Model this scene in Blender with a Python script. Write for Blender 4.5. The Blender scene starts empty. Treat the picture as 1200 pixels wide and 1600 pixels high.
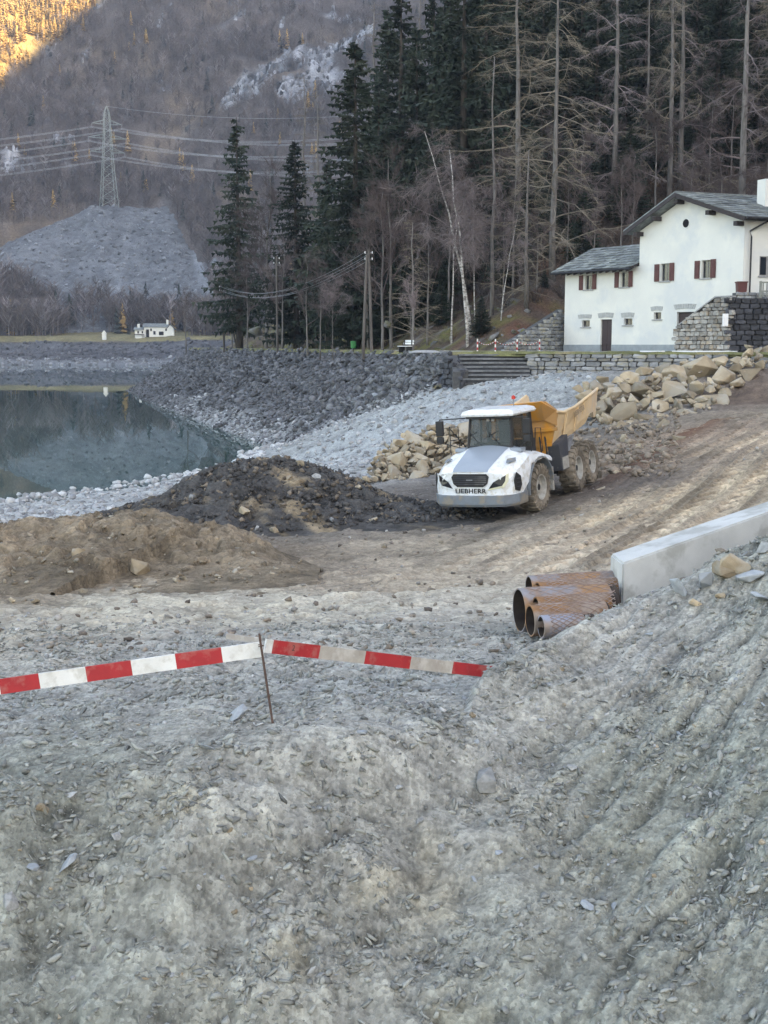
import bpy, bmesh, math, random
import numpy as np
from mathutils import Vector, Matrix, Euler

random.seed(7)
RNG = np.random.default_rng(11)
S = bpy.context.scene
COL = S.collection
R = math.radians

# ------------------------------------------------------------------ camera, sky, sun, exposure
F, CZ, PITCH = 2000.0, 6.0, math.atan(260 / 2000.0)
cam_d = bpy.data.cameras.new('camera')
cam = bpy.data.objects.new('camera', cam_d)
COL.objects.link(cam)
cam.location = (0, 0, CZ)
cam.rotation_euler = (math.pi / 2 - PITCH, 0, 0)
cam_d.sensor_fit = 'VERTICAL'
cam_d.sensor_height = 36
cam_d.lens = 36 * F / 1600
cam_d.clip_start = 0.1
cam_d.clip_end = 6000
S.camera = cam

SUN = Vector((0.80, -0.60, 0.42)).normalized()
SUN_EL = math.asin(SUN.z)
SUN_AZ = math.atan2(SUN.x, SUN.y)
world = bpy.data.worlds.new('World')
S.world = world
world.use_nodes = True
wn = world.node_tree
sky = wn.nodes.new('ShaderNodeTexSky')
sky.sky_type = 'NISHITA'
sky.sun_disc = False
sky.sun_elevation = SUN_EL
sky.sun_rotation = SUN_AZ
sky.altitude = 800
sky.air_density = 1.0
sky.dust_density = 2.0
sky.ozone_density = 1.0
bgn = wn.nodes['Background']
wn.links.new(sky.outputs[0], bgn.inputs['Color'])
bgn.inputs['Strength'].default_value = 0.15
sun_d = bpy.data.lights.new('sun', 'SUN')
sun_d.energy = 5.0
sun_d.angle = R(0.5)
sun_d.color = (1.0, 0.85, 0.62)
sun = bpy.data.objects.new('sun', sun_d)
COL.objects.link(sun)
sun.rotation_euler = SUN.to_track_quat('Z', 'Y').to_euler()
sun.location = (60, -60, 120)
vs = S.view_settings
vs.view_transform = 'Standard'
vs.look = 'None'
vs.gamma = 1.0
vs.use_curve_mapping = False
vs.exposure = 2.45
vs.use_white_balance = True
vs.white_balance_temperature = 8000
vs.white_balance_tint = 9
S.cycles.use_denoising = True
S.cycles.denoising_prefilter = 'NONE'
S.cycles.use_adaptive_sampling = False
S.cycles.max_bounces = 8
S.cycles.transparent_max_bounces = 12
S.cycles.volume_bounces = 0

# ------------------------------------------------------------------ small helpers
CT, ST = math.cos(PITCH), math.sin(PITCH)

def at(px, py, Y):
    """point of the place seen at photo pixel (px, py) when it stands Y metres down the valley"""
    x, y = (px - 600) / F, (800 - py) / F
    t = Y / (CT + y * ST)
    return Vector((x * t, Y, CZ + t * (-ST + y * CT)))

def ray(px, py):
    x, y = (px - 600) / F, (800 - py) / F
    return Vector((x, CT + y * ST, -ST + y * CT))

def tag(o, label=None, cat=None, group=None, kind=None):
    if label: o['label'] = label
    if cat: o['category'] = cat
    if group: o['group'] = group
    if kind: o['kind'] = kind
    return o

def thing(name, label, cat, loc=(0, 0, 0), rotz=0.0, group=None, parent=None):
    o = bpy.data.objects.new(name, None)
    o.empty_display_size = 0.2
    COL.objects.link(o)
    o.location = loc
    o.rotation_euler = (0, 0, rotz)
    return tag(o, label, cat, group)

class MB:
    """collects geometry for ONE mesh"""
    def __init__(s):
        s.v, s.f, s.m = [], [], []
    def add(s, vs_, fs, mi=0):
        b = len(s.v)
        s.v.extend([tuple(p) for p in vs_])
        for f in fs:
            s.f.append([b + i for i in f]); s.m.append(mi)
    def box(s, x0, x1, y0, y1, z0, z1, M=None, mi=0):
        p = [Vector((x, y, z)) for z in (z0, z1) for y in (y0, y1) for x in (x0, x1)]
        if M is not None: p = [M @ q for q in p]
        s.add(p, [(0, 2, 3, 1), (4, 5, 7, 6), (0, 1, 5, 4), (2, 6, 7, 3), (0, 4, 6, 2), (1, 3, 7, 5)], mi)
    def hexa(s, p, mi=0):
        s.add(p, [(0, 3, 2, 1), (4, 5, 6, 7), (0, 1, 5, 4), (1, 2, 6, 5), (2, 3, 7, 6), (3, 0, 4, 7)], mi)
    def prism(s, poly, h, mi=0):
        """poly: list of 3D points (planar), h: Vector extrusion"""
        n = len(poly); h = Vector(h)
        a = [Vector(p) for p in poly]; b = [p + h for p in a]
        s.add(a + b, [tuple(range(n - 1, -1, -1)), tuple(range(n, 2 * n))] + [(i, (i + 1) % n, n + (i + 1) % n, n + i) for i in range(n)], mi)
    def tube(s, pts, rad, sides=6, cap=True, mi=0):
        pts = [Vector(p) for p in pts]
        if not hasattr(rad, '__len__'): rad = [rad] * len(pts)
        vs_, fs = [], []
        n = len(pts)
        for i, p in enumerate(pts):
            d = (pts[min(i + 1, n - 1)] - pts[max(i - 1, 0)]).normalized()
            a = d.cross(Vector((0, 0, 1)) if abs(d.z) < 0.9 else Vector((1, 0, 0))).normalized()
            b = d.cross(a)
            for k in range(sides):
                t = 2 * math.pi * k / sides
                vs_.append(p + (a * math.cos(t) + b * math.sin(t)) * rad[i])
        for i in range(n - 1):
            for k in range(sides):
                k2 = (k + 1) % sides
                fs.append((i * sides + k, i * sides + k2, (i + 1) * sides + k2, (i + 1) * sides + k))
        if cap:
            fs.append(tuple(range(sides - 1, -1, -1)))
            fs.append(tuple((n - 1) * sides + k for k in range(sides)))
        s.add(vs_, fs, mi)
    def lathe(s, prof, seg=24, axis='y', M=None, mi=0, closed=False):
        """prof: list of (along, radius)"""
        vs_, fs = [], []
        n = len(prof)
        for i in range(seg):
            t = 2 * math.pi * i / seg
            for (h, r) in prof:
                c, d = r * math.cos(t), r * math.sin(t)
                p = Vector((c, h, d)) if axis == 'y' else (Vector((c, d, h)) if axis == 'z' else Vector((h, c, d)))
                vs_.append(M @ p if M is not None else p)
        for i in range(seg):
            j = (i + 1) % seg
            for k in range(n - 1 if not closed else n):
                k2 = (k + 1) % n
                fs.append((i * n + k, j * n + k, j * n + k2, i * n + k2))
        s.add(vs_, fs, mi)
    def mesh(s, name, mats=(), smooth=False):
        me = bpy.data.meshes.new(name)
        me.from_pydata(s.v, [], s.f)
        for m in (mats if isinstance(mats, (list, tuple)) else [mats]): me.materials.append(m)
        if len(me.materials) > 1: me.polygons.foreach_set('material_index', s.m)
        if smooth: me.polygons.foreach_set('use_smooth', [True] * len(s.f))
        me.validate(); me.update()
        return me
    def build(s, name, mats, parent=None, smooth=False, world_pos=False):
        return link(name, s.mesh(name, mats, smooth), parent, world_pos)

def fixnormals(me):
    b = bmesh.new(); b.from_mesh(me)
    bmesh.ops.remove_doubles(b, verts=b.verts, dist=1e-5)
    bmesh.ops.recalc_face_normals(b, faces=b.faces)
    b.to_mesh(me); b.free()

def link(name, me, parent=None, world_pos=False):
    o = bpy.data.objects.new(name, me)
    COL.objects.link(o)
    if parent is not None:
        o.parent = parent
        if world_pos: o.matrix_parent_inverse = parent.matrix_basis.inverted()
    return o

def dup(root, loc=None, rotz=None, scale=None, label=None, group=None):
    def rec(o, par):
        c = o.copy(); COL.objects.link(c)
        if par is not None: c.parent = par
        for ch in list(o.children): rec(ch, c)
        return c
    r = rec(root, None)
    if loc is not None: r.location = loc
    if rotz is not None: r.rotation_euler = (0, 0, rotz)
    if scale is not None: r.scale = scale
    if label: r['label'] = label
    if group: r['group'] = group
    return r

def np_mesh(name, V, Fq, mats=(), smooth=False, col=None):
    """V (n,3) float, Fq (m,k) int, fast"""
    me = bpy.data.meshes.new(name)
    V = np.ascontiguousarray(V, dtype=np.float32); Fq = np.ascontiguousarray(Fq, dtype=np.int32)
    m, k = Fq.shape
    me.vertices.add(len(V)); me.vertices.foreach_set('co', V.ravel())
    me.loops.add(m * k); me.loops.foreach_set('vertex_index', Fq.ravel())
    me.polygons.add(m)
    me.polygons.foreach_set('loop_start', np.arange(0, m * k, k, dtype=np.int32))
    me.polygons.foreach_set('loop_total', np.full(m, k, dtype=np.int32))
    if smooth: me.polygons.foreach_set('use_smooth', np.ones(m, dtype=bool))
    for mt in (mats if isinstance(mats, (list, tuple)) else [mats]): me.materials.append(mt)
    if col is not None:
        a = me.color_attributes.new('Col', 'FLOAT_COLOR', 'POINT')
        c4 = np.ones((len(V), 4), dtype=np.float32); c4[:, :3] = col
        a.data.foreach_set('color', c4.ravel())
    me.update(calc_edges=True)
    return me

def grid_faces(nr, nc, keep=None):
    i = np.arange(nr - 1)[:, None] * nc + np.arange(nc - 1)[None, :]
    q = np.stack([i, i + 1, i + nc + 1, i + nc], -1)
    return q.reshape(-1, 4) if keep is None else q[keep]

# ------------------------------------------------------------------ noise
def _h(xi, yi, seed):
    h = (xi.astype(np.int64) * 374761393 + yi.astype(np.int64) * 668265263 + seed * 1442695041) & 0xffffffff
    h = ((h ^ (h >> 13)) * 1274126177) & 0xffffffff
    h = ((h ^ (h >> 16)) * 2246822519) & 0xffffffff
    return ((h ^ (h >> 15)) & 0xffffff) / float(0x1000000)

def perlin(x, y, seed=0):
    xi, yi = np.floor(x), np.floor(y)
    xf, yf = x - xi, y - yi
    u, v = xf * xf * xf * (xf * (xf * 6 - 15) + 10), yf * yf * yf * (yf * (yf * 6 - 15) + 10)
    def g(a, b):
        t = _h(xi + a, yi + b, seed) * 2 * np.pi
        return np.cos(t) * (xf - a) + np.sin(t) * (yf - b)
    n0 = g(0, 0) * (1 - u) + g(1, 0) * u
    n1 = g(0, 1) * (1 - u) + g(1, 1) * u
    return (n0 * (1 - v) + n1 * v) * 1.5

def fbm(x, y, oct=4, seed=0, gain=0.5, ridged=False):
    s, a, f, t = 0.0, 1.0, 1.0, 0.0
    for k in range(oct):
        n = perlin(x * f + k * 13.7, y * f - k * 7.1, seed + k)
        if ridged: n = 1 - 2 * np.abs(n)
        s = s + a * n; t += a; a *= gain; f *= 2.03
    return s / t

def chips(x, y, seed=0, tilt=0.8):
    """faceted lumps: every cell is a small tilted plane, unit cell size"""
    xi, yi = np.floor(x), np.floor(y)
    best = np.full(x.shape, 9.0); out = np.zeros(x.shape); cid = np.zeros(x.shape)
    for a in (-1, 0, 1):
        for b in (-1, 0, 1):
            cx = xi + a + _h(xi + a, yi + b, seed); cy = yi + b + _h(xi + a, yi + b, seed + 1)
            d = (x - cx) ** 2 + (y - cy) ** 2
            h = _h(xi + a, yi + b, seed + 2); t = _h(xi + a, yi + b, seed + 3) * 6.283
            val = h + tilt * ((x - cx) * np.cos(t) + (y - cy) * np.sin(t)) - 0.35 * d
            m = d < best
            out = np.where(m, val, out); cid = np.where(m, h, cid); best = np.where(m, d, best)
    return out - 0.4, cid

def sstep(a, b, x):
    t = np.clip((x - a) / (b - a), 0, 1)
    return t * t * (3 - 2 * t)

def smin(a, b, k):
    h = np.clip(0.5 + 0.5 * (b - a) / k, 0, 1)
    return b * (1 - h) + a * h - k * h * (1 - h)

# ------------------------------------------------------------------ materials
def mat(name, c1, c2=None, scale=3.0, rough=0.85, bump=0.0, bscale=25.0, bdist=0.02, rnd=0.0, attr=False,
        spec=0.3, metallic=0.0, detail=6.0, alpha=1.0, stretch=None, lo=0.35, hi=0.65, c3=None, scale3=0.6, coat=0.0):
    m = bpy.data.materials.new(name)
    m.use_nodes = True
    nt = m.node_tree; N = nt.nodes; L = nt.links
    b = N['Principled BSDF']
    b.inputs['Roughness'].default_value = rough
    b.inputs['Metallic'].default_value = metallic
    b.inputs['Specular IOR Level'].default_value = spec
    if coat: b.inputs['Coat Weight'].default_value = coat
    if alpha < 1: b.inputs['Alpha'].default_value = alpha
    tc = N.new('ShaderNodeTexCoord'); vec = tc.outputs['Object']
    if rnd:
        oi = N.new('ShaderNodeObjectInfo')
        va = N.new('ShaderNodeVectorMath'); va.operation = 'ADD'
        mu = N.new('ShaderNodeMath'); mu.operation = 'MULTIPLY'; mu.inputs[1].default_value = 37.0
        L.new(oi.outputs['Random'], mu.inputs[0]); L.new(vec, va.inputs[0]); L.new(mu.outputs[0], va.inputs[1]); vec = va.outputs[0]
    if stretch:
        mp = N.new('ShaderNodeMapping'); mp.inputs['Scale'].default_value = stretch
        L.new(vec, mp.inputs['Vector']); vec = mp.outputs[0]
    def noise(sc, det=detail, ro=0.6):
        n = N.new('ShaderNodeTexNoise'); n.inputs['Scale'].default_value = sc; n.inputs['Detail'].default_value = det
        n.inputs['Roughness'].default_value = ro; L.new(vec, n.inputs['Vector']); return n.outputs['Fac']
    def rng(src, a, bb, t0, t1):
        r = N.new('ShaderNodeMapRange'); r.inputs['From Min'].default_value = a; r.inputs['From Max'].default_value = bb
        r.inputs['To Min'].default_value = t0; r.inputs['To Max'].default_value = t1; L.new(src, r.inputs['Value']); return r.outputs[0]
    def mix(fac, A, B, mode='MIX'):
        x = N.new('ShaderNodeMix'); x.data_type = 'RGBA'; x.blend_type = mode
        if hasattr(fac, 'links'): L.new(fac, x.inputs[0])
        else: x.inputs[0].default_value = fac
        for k, q in ((6, A), (7, B)):
            if hasattr(q, 'links'): L.new(q, x.inputs[k])
            else: x.inputs[k].default_value = (*q, 1)
        return x.outputs[2]
    base = None
    if c2 is None: c2 = tuple(v * 0.8 for v in c1)
    base = mix(rng(noise(scale), lo, hi, 0, 1), c1, c2)
    if c3 is not None: base = mix(rng(noise(scale3, 5), 0.5, 0.62, 0, 1), base, c3)
    if attr:
        ca = N.new('ShaderNodeVertexColor'); ca.layer_name = 'Col'
        base = mix(1.0, base, ca.outputs['Color'], 'MULTIPLY')
    if rnd:
        hs = N.new('ShaderNodeHueSaturation'); L.new(base, hs.inputs['Color'])
        L.new(rng(oi.outputs['Random'], 0, 1, 1 - rnd, 1 + rnd), hs.inputs['Value']); base = hs.outputs[0]
    L.new(base, b.inputs['Base Color'])
    if bump:
        bp = N.new('ShaderNodeBump'); bp.inputs['Strength'].default_value = bump; bp.inputs['Distance'].default_value = bdist
        L.new(noise(bscale, 8, 0.65), bp.inputs['Height']); L.new(bp.outputs[0], b.inputs['Normal'])
    m['_b'] = 1
    return m

# ------------------------------------------------------------------ stones
def hull(seed, n=16, sx=1, sy=1, sz=1, cut=0.0):
    r = random.Random(seed)
    b = bmesh.new()
    for i in range(n):
        v = Vector((r.gauss(0, 1), r.gauss(0, 1), r.gauss(0, 1)))
        v.normalize(); v *= r.uniform(0.8, 1.05)
        if cut: v = Vector((max(-cut, min(cut, v.x)), max(-cut, min(cut, v.y)), max(-cut, min(cut, v.z))))
        b.verts.new((v.x * sx, v.y * sy, v.z * sz))
    g = bmesh.ops.convex_hull(b, input=b.verts)
    for e in list(b.verts):
        if not e.link_faces: b.verts.remove(e)
    bmesh.ops.triangulate(b, faces=b.faces)
    bmesh.ops.recalc_face_normals(b, faces=b.faces)
    V = np.array([v.co for v in b.verts]); b.verts.index_update()
    T = np.array([[v.index for v in f.verts] for f in b.faces])
    b.free()
    return V, T

ROUND = [hull(i, 18, 1, .85, .7) for i in range(8)]
SLAB = [hull(40 + i, 14, 1, .62, .22, .8) for i in range(8)]
BLOCK = [hull(80 + i, 18, 1, .8, .7, .72) for i in range(8)]
TINY = [hull(120 + i, 9, 1, .8, .6) for i in range(6)]
SLIVER = [hull(160 + i, 8, 1, .45, .18) for i in range(6)]

def rot_mats(n, tilt, rng=RNG):
    """random spin about z then tilt"""
    a = rng.uniform(0, 2 * np.pi, n); b = rng.normal(0, tilt, n); c = rng.normal(0, tilt, n)
    ca, sa, cb, sb, cc, sc = np.cos(a), np.sin(a), np.cos(b), np.sin(b), np.cos(c), np.sin(c)
    Z = np.zeros((n, 3, 3)); Z[:, 0, 0] = ca; Z[:, 0, 1] = -sa; Z[:, 1, 0] = sa; Z[:, 1, 1] = ca; Z[:, 2, 2] = 1
    X = np.zeros((n, 3, 3)); X[:, 0, 0] = 1; X[:, 1, 1] = cb; X[:, 1, 2] = -sb; X[:, 2, 1] = sb; X[:, 2, 2] = cb
    Y = np.zeros((n, 3, 3)); Y[:, 1, 1] = 1; Y[:, 0, 0] = cc; Y[:, 0, 2] = sc; Y[:, 2, 0] = -sc; Y[:, 2, 2] = cc
    return X @ Y @ Z

def merge(bases, pos, rot, scl, col=None):
    """many stones in one mesh, returns V, T (and per vertex colour)"""
    n = len(pos); pick = RNG.integers(0, len(bases), n)
    Vs, Ts, Cs, off = [], [], [], 0
    scl = np.asarray(scl, float)
    if scl.ndim == 1: scl = scl[:, None]
    for k, (bv, bt) in enumerate(bases):
        ix = np.nonzero(pick == k)[0]
        if not len(ix): continue
        v = np.einsum('nij,nvj->nvi', rot[ix], bv[None] * scl[ix][:, None, :]) + pos[ix][:, None, :]
        t = bt[None] + (np.arange(len(ix)) * len(bv))[:, None, None] + off
        Vs.append(v.reshape(-1, 3)); Ts.append(t.reshape(-1, 3)); off += len(ix) * len(bv)
        if col is not None: Cs.append(np.repeat(col[ix], len(bv), 0))
    return np.concatenate(Vs), np.concatenate(Ts), (np.concatenate(Cs) if col is not None else None)

def base_meshes(bases, name, m):
    return [np_mesh(name, v, t, m) for v, t in bases]
# ------------------------------------------------------------------ terrain functions
PTS = np.array([
 (-9,13,1.4),(-3.5,13.5,1.45),(-1.4,14.7,1.6),(0.5,15.5,1.55),(1.5,18,1.2),(2.2,22,.95),(4,24,.8),(-5,18,1.3),(-6,22,.95),(0,20,1.15),
 (0,25,.75),(-6,27,.5),(3.7,32,.5),(0,32,.35),(-8,33,.35),(-12,28,.6),(3,38,.35),(-4,40,.1),(5,42,.45),(7.7,48,.75),(10.5,35,1.6),
 (7.5,26,1.3),(12,28,2.0),(18,30,3.0),(13.5,45,2.2),(18,60,2.5),(14,66,1.9),(22,75,3.2),(25,45,4.0),(28,60,4.4),(35,70,5.2),
 (0,50,.1),(-5,48,-.1),(-9,48,-.5),(-13,45,-.6),(-14,52,-1.45),(-20,50,-1.2),(-17,62,-2.05),(-20.6,68.6,-2.4),(-12.6,84,-2.4),
 (-10,95,-2.4),(-9.5,105,-2.45),(-30,60,-2.3),(-28,80,-3.6),(-19,95,-3.2),(-20,115,-4),(-4,58,-.6),(0,58,.1),(4,58,.5),(8,60,.9),
 (1.9,75,.4),(-2,80,-.8),(-6,86,-1.8),(4,80,1.6),(4.4,87.5,3.2),(8,86,3.7),(8,76,1.6),(14,82,4.0),(14,74,2.4),(22,79,4.4),
 (1.8,91,2.2),(-1.9,95,.8),(-5,98,-.6),(0,105,-1.8),(6,98,1.0),(12,95,3),(20,92,3.5),(35,90,4),(-9,66,-1.6),(-10,76,-2.1),(-30,40,-.3),(-24,30,.5),(40,40,6)], float)

def _tps(P, lam=0.02):
    n = len(P); X = P[:, :2] / 20
    d2 = ((X[:, None] - X[None]) ** 2).sum(-1)
    K = 0.5 * d2 * np.log(d2 + 1e-12) + lam * np.eye(n) * .05
    A = np.zeros((n + 3, n + 3)); A[:n, :n] = K
    Q = np.c_[np.ones(n), X]; A[:n, n:] = Q; A[n:, :n] = Q.T
    return np.linalg.solve(A, np.r_[P[:, 2], 0, 0, 0])
_W = _tps(PTS)
def tps(X, Y):
    x, y = X / 20, Y / 20
    s = _W[-3] + _W[-2] * x + _W[-1] * y
    for (px, py, _), w in zip(PTS, _W[:-3]):
        d2 = (x - px / 20) ** 2 + (y - py / 20) ** 2
        s = s + w * 0.5 * d2 * np.log(d2 + 1e-12)
    return s

_cx = [-14,-10,-3.5,-1.4,0,1.15,2.2,3.3,4.3,5.95,9,13,20,24]
CX = np.linspace(-12, 22, 341)
def _sm(v):
    y = np.interp(CX, _cx, v); k = np.exp(-np.linspace(-2, 2, 17) ** 2); yp = np.pad(y, 8, mode='edge')
    return np.convolve(yp, k / k.sum(), 'valid')
CY = _sm([12.6,12.6,12.8,13.8,14.8,16.2,17.6,18.9,19.4,19.9,21,23,27,29])
CZc = _sm([1.4,1.4,1.45,1.6,1.65,1.77,1.90,2.04,2.30,3.02,4.2,5.2,6.5,7.2])
CS = _sm([.7,.7,.75,.7,.6,.45,.37,.31,.28,.28,.29,.3,.35,.35])
def base_z(X, Y):
    P = tps(X, Y)
    wob = 0.35 * perlin(X * .8, Y * .8, 91)
    yc = np.interp(X, CX, CY) + wob; zc = np.interp(X, CX, CZc); sl = np.interp(X, CX, CS)
    back = zc + .05 - .5 * np.maximum(Y - yc, -2) - 3 * (1 - sstep(.2, 1.4, X))
    P = -smin(-P, -back, .25)
    Fc = zc + .08 - sl * (yc - Y)
    return smin(P, np.maximum(Fc, -4.0), .3), Fc - P

def ground(X, Y):
    X = np.asarray(X, float); Y = np.asarray(Y, float)
    return base_z(X, Y)[0]

# colours of the soil zones (albedo)
ZC = [(-3,10,0.24,0.254,0.224),(2,10,0.25,0.262,0.229),(-4,13,0.252,0.26,0.229),(4,14,0.259,0.267,0.229),(7,19,0.259,0.267,0.233),(0,17,0.348,0.349,0.325),(-5,16,0.338,0.338,0.315),(3,19,0.328,0.322,0.296),(-3,20,0.36,0.35,0.32),(1,22,0.38,0.365,0.325),(-8,22,0.42,0.385,0.32),(-2,26,0.46,0.42,0.345),(2,27,0.47,0.425,0.35),(5,29,0.42,0.355,0.275),(-8,30,0.24,0.19,0.135),(0,31,0.36,0.3,0.23),(-4,35,0.2,0.16,0.12),(2,36,0.33,0.275,0.21),(6,34,0.4,0.32,0.235),(4,42,0.15,0.13,0.11),(8,46,0.15,0.125,0.105),(6,52,0.14,0.12,0.105),(2,48,0.15,0.13,0.115),(-4,42,0.15,0.13,0.11),(10,52,0.22,0.165,0.12),(11,40,0.38,0.3,0.21),(14,36,0.38,0.295,0.205),(16,50,0.36,0.285,0.205),(14,60,0.27,0.2,0.145),(18,66,0.25,0.2,0.15),(24,60,0.34,0.27,0.195),(22,74,0.17,0.12,0.09),(12,66,0.18,0.155,0.13),(-10,46,0.3,0.3,0.3),(-16,50,0.342,0.339,0.327),(-18,60,0.378,0.387,0.383),(-12,62,0.36,0.37,0.365),(-14,75,0.342,0.352,0.348),(-8,82,0.342,0.361,0.365),(-4,70,0.333,0.343,0.34),(0,64,0.297,0.299,0.289),(0,76,0.36,0.378,0.383),(4,70,0.3,0.3,0.295),(5,82,0.342,0.361,0.365),(10,82,0.324,0.343,0.34),(10,74,0.27,0.273,0.264),(16,80,0.27,0.26,0.24),(-8,96,0.297,0.308,0.306),(-20,56,0.378,0.387,0.383),(-26,64,0.378,0.387,0.383),(-5,25,0.44,0.4,0.325),(-10,25,0.4,0.36,0.29),(8,38,0.37,0.295,0.21),(9,32,0.4,0.32,0.23)]
ZC = np.array(ZC)
def zone_col(X, Y):
    wx = X + 1.2 * fbm(X * .3, Y * .3, 4, 31) + .25 * fbm(X * 1.7, Y * 1.7, 3, 35); wy = Y + 2.0 * fbm(X * .25, Y * .25, 4, 47)
    num = np.zeros(X.shape + (3,)); den = np.zeros(X.shape)
    for px, py, r, g, b in ZC:
        sc = 0.16 * py + .6
        w = 1 / (1e-3 + (((wx - px) ** 2 + ((wy - py) * .8) ** 2) / sc ** 2) ** 1.8)
        num += w[..., None] * np.array([r, g, b]); den += w
    return num / den[..., None]

def fore_detail(X, Y, fz):
    """scrape marks, lumps and chips of the dug slope; fz<0 on the face"""
    face = sstep(.25, -.25, fz)
    right = sstep(-.5, 3.5, X)
    q = -.74 * X + .62 * Y + .15 * perlin(X * .9, Y * .9, 3)          # across the bucket marks
    p = .62 * X + .74 * Y
    ql = X + .25 * perlin(X, Y * .8, 5); pl = Y
    n1 = fbm(q * 2.6, p * .35, 4, 5) * right + fbm(ql * 1.3, pl * 1.1, 4, 6) * (1 - right)
    n2 = fbm(q * 8, p * 1.1, 3, 15) * right + fbm(ql * 4.5, pl * 4.5, 3, 16) * (1 - right)
    lum = fbm(X * 1.1, Y * 1.3, 5, 8)
    c1, id1 = chips(X * 3.0 + .3 * lum, Y * 4.2, 21)
    c2, id2 = chips(X * 8.0, Y * 11, 25)
    c3, id3 = chips(X * 20, Y * 27, 29)
    rough = sstep(-.15, .4, fbm(X * .6, Y * .6, 4, 77))
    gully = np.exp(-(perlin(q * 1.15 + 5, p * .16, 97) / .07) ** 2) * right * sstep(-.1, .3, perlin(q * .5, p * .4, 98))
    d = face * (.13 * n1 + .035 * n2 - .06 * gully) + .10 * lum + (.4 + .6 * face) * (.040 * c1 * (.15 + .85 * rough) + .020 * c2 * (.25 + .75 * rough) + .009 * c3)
    # flat layers of pressed slaty debris on the platform
    lay = fbm(X * 1.1, Y * 4.2, 4, 52)
    d = d + (1 - face) * .07 * lay
    ledge = perlin(X * .45 + 3, Y * 1.3 + .4 * perlin(X, Y, 9), 61)
    d = d - (1 - face) * .13 * np.exp(-(ledge / .08) ** 2) * sstep(0, .3, perlin(X * .5, Y * .4, 63))
    tint = .94 + .22 * (id1 - .5) * rough + .34 * (id2 - .5) + .34 * (id3 - .5) + .45 * np.clip(lum, -.5, .5) + face * (.45 * np.clip(n2, -.5, .5) + .5 * np.clip(n1, -.5, .5) - .25 * gully)  # hollows and gullies darker: relief shading put into the soil colour
    return d, tint, face

def site_detail(X, Y):
    a = 1 / (1 + np.exp(-(Y - 60) / 6))
    lum = fbm(X * .5, Y * .5, 5, 8)
    c1, id1 = chips(X * 1.6, Y * 1.9, 33)
    c2, id2 = chips(X * 4.5, Y * 5, 37)
    d = .12 * lum + .05 * c1 + .035 * c2 * (1 + a)
    # wheel ruts curving across the flat towards the ramp
    rr = np.hypot(X + 16, (Y - 62) * 1.0)
    for r0 in (33.0, 35.1, 37.2, 39.0):
        w = r0 + .7 * perlin(X * .2, Y * .2, int(r0))
        d = d - .09 * np.exp(-((rr - w) / .32) ** 2) * sstep(58, 46, Y) + .06 * np.exp(-((rr - w - .55) / .22) ** 2) * sstep(58, 46, Y)
    tint = 1 + .22 * (id1 - .5) + .30 * (id2 - .5) + .45 * np.clip(lum, -.5, .5)
    return d, tint

def soil_mat(name, s=1.0, bump=.6):
    m = mat(name, (1.12, 1.12, 1.1), (.80, .80, .82), scale=2.2 * s, rough=.92, attr=True, spec=.2, detail=12, lo=.3, hi=.7)
    nt = m.node_tree; N = nt.nodes; L = nt.links; b = N['Principled BSDF']
    tc = N.new('ShaderNodeTexCoord')
    v = N.new('ShaderNodeTexVoronoi'); v.inputs['Scale'].default_value = 26 * s; v.inputs['Randomness'].default_value = 1
    n = N.new('ShaderNodeTexNoise'); n.inputs['Scale'].default_value = 34 * s; n.inputs['Detail'].default_value = 10; n.inputs['Roughness'].default_value = .7
    L.new(tc.outputs['Object'], v.inputs['Vector']); L.new(tc.outputs['Object'], n.inputs['Vector'])
    ad = N.new('ShaderNodeMath'); ad.operation = 'MULTIPLY_ADD'; ad.inputs[1].default_value = 1.6
    L.new(n.outputs['Fac'], ad.inputs[0]); L.new(v.outputs['Distance'], ad.inputs[2])
    bp = N.new('ShaderNodeBump'); bp.inputs['Strength'].default_value = bump; bp.inputs['Distance'].default_value = .025 / s
    L.new(ad.outputs[0], bp.inputs['Height']); L.new(bp.outputs[0], b.inputs['Normal'])
    # single pale or dark grains
    src = b.inputs['Base Color'].links[0].from_socket
    sep = N.new('ShaderNodeSeparateColor'); L.new(v.outputs['Color'], sep.inputs[0])
    mr = N.new('ShaderNodeMapRange'); mr.inputs['From Min'].default_value = 0; mr.inputs['From Max'].default_value = 1
    mr.inputs['To Min'].default_value = .78; mr.inputs['To Max'].default_value = 1.25
    L.new(sep.outputs[0], mr.inputs['Value'])
    mx = N.new('ShaderNodeVectorMath'); mx.operation = 'SCALE'
    L.new(src, mx.inputs[0]); L.new(mr.outputs[0], mx.inputs['Scale']); L.new(mx.outputs[0], b.inputs['Base Color'])
    return m
M_fore = soil_mat('dug_soil', 1.0, .7)
M_site = soil_mat('site_soil', .45, .7)

def fan_rows(ya, yb, ratio):
    n = int(math.log(yb / ya) / ratio)
    return ya * (yb / ya) ** (np.arange(n + 1) / n)

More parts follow.
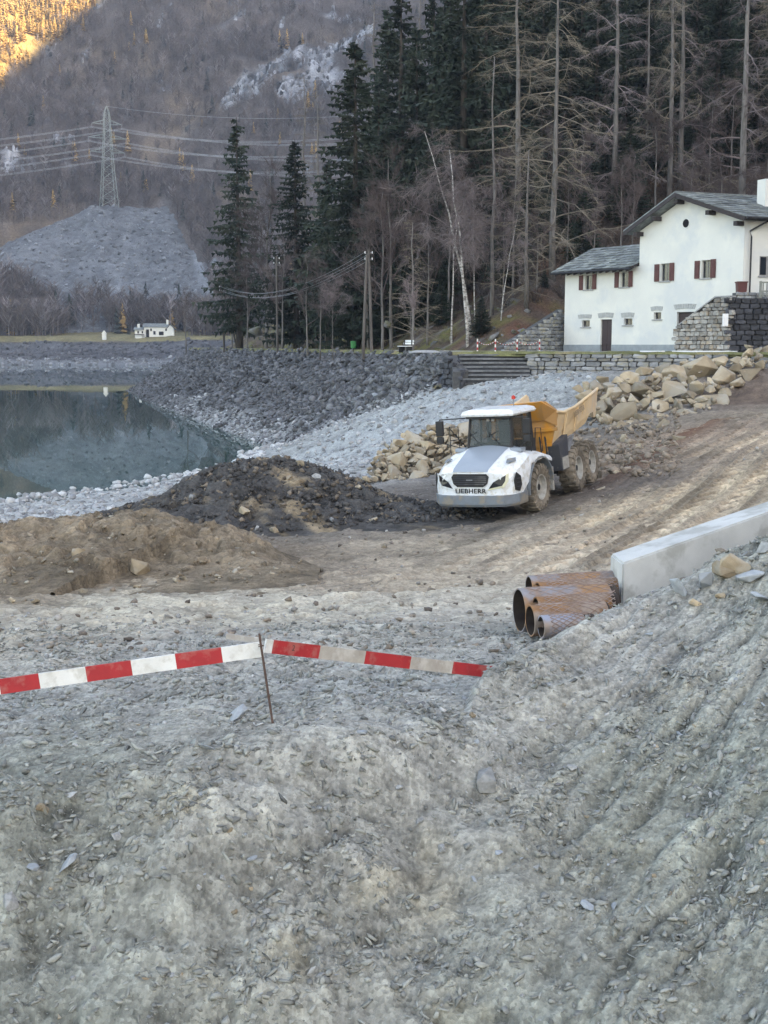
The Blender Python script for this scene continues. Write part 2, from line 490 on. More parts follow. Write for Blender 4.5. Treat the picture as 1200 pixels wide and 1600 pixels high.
# foreground slope and platform
YS = 21.0
rows = np.r_[fan_rows(6.5, 10.2, .02)[:-1], fan_rows(10.2, YS, .0030)]
tt = np.linspace(-.50, .52, 860)
Yg = np.repeat(rows[:, None], len(tt), 1); Xg = tt[None] * (Yg + 4)
bz, fz = base_z(Xg, Yg)
dd, ti, face = fore_detail(Xg, Yg, fz)
sd, st = site_detail(Xg, Yg)
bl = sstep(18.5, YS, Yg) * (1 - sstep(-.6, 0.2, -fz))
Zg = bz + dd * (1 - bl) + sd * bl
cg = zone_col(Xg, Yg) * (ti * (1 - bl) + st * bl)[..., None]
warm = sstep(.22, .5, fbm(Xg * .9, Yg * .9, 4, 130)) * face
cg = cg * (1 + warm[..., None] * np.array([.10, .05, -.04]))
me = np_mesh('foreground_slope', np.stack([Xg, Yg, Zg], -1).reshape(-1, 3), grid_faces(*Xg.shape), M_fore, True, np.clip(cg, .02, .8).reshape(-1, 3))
fore = tag(link('foreground_slope', me), 'freshly dug grey earth slope filling the foreground', kind='structure')

# the rest of the site down to the lake bed (starts on the last row above)
rows = np.r_[fan_rows(YS - .12, 62, .0038)[:-1], fan_rows(62, 114, .007)]
tt = np.linspace(-.52, .56, 470)
Yg = np.repeat(rows[:, None], len(tt), 1); Xg = tt[None] * (Yg + 4)
bz, fz = base_z(Xg, Yg)
sd, st = site_detail(Xg, Yg)
Zg = bz + sd; Zg[0] -= .06
cg = zone_col(Xg, Yg) * st[..., None]
me = np_mesh('ground', np.stack([Xg, Yg, Zg], -1).reshape(-1, 3), grid_faces(*Xg.shape), M_site, True, np.clip(cg, .02, .8).reshape(-1, 3))
site = tag(link('ground', me), 'muddy building site ground running down to the lake bed', kind='structure')

def site_z(x, y):
    x = np.atleast_1d(np.asarray(x, float)); y = np.atleast_1d(np.asarray(y, float))
    b, f = base_z(x, y)
    d1, _, _ = fore_detail(x, y, f); d2, _ = site_detail(x, y)
    bl = sstep(18.5, YS, y) * (1 - sstep(-.6, 0.2, -f)); bl = np.where(y > YS, 1.0, bl)
    return b + d1 * (1 - bl) + d2 * bl

# wide plain under and behind everything
mb = MB(); mb.box(-900, 900, -120, 1400, -9.2, -9.0)
tag(mb.build('lake_bed', mat('lake_mud', (.10, .11, .10))), 'deep lake bed under the water', kind='structure')

# haul ramp with tyre tracks
TD = np.array([.447, .894]); TN = np.array([.894, -.447])
na, nb = 760, 230
sa = np.linspace(-3, 37, na)[:, None]; sb = np.linspace(-6.0, 10.5, nb)[None, :]
Xr = 4.6 + TD[0] * sa + TN[0] * sb; Yr = 31.5 + TD[1] * sa + TN[1] * sb
bz = base_z(Xr, Yr)[0]
wl = .5 * perlin(sa * .07 + sb * 0, sb * .0 + sa * .0 + 2.2, 12)
d = .05 * fbm(Xr * .8, Yr * .8, 4, 14); trk = np.zeros_like(Xr); lugs = np.zeros_like(Xr)
for c0, ph, am in ((-2.6, 0, .6), (-1.2, .1, .8), (.3, .05, 1), (1.5, .17, 1), (2.6, .3, .9), (3.9, .0, 1), (5.0, .2, .8), (6.6, .12, 1), (7.8, .25, .9), (9.2, .1, .8)):
    cc = c0 + wl + .25 * perlin(sa * .11 + c0, sb * 0 + 1.5, 40)
    u = (sb - cc) / .36
    m = np.exp(-u ** 6)
    lug = np.sin((sa + ph + .42 * np.abs(u)) * 2 * np.pi / .86)
    pres = sstep(-.5, .1, perlin(sa * .16 + 3 * c0, sb * .25, 44)) * am
    d = d - m * .09 * am + pres * m * .11 * np.clip(lug * 1.4, -1, 1) + .09 * np.exp(-((np.abs(u) - 1.25) / .22) ** 2) * am
    trk = np.maximum(trk, m * am); lugs = lugs + pres * m * lug
c2, id2 = chips(Xr * 4.5, Yr * 5, 37)
d = d + .03 * c2
edge = np.minimum.reduce([sa + 3 + 0 * sb, 37 - sa + 0 * sb, sb + 6.0 + 0 * sa, 10.5 - sb + 0 * sa])
Zr = bz + .07 + d - .35 * sstep(2.2, .0, edge + .9 * fbm(Xr * .4, Yr * .4, 3, 17))
cr = zone_col(Xr, Yr) * (1 + .28 * (id2 - .5) + .45 * np.clip(fbm(Xr * .35, Yr * .35, 5, 19), -.5, .5))[..., None]
wet = sstep(.05, .4, fbm(sa * .12 + 0 * sb, sb * .55 + 0 * sa, 4, 72))
cr = 1.12 * cr * (1 - .42 * wet)[..., None] * (.92 + .26 * trk + .22 * np.clip(lugs, -1, 1))[..., None]  # tread prints tinted dark and pale, imitating the shading of their relief
red = np.exp(-((sb + 4.2 + 1.0 * wl) / 1.0) ** 2) * sstep(10, 20, sa)
cr = cr * (1 - red[..., None] * (1 - np.array([.62, .45, .40])))
me = np_mesh('haul_ramp', np.stack([Xr, Yr, Zr], -1).reshape(-1, 3), grid_faces(na, nb), M_site, True, np.clip(cr, .02, .8).reshape(-1, 3))
ramp = tag(link('haul_ramp', me), 'brown haul ramp printed with tyre tracks climbing to the right', kind='structure')

# water
def water_mat():
    m = bpy.data.materials.new('lake_water'); m.use_nodes = True
    nt = m.node_tree; N = nt.nodes; L = nt.links; b = N['Principled BSDF']
    b.inputs['Base Color'].default_value = (.014, .062, .053, 1)
    b.inputs['Roughness'].default_value = .012; b.inputs['IOR'].default_value = 1.33
    b.inputs['Specular IOR Level'].default_value = .5
    tc = N.new('ShaderNodeTexCoord'); mp = N.new('ShaderNodeMapping'); mp.inputs['Scale'].default_value = (.5, .12, 1)
    n = N.new('ShaderNodeTexNoise'); n.inputs['Scale'].default_value = 1.0; n.inputs['Detail'].default_value = 4
    L.new(tc.outputs['Object'], mp.inputs[0]); L.new(mp.outputs[0], n.inputs['Vector'])
    bp = N.new('ShaderNodeBump'); bp.inputs['Strength'].default_value = .02; bp.inputs['Distance'].default_value = .1
    L.new(n.outputs['Fac'], bp.inputs['Height']); L.new(bp.outputs[0], b.inputs['Normal'])
    return m
WZ = -2.4
mb = MB(); mb.add([(-800, 20, WZ), (30, 20, WZ), (30, 700, WZ), (-800, 700, WZ)], [(0, 1, 2, 3)])
tag(mb.build('water', water_mat()), 'still teal reservoir mirroring the mountainside', kind='structure')
# ------------------------------------------------------------------ embankment, road, wooded hill
TOPL = np.array([(-37,246),(-24,197),(-10.5,150),(-2,120),(1.5,106),(3,97),(3.8,92.5),(4.7,89.6)], float)
TOE = np.array([(-49,243,-2.7),(-36,194,-2.7),(-22.5,148,-2.7),(-13,117,-2.7),(-9.2,104,-2.7),(-4.6,98,-.5),(-.7,93,1.25),(3.2,87.9,2.9)], float)
def cumlen(P):
    return np.r_[0, np.cumsum(np.hypot(*np.diff(P[:, :2], axis=0).T))]
_sl = cumlen(TOPL); SLEN = _sl[-1]
def emb(s, t):
    """s metres along the top edge from the tip, t 0 at the top .. 1 at the toe"""
    tx, ty = np.interp(s, _sl, TOPL[:, 0]), np.interp(s, _sl, TOPL[:, 1])
    bx, by, bz = (np.interp(s, _sl, TOE[:, k]) for k in range(3))
    x = tx + (bx - tx) * t; y = ty + (by - ty) * t
    z = 5.42 + (bz - 5.42) * (np.maximum(t, 0) ** .92) + .22 * perlin(s * .35, t * 6, 5) + .12 * perlin(s * 1.1, t * 16, 6)
    return x, y, z
ns_, nt_ = 520, 44
sg = SLEN * (1 - np.linspace(0, 1, ns_)[::-1] ** 1.6)[:, None] + np.zeros((1, nt_)); tg = np.linspace(-.02, 1.12, nt_)[None] + np.zeros((ns_, 1))
ex, ey, ez = emb(sg, tg)
c1, id1 = chips(sg * 1.6, tg * 18, 51)
ez = ez + .16 * c1
dark = np.array([.088, .090, .097]); pale = np.array([.25, .257, .265])
lev = sstep(.55, .95, tg + .12 * perlin(sg * .15, tg * 5, 8)) * sstep(40, 110, sg)
ec = (dark * (1 - lev[..., None]) + pale * lev[..., None]) * (.55 + .8 * id1)[..., None]
M_bank = soil_mat('bank_rubble', .3, .8)
emb_o = tag(link('embankment', np_mesh('embankment', np.stack([ex, ey, ez], -1).reshape(-1, 3), grid_faces(ns_, nt_), M_bank, False, np.clip(ec, .01, .6).reshape(-1, 3))),
            'long embankment of dark broken slabs dropping from the road to the lake', kind='structure')
M_slate = mat('dark_slab', (.17, .174, .182), (.07, .073, .079), scale=1.4, rough=.75, bump=.5, bscale=9, bdist=.03, rnd=.5, spec=.35)
M_paleslab = mat('pale_slab', (.38, .40, .43), (.22, .235, .26), scale=1.4, rough=.8, bump=.5, bscale=9, bdist=.03, rnd=.35)
M_slate_a = mat('dark_slabs_far', (1.1, 1.1, 1.12), (.75, .75, .78), scale=1.4, rough=.75, attr=True, spec=.35)

n = 12500
s_ = SLEN * (1 - RNG.random(n) ** 1.35); t_ = RNG.random(n) * 1.02
x, y, z = emb(s_, t_)
size = (.15 + .42 * RNG.random(n) ** 2.2) * (1 + .25 * (y > 140)) * np.where(t_ > .8, .75, 1)
lv = .75 * sstep(.6, 1.05, t_ + .16 * perlin(s_ * .15, t_ * 5, 8)) * sstep(40, 110, s_)
isp = RNG.random(n) < lv
big = size * 1000 / y * (y < 125)
order = np.argsort(-big)
near, far = order[:290], order[290:]
slab_dark = base_meshes(SLAB, 'rock', M_slate); slab_pale = base_meshes(SLAB, 'rock', M_paleslab)
for i in near:
    o = link('rock', random.choice(slab_pale if isp[i] else slab_dark), emb_o)
    k = size[i] * 1.15
    o.location = (x[i], y[i], z[i] + .12 * k); o.scale = (k, k * random.uniform(.8, 1.2), k * random.uniform(.8, 1.9))
    o.rotation_euler = (random.gauss(.25, .45), random.gauss(-.3, .45), random.uniform(0, 6.28))
colr = np.where(isp[far][:, None], pale * 1.15, dark * 1.2) * RNG.uniform(.3, 1.7, (len(far), 1))
V, T, C = merge(SLAB + SLAB + BLOCK[:1], np.stack([x, y, z + .1 * size], -1)[far], rot_mats(len(far), .5), np.stack([size[far], size[far], size[far] * RNG.uniform(.8, 1.9, len(far))], -1), colr)
tag(link('rocks', np_mesh('rocks', V, T, M_slate_a, False, C), emb_o), kind='stuff')

# ---- road on the embankment
RD = np.r_[np.array([(-29,270),(-38,256)]), TOPL[:-1], np.array([(4.9,89.8),(9.9,88.3),(22,81.8),(34,75),(60,62)])]
rl = cumlen(RD)
nrm = []
for i in range(len(RD)):
    d = RD[min(i + 1, len(RD) - 1)] - RD[max(i - 1, 0)]; d = d / np.hypot(*d); nrm.append((-d[1], d[0]))
nrm = np.array(nrm)
ss = np.linspace(0, rl[-1], 420)[:, None]; ww = np.linspace(-.25, 6.5, 40)[None]
rx = np.interp(ss, rl, RD[:, 0]) + np.interp(ss, rl, nrm[:, 0]) * ww
ry = np.interp(ss, rl, RD[:, 1]) + np.interp(ss, rl, nrm[:, 1]) * ww
gn = fbm(rx * .6, ry * .6, 4, 61)
rz = 5.5 + .07 * gn + .08 * (np.abs(ww - 2.4) > 1.5) - .3 * sstep(.1, -.25, ww) + .05 * perlin(rx * 2, ry * 2, 3)
grass = sstep(1.35, 1.75, np.abs(ww - 2.5) + .5 * gn)[..., None]
gcol = np.array([.155, .155, .07]) * (1 + .9 * np.clip(fbm(rx * 1.5, ry * 1.5, 3, 66), -.6, .8))[..., None]
gcol = gcol + (np.array([.24, .20, .11]) - gcol) * sstep(0, .35, fbm(rx * .3, ry * .3, 3, 68))[..., None]
rc = np.array([.30, .295, .28]) * (1 + .3 * gn)[..., None] * (1 - grass) + gcol * grass
me = np_mesh('road', np.stack([rx, ry, rz], -1).reshape(-1, 3), grid_faces(*rx.shape), soil_mat('road_soil', .6, .5), True, np.clip(rc, .02, .6).reshape(-1, 3))
tag(link('road', me), 'gravel lakeside road with yellowed grass verges on the embankment', kind='structure')

# ---- wooded hill
HB = np.array([(140,40),(80,70),(52,92),(38,109),(21,111),(13.5,106),(9.5,102.5),(7,108),(3,122),(-5,152),(-19,199),(-31,248),(-29,266),(-14,292),(30,340),(120,420)], float)
HPOLY = np.r_[HB, np.array([(700, 420), (700, 40)])]
def inside(px, py, P):
    c = np.zeros(px.shape, bool); j = len(P) - 1
    for i in range(len(P)):
        xi, yi, xj, yj = *P[i], *P[j]
        if yi != yj: c ^= ((yi > py) != (yj > py)) & (px < (xj - xi) * (py - yi) / (yj - yi) + xi)
        j = i
    return c
def hill_d(X, Y):
    X = np.asarray(X, float); Y = np.asarray(Y, float)
    d = np.full(X.shape, 1e9)
    for a, b in zip(HB[:-1], HB[1:]):
        e = b - a; t = np.clip(((X - a[0]) * e[0] + (Y - a[1]) * e[1]) / (e @ e), 0, 1)
        d = np.minimum(d, np.hypot(X - a[0] - e[0] * t, Y - a[1] - e[1] * t))
    return np.where(inside(X, Y, HPOLY), d, -d)
def hill(X, Y):
    d = hill_d(X, Y); X = np.asarray(X, float); Y = np.asarray(Y, float)
    dd = np.maximum(d, 0)
    z = 5.4 + np.where(dd < 6, .62 * dd, 3.72 + .60 * (dd - 6)) + sstep(0, 3, dd) * (.9 * fbm(X * .16, Y * .16, 4, 71) + .35 * fbm(X * .7, Y * .7, 3, 72)) + .004 * np.maximum(dd - 60, 0) ** 1.3
    return z - .25 * (d < -1)
hx = np.r_[np.arange(-44, 62, .8), np.arange(62, 260, 5.0)]; hy = np.r_[np.arange(84, 200, .8), np.arange(200, 430, 4.0)]
Hy, Hx = np.meshgrid(hy, hx, indexing='ij')
Hd = hill_d(Hx, Hy); Hz = hill(Hx, Hy)
keep = (Hd > -3.2)
kf = (keep[:-1, :-1] & keep[1:, :-1] & keep[1:, 1:] & keep[:-1, 1:]).reshape(-1)
q = grid_faces(*Hx.shape)[kf]
used, inv = np.unique(q, return_inverse=True)
leaf = np.array([.095, .070, .056]); moss = np.array([.15, .14, .052]); rockc = np.array([.22, .215, .215])
k1 = fbm(Hx * .25, Hy * .25, 4, 75); k2 = fbm(Hx * .6, Hy * .6, 4, 76)
hc = leaf * (1 + .8 * np.clip(k2, -.6, .8))[..., None]
mm = (sstep(.0, .3, k1 + .25 * k2) * sstep(12, 2, Hd))[..., None]; hc = hc * (1 - mm) + moss * mm
mr_ = (sstep(.25, .35, fbm(Hx * .35, Hy * .35, 4, 79)) * sstep(25, 4, Hd) * .7)[..., None]; hc = hc * (1 - mr_) + rockc * mr_
red = (sstep(-.1, .25, fbm(Hx * .2, Hy * .2, 3, 83)) * sstep(2, 8, Hx) * sstep(120, 108, Hy))[..., None]; hc = hc * (1 - red) + np.array([.17, .085, .055]) * red
V = np.stack([Hx, Hy, Hz], -1).reshape(-1, 3)[used]
me = np_mesh('wooded_hill', V, inv.reshape(-1, 4), soil_mat('forest_floor', .25, .9), True, np.clip(hc, .015, .5).reshape(-1, 3)[used])
tag(link('wooded_hill', me), 'steep hillside of brown leaf litter under the trees', kind='structure')
# yard round the house
mb = MB(); mb.add([(5, 90.5, 5.43), (36, 74, 5.43), (70, 60, 5.43), (70, 112, 5.43), (8, 112, 5.43)], [(0, 1, 2, 3, 4)])
tag(mb.build('yard', mat('yard_gravel', (.26, .25, .23), (.17, .17, .13), scale=.8, bump=.4)), 'gravel yard in front of the house', kind='structure')

# ------------------------------------------------------------------ far mountain, scree, far shore
MYk = [500, 556, 562, 578, 592, 600, 612, 640, 672, 770, 1150, 1300]
MZk = [-9, -4, -2.2, 1.6, 4.4, 7.6, 10.2, 11.5, 14, 86, 392, 420]
A1, A2, AZ = np.array([-171., 770.]), np.array([-128., 782.]), 88.0
A3 = np.array([-95., 742.])
def scree_base(X, Y):
    def seg(a, b):
        e = b - a; t = np.clip(((X - a[0]) * e[0] + (Y - a[1]) * e[1]) / (e @ e), 0, 1)
        return np.hypot(X - a[0] - e[0] * t, Y - a[1] - e[1] * t), t
    d1, _ = seg(A1, A2); d2, t2 = seg(A2, A3)
    return np.maximum(AZ - (.62 - .14 * sstep(-171, -200, X)) * d1, AZ - 26 * t2 - .62 * d2)
def mount(X, Y):
    X = np.asarray(X, float); Y = np.asarray(Y, float)
    wy = Y + 10 * fbm(X * .012, Y * .0 + 3.3, 3, 101) * sstep(540, 600, Y) + 55 * fbm(X * .006, Y * .004, 4, 102) * sstep(660, 760, Y)
    z = np.interp(wy, MYk, MZk)
    hi = sstep(640, 720, Y)
    z = z + hi * (9 * fbm(X * .02, Y * .02, 5, 103, ridged=True) + 4 * fbm(X * .07, Y * .07, 4, 104)) + (1 - hi) * sstep(560, 575, Y) * 1.1 * fbm(X * .08, Y * .16, 4, 106) * (1 - .8 * sstep(600, 612, Y))
    # bed of the scree fan
    fl = np.interp(Y, [600, 680, 728, 772, 800], [-330, -300, -240, -174, -167]); fr = np.interp(Y, [600, 690, 735, 782, 800], [-80, -88, -104, -127, -130])
    w = sstep(-2, 5, X - fl) * sstep(-2, 5, fr - X) * sstep(786, 778, Y) * sstep(664, 672, Y)
    z = np.where(w > 0, z * (1 - w) + np.minimum(z, scree_base(X, Y) - 3) * w, z)
    # cliff bands
    c = cliffm(X, Y)
    st = np.floor(z / 9) * 9 + 9 * sstep(.55, 1, z / 9 - np.floor(z / 9))
    return z + c * (st - z) * .9 + c * (1.5 + 3.2 * fbm(X * .14, Y * .03, 4, 109, ridged=True))
CL = [(-88, 866, 22, 22), (-72, 878, 18, 16), (-50, 884, 24, 18), (-36, 862, 16, 20), (-58, 850, 14, 16), (-100, 858, 10, 14), (-22, 896, 22, 14), (-230, 812, 20, 12), (-205, 845, 12, 8), (-10, 950, 40, 8)]
def cliffm(X, Y):
    m = np.zeros(X.shape)
    for cx, cy, rx_, ry_ in CL:
        m = np.maximum(m, 1 - np.sqrt(((X - cx) / rx_) ** 2 + ((Y - cy) / ry_) ** 2))
    return sstep(.10, .34, m + .42 * fbm(X * .05, Y * .03, 5, 111))
def hit(px, py, fn, y0=560., y1=1290., st=1.0):
    d = ray(px, py); Yk = np.arange(y0, y1, st); t = Yk / d.y
    X = d.x * t; Z = CZ + d.z * t
    k = np.argmax(fn(X, Yk) > Z)
    return Vector((X[k], Yk[k], Z[k]))

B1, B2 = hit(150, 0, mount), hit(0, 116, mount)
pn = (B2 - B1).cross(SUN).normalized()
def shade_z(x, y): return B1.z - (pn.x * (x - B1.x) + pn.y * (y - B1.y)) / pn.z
mx = np.arange(-720, 520, 3.6); my = np.r_[np.arange(500, 660, 2.0), np.arange(660, 1160, 3.4), np.arange(1160, 1300, 20.)]
Yg, Xg = np.meshgrid(my, mx, indexing='ij')
Zg = mount(Xg, Yg); cm = cliffm(Xg, Yg)
brush = np.array([.108, .091, .085]) * (1 + .7 * np.clip(fbm(Xg * .03, Yg * .03, 5, 121), -.6, .7))[..., None]
tanp = sstep(.12, .35, fbm(Xg * .018, Yg * .018, 4, 123))[..., None] * .6; brush = brush * (1 - tanp) + np.array([.20, .155, .115]) * tanp
rk = np.array([.24, .25, .275]) * np.clip(1 + 1.9 * fbm(Xg * .13, Yg * .035, 5, 125), .2, 1.9)[..., None]
sunlit_gold = sstep(-14, 6, Zg - shade_z(Xg, Yg))[..., None]; brush = brush * (1 - sunlit_gold) + np.array([.34, .235, .10]) * sunlit_gold  # sun's glow painted into the ground colour above the shadow line
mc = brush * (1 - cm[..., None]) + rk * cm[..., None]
fld = ((1 - sstep(648, 668, Yg)) * sstep(601, 604, Yg))[..., None]
mc = mc * (1 - fld) + np.array([.22, .19, .10]) * (1 + .3 * fbm(Xg * .1, Yg * .1, 3, 128))[..., None] * fld
sh = (1 - sstep(599, 603, Yg))[..., None]
band = np.clip(.05 + .9 * fbm(Xg * .015, Yg * .13, 4, 131) + .75 * sstep(574, 566, Yg), 0, 1)[..., None]
mc = mc * (1 - sh) + (np.array([.085, .085, .095]) * (1 - band) + np.array([.21, .22, .235]) * band) * sh
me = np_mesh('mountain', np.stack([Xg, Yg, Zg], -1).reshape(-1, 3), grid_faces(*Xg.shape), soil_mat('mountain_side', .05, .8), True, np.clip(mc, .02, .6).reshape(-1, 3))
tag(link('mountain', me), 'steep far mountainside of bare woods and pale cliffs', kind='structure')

# scree fan under the pylon
def scree(X, Y):
    z = scree_base(X, Y)
    return z + 1.6 * fbm(X * .06, Y * .03, 4, 141) + .5 * fbm(X * .25, Y * .2, 3, 142)
sx_ = np.arange(-290, -20, 1.5); sy_ = np.arange(625, 800, 1.5)
Yg, Xg = np.meshgrid(sy_, sx_, indexing='ij')
Zs = scree(Xg, Yg); Zm = mount(Xg, Yg)
kp = Zs > Zm - 4
kf = (kp[:-1, :-1] & kp[1:, :-1] & kp[1:, 1:] & kp[:-1, 1:]).reshape(-1)
c1, id1 = chips(Xg * .45, Yg * .45, 145)
streak = np.exp(-((Xg + 118 + (Yg - 780) * .28 + 3 * perlin(Yg * .05, Xg * 0, 7)) / 2.2) ** 2) + np.exp(-((Xg + 104 + (Yg - 780) * .2) / 7) ** 2) * .7 + np.exp(-((Xg + 150 + (Yg - 780) * .1) / 2.) ** 2) * .4
sc = np.array([.135, .145, .16]) * (.75 + .5 * id1 + .5 * np.clip(fbm(Xg * .05, Yg * .05, 4, 148), -.5, .5) + .55 * streak)[..., None]
q = grid_faces(*Xg.shape)[kf]; used, inv = np.unique(q, return_inverse=True)
scr = tag(link('scree_slope', np_mesh('scree_slope', np.stack([Xg, Yg, Zs + .9 * c1 * (1 - np.clip(streak, 0, 1))], -1).reshape(-1, 3)[used], inv.reshape(-1, 4), soil_mat('scree_stone', .08, .8), False, np.clip(sc, .03, .6).reshape(-1, 3)[used])),
          'grey fan of scree spilling down the far mountainside below the pylon', kind='structure')
n = 3600
x = RNG.uniform(-285, -60, n); y = RNG.uniform(640, 775, n)
ok = scree(x, y) > mount(x, y) + .3; x, y = x[ok], y[ok]; n = len(x)
size = .45 + 1.5 * RNG.random(n) ** 2.4
V, T, C = merge(BLOCK + SLAB, np.stack([x, y, scree(x, y)], -1), rot_mats(n, .5), size, np.array([.175, .187, .205]) * RNG.uniform(.4, 1.6, (n, 1)))
tag(link('boulders', np_mesh('boulders', V, T, M_slate_a, False, C), scr), kind='stuff')

# ---- the ridge in the south that keeps the low sun out of the valley
RT, RBs = [], []
for k in np.linspace(-.75, 1.9, 40):
    x, y = 348 + 600 * k, -261 + 700 * k
    z = min(shade_z(x, y), 900) + 5 * math.sin(k * 19) - 2
    RT.append((x, y, z)); RBs.append((x - .759 * max(z + 12, 5) * .95, y + .651 * max(z + 12, 5) * .95, -12))
mb = MB(); L_ = len(RT)
V = RBs + RT + [(x + 500, y - 430, -12) for x, y, z in RT]
mb.add(V, [(i, i + 1, L_ + i + 1, L_ + i) for i in range(L_ - 1)] + [(L_ + i, L_ + i + 1, 2 * L_ + i + 1, 2 * L_ + i) for i in range(L_ - 1)])
tag(mb.build('south_ridge', mat('ridge_forest', (.07, .065, .06), (.04, .045, .04), scale=.02)), 'high wooded ridge shading the valley', kind='structure')

# ---- air
mb = MB(); mb.box(-1500, 3200, -1700, 1900, -10.4, 915)
hz = bpy.data.materials.new('valley_air'); hz.use_nodes = True
nt = hz.node_tree; nt.nodes.remove(nt.nodes['Principled BSDF'])
pv = nt.nodes.new('ShaderNodeVolumePrincipled'); pv.inputs['Color'].default_value = (.78, .84, 1.0, 1)
pv.inputs['Density'].default_value = .00017; pv.inputs['Anisotropy'].default_value = .1
nt.links.new(pv.outputs[0], nt.nodes['Material Output'].inputs['Volume'])
HAZE = tag(mb.build('haze', hz), 'thin bluish valley haze', kind='stuff')

# cliffs: angular upright blocks
n = 16000
y = RNG.uniform(780, 980, n); x = RNG.uniform(-.34, .08, n) * y
cmk = cliffm(x, y); ok = (cmk > .22) & ~((x > -210) & (x < -90) & (y < 820)); x, y, cmk = x[ok], y[ok], cmk[ok]; n = len(x)
w = RNG.uniform(.7, 2.3, n)
cc = np.array([.175, .18, .195]) * np.clip(.95 + 2.4 * fbm(x * .16, y * .03, 3, 221), .18, 2.2)[:, None] * RNG.uniform(.5, 1.5, (n, 1))
V, T, C = merge(BLOCK, np.stack([x, y, mount(x, y) - .5 * w], -1), rot_mats(n, .12), np.stack([w, w * .7, w * RNG.uniform(1.4, 3.6, n)], -1), cc)
tag(link('cliff_rocks', np_mesh('cliff_rocks', V, T, M_slate_a, False, C), bpy.data.objects['mountain']), kind='stuff')
# rocks of the far bank
n = 5000
y = RNG.uniform(561, 601, n); x = RNG.uniform(-.36, -.05, n) * y
V, T, C = merge(BLOCK + SLAB, np.stack([x, y, mount(x, y)], -1), rot_mats(n, .4), .3 + 1.3 * RNG.random(n) ** 3, np.where((y > 574)[:, None], [[.09, .09, .097]], [[.20, .208, .215]]) * RNG.uniform(.4, 1.7, (n, 1)))
tag(link('bank_rocks', np_mesh('bank_rocks', V, T, M_slate_a, False, C), bpy.data.objects['mountain']), kind='stuff')
# ------------------------------------------------------------------ the white house
M_wall = mat('lime_render', (.74, .73, .675), (.67, .665, .63), scale=.5, rough=.9, bump=.12, bscale=14, bdist=.02, c3=(.62, .63, .62), scale3=.35)
M_plinth = mat('grey_plinth', (.33, .36, .38), (.25, .275, .29), scale=1.8, rough=.9, bump=.3, bscale=20)
M_shutter = mat('red_brown_shutter', (.125, .046, .043), (.09, .034, .033), scale=3, rough=.6)
M_darkwood = mat('dark_timber', (.060, .050, .050), (.035, .03, .032), scale=4, rough=.8, stretch=(1, 1, 6))
M_wdoor = mat('old_door', (.072, .05, .05), (.045, .034, .036), scale=6, rough=.7, stretch=(6, 6, 1))
M_frame = mat('window_frame', (.30, .29, .28), (.24, .23, .22), rough=.7)
M_sill = mat('granite_sill', (.36, .36, .36), (.26, .26, .265), scale=9, rough=.8, bump=.2)
M_lintel = mat('pale_lintel', (.46, .46, .45), (.33, .335, .33), scale=3.5, rough=.85, bump=.4, bscale=12)
M_roofslate = mat('roof_slab', (.20, .215, .215), (.105, .118, .122), scale=2.2, rough=.8, bump=.4, bscale=10, rnd=.33, c3=(.245, .265, .245), scale3=1.2)
M_gutter = mat('dark_metal', (.045, .045, .05), (.03, .03, .034), rough=.5, metallic=.5)
def glass_mat(name, c, rough=.06):
    m = mat(name, c, tuple(v * .7 for v in c), scale=.8, rough=rough, spec=.6)
    return m
M_pane = glass_mat('window_glass', (.020, .024, .032), .12)
M_darkroom = mat('dark_interior', (.012, .012, .015), rough=.9)
M_white = mat('white_paint', (.78, .78, .78), (.70, .70, .70), rough=.6)

K0 = Vector((24.3, 88.0, 5.45))
AX = Vector((-.55, .835, 0)).normalized(); NX = Vector((-.835, -.55, 0)).normalized(); BX = Vector((.93, .37, 0)).normalized()
ZUP = Vector((0, 0, 1))
HM = Matrix((AX, NX, ZUP)).transposed().to_4x4(); HM.translation = K0
def lz(px, py):
    """photo pixel -> (metres left of the corner, height above the base) on the gable wall plane"""
    d = ray(px, py); o = Vector((0, 0, CZ)); t = (K0 - o).dot(NX) / d.dot(NX); p = o + d * t - K0
    return p.dot(AX), p.z
def rect(x0, y0, x1, y1):
    a, b = lz(x0, (y0 + y1) / 2)[0], lz(x1, (y0 + y1) / 2)[0]
    xm = (x0 + x1) / 2
    return (min(a, b), max(a, b), lz(xm, y1)[1], lz(xm, y0)[1])
LG, LA = lz(998, 450)[0], lz(882.5, 470)[0]
ZE = lz(1152, 346)[1]; ZE2 = lz(998, 361)[1]; ZE = (ZE + ZE2) / 2
LR, ZR = lz(1067, 312)
ZA = (lz(884, 426)[1] + lz(990, 414)[1]) / 2
house = thing('white_house', 'large white rendered house with stone slab roofs and red brown shutters above the road', 'house', K0)
def hb(mb, l0, l1, o0, o1, z0, z1, mi=0): mb.box(l0, l1, o0, o1, z0, z1, HM, mi)
def HP(l, o, z): return HM @ Vector((l, o, z))

win = {  # opening, left shutter, right shutter
 'a1': ((913.5, 430, 926, 452.5), (905.5, 430.5, 911.5, 453.5), (926.2, 428.5, 932.2, 452)),
 'a2': ((969.5, 425, 982.6, 448.6), (961, 425.3, 967.3, 449.5), (982.8, 423.5, 989, 448.2)),
 'g1': ((1032, 411.7, 1046.6, 439), (1023.2, 413, 1030.6, 440), (1046.9, 410.6, 1053.8, 438.6)),
 'g2': ((1095.8, 406.4, 1110.6, 434.6), (1086, 407.6, 1093.7, 435.5), (1111, 405, 1118.8, 434))}
small = [(909, 500.3, 921.5, 511), (974.6, 497.6, 988, 508), (1021.5, 488, 1033, 499)]
lint = [(903, 491.2, 925.3, 498.2), (970.2, 488.4, 991.6, 496.2), (1016.4, 478.6, 1036, 486)]
door_r = rect(938.4, 499, 955.8, 541.5); door_l = (934, 488.5, 959.5, 497)
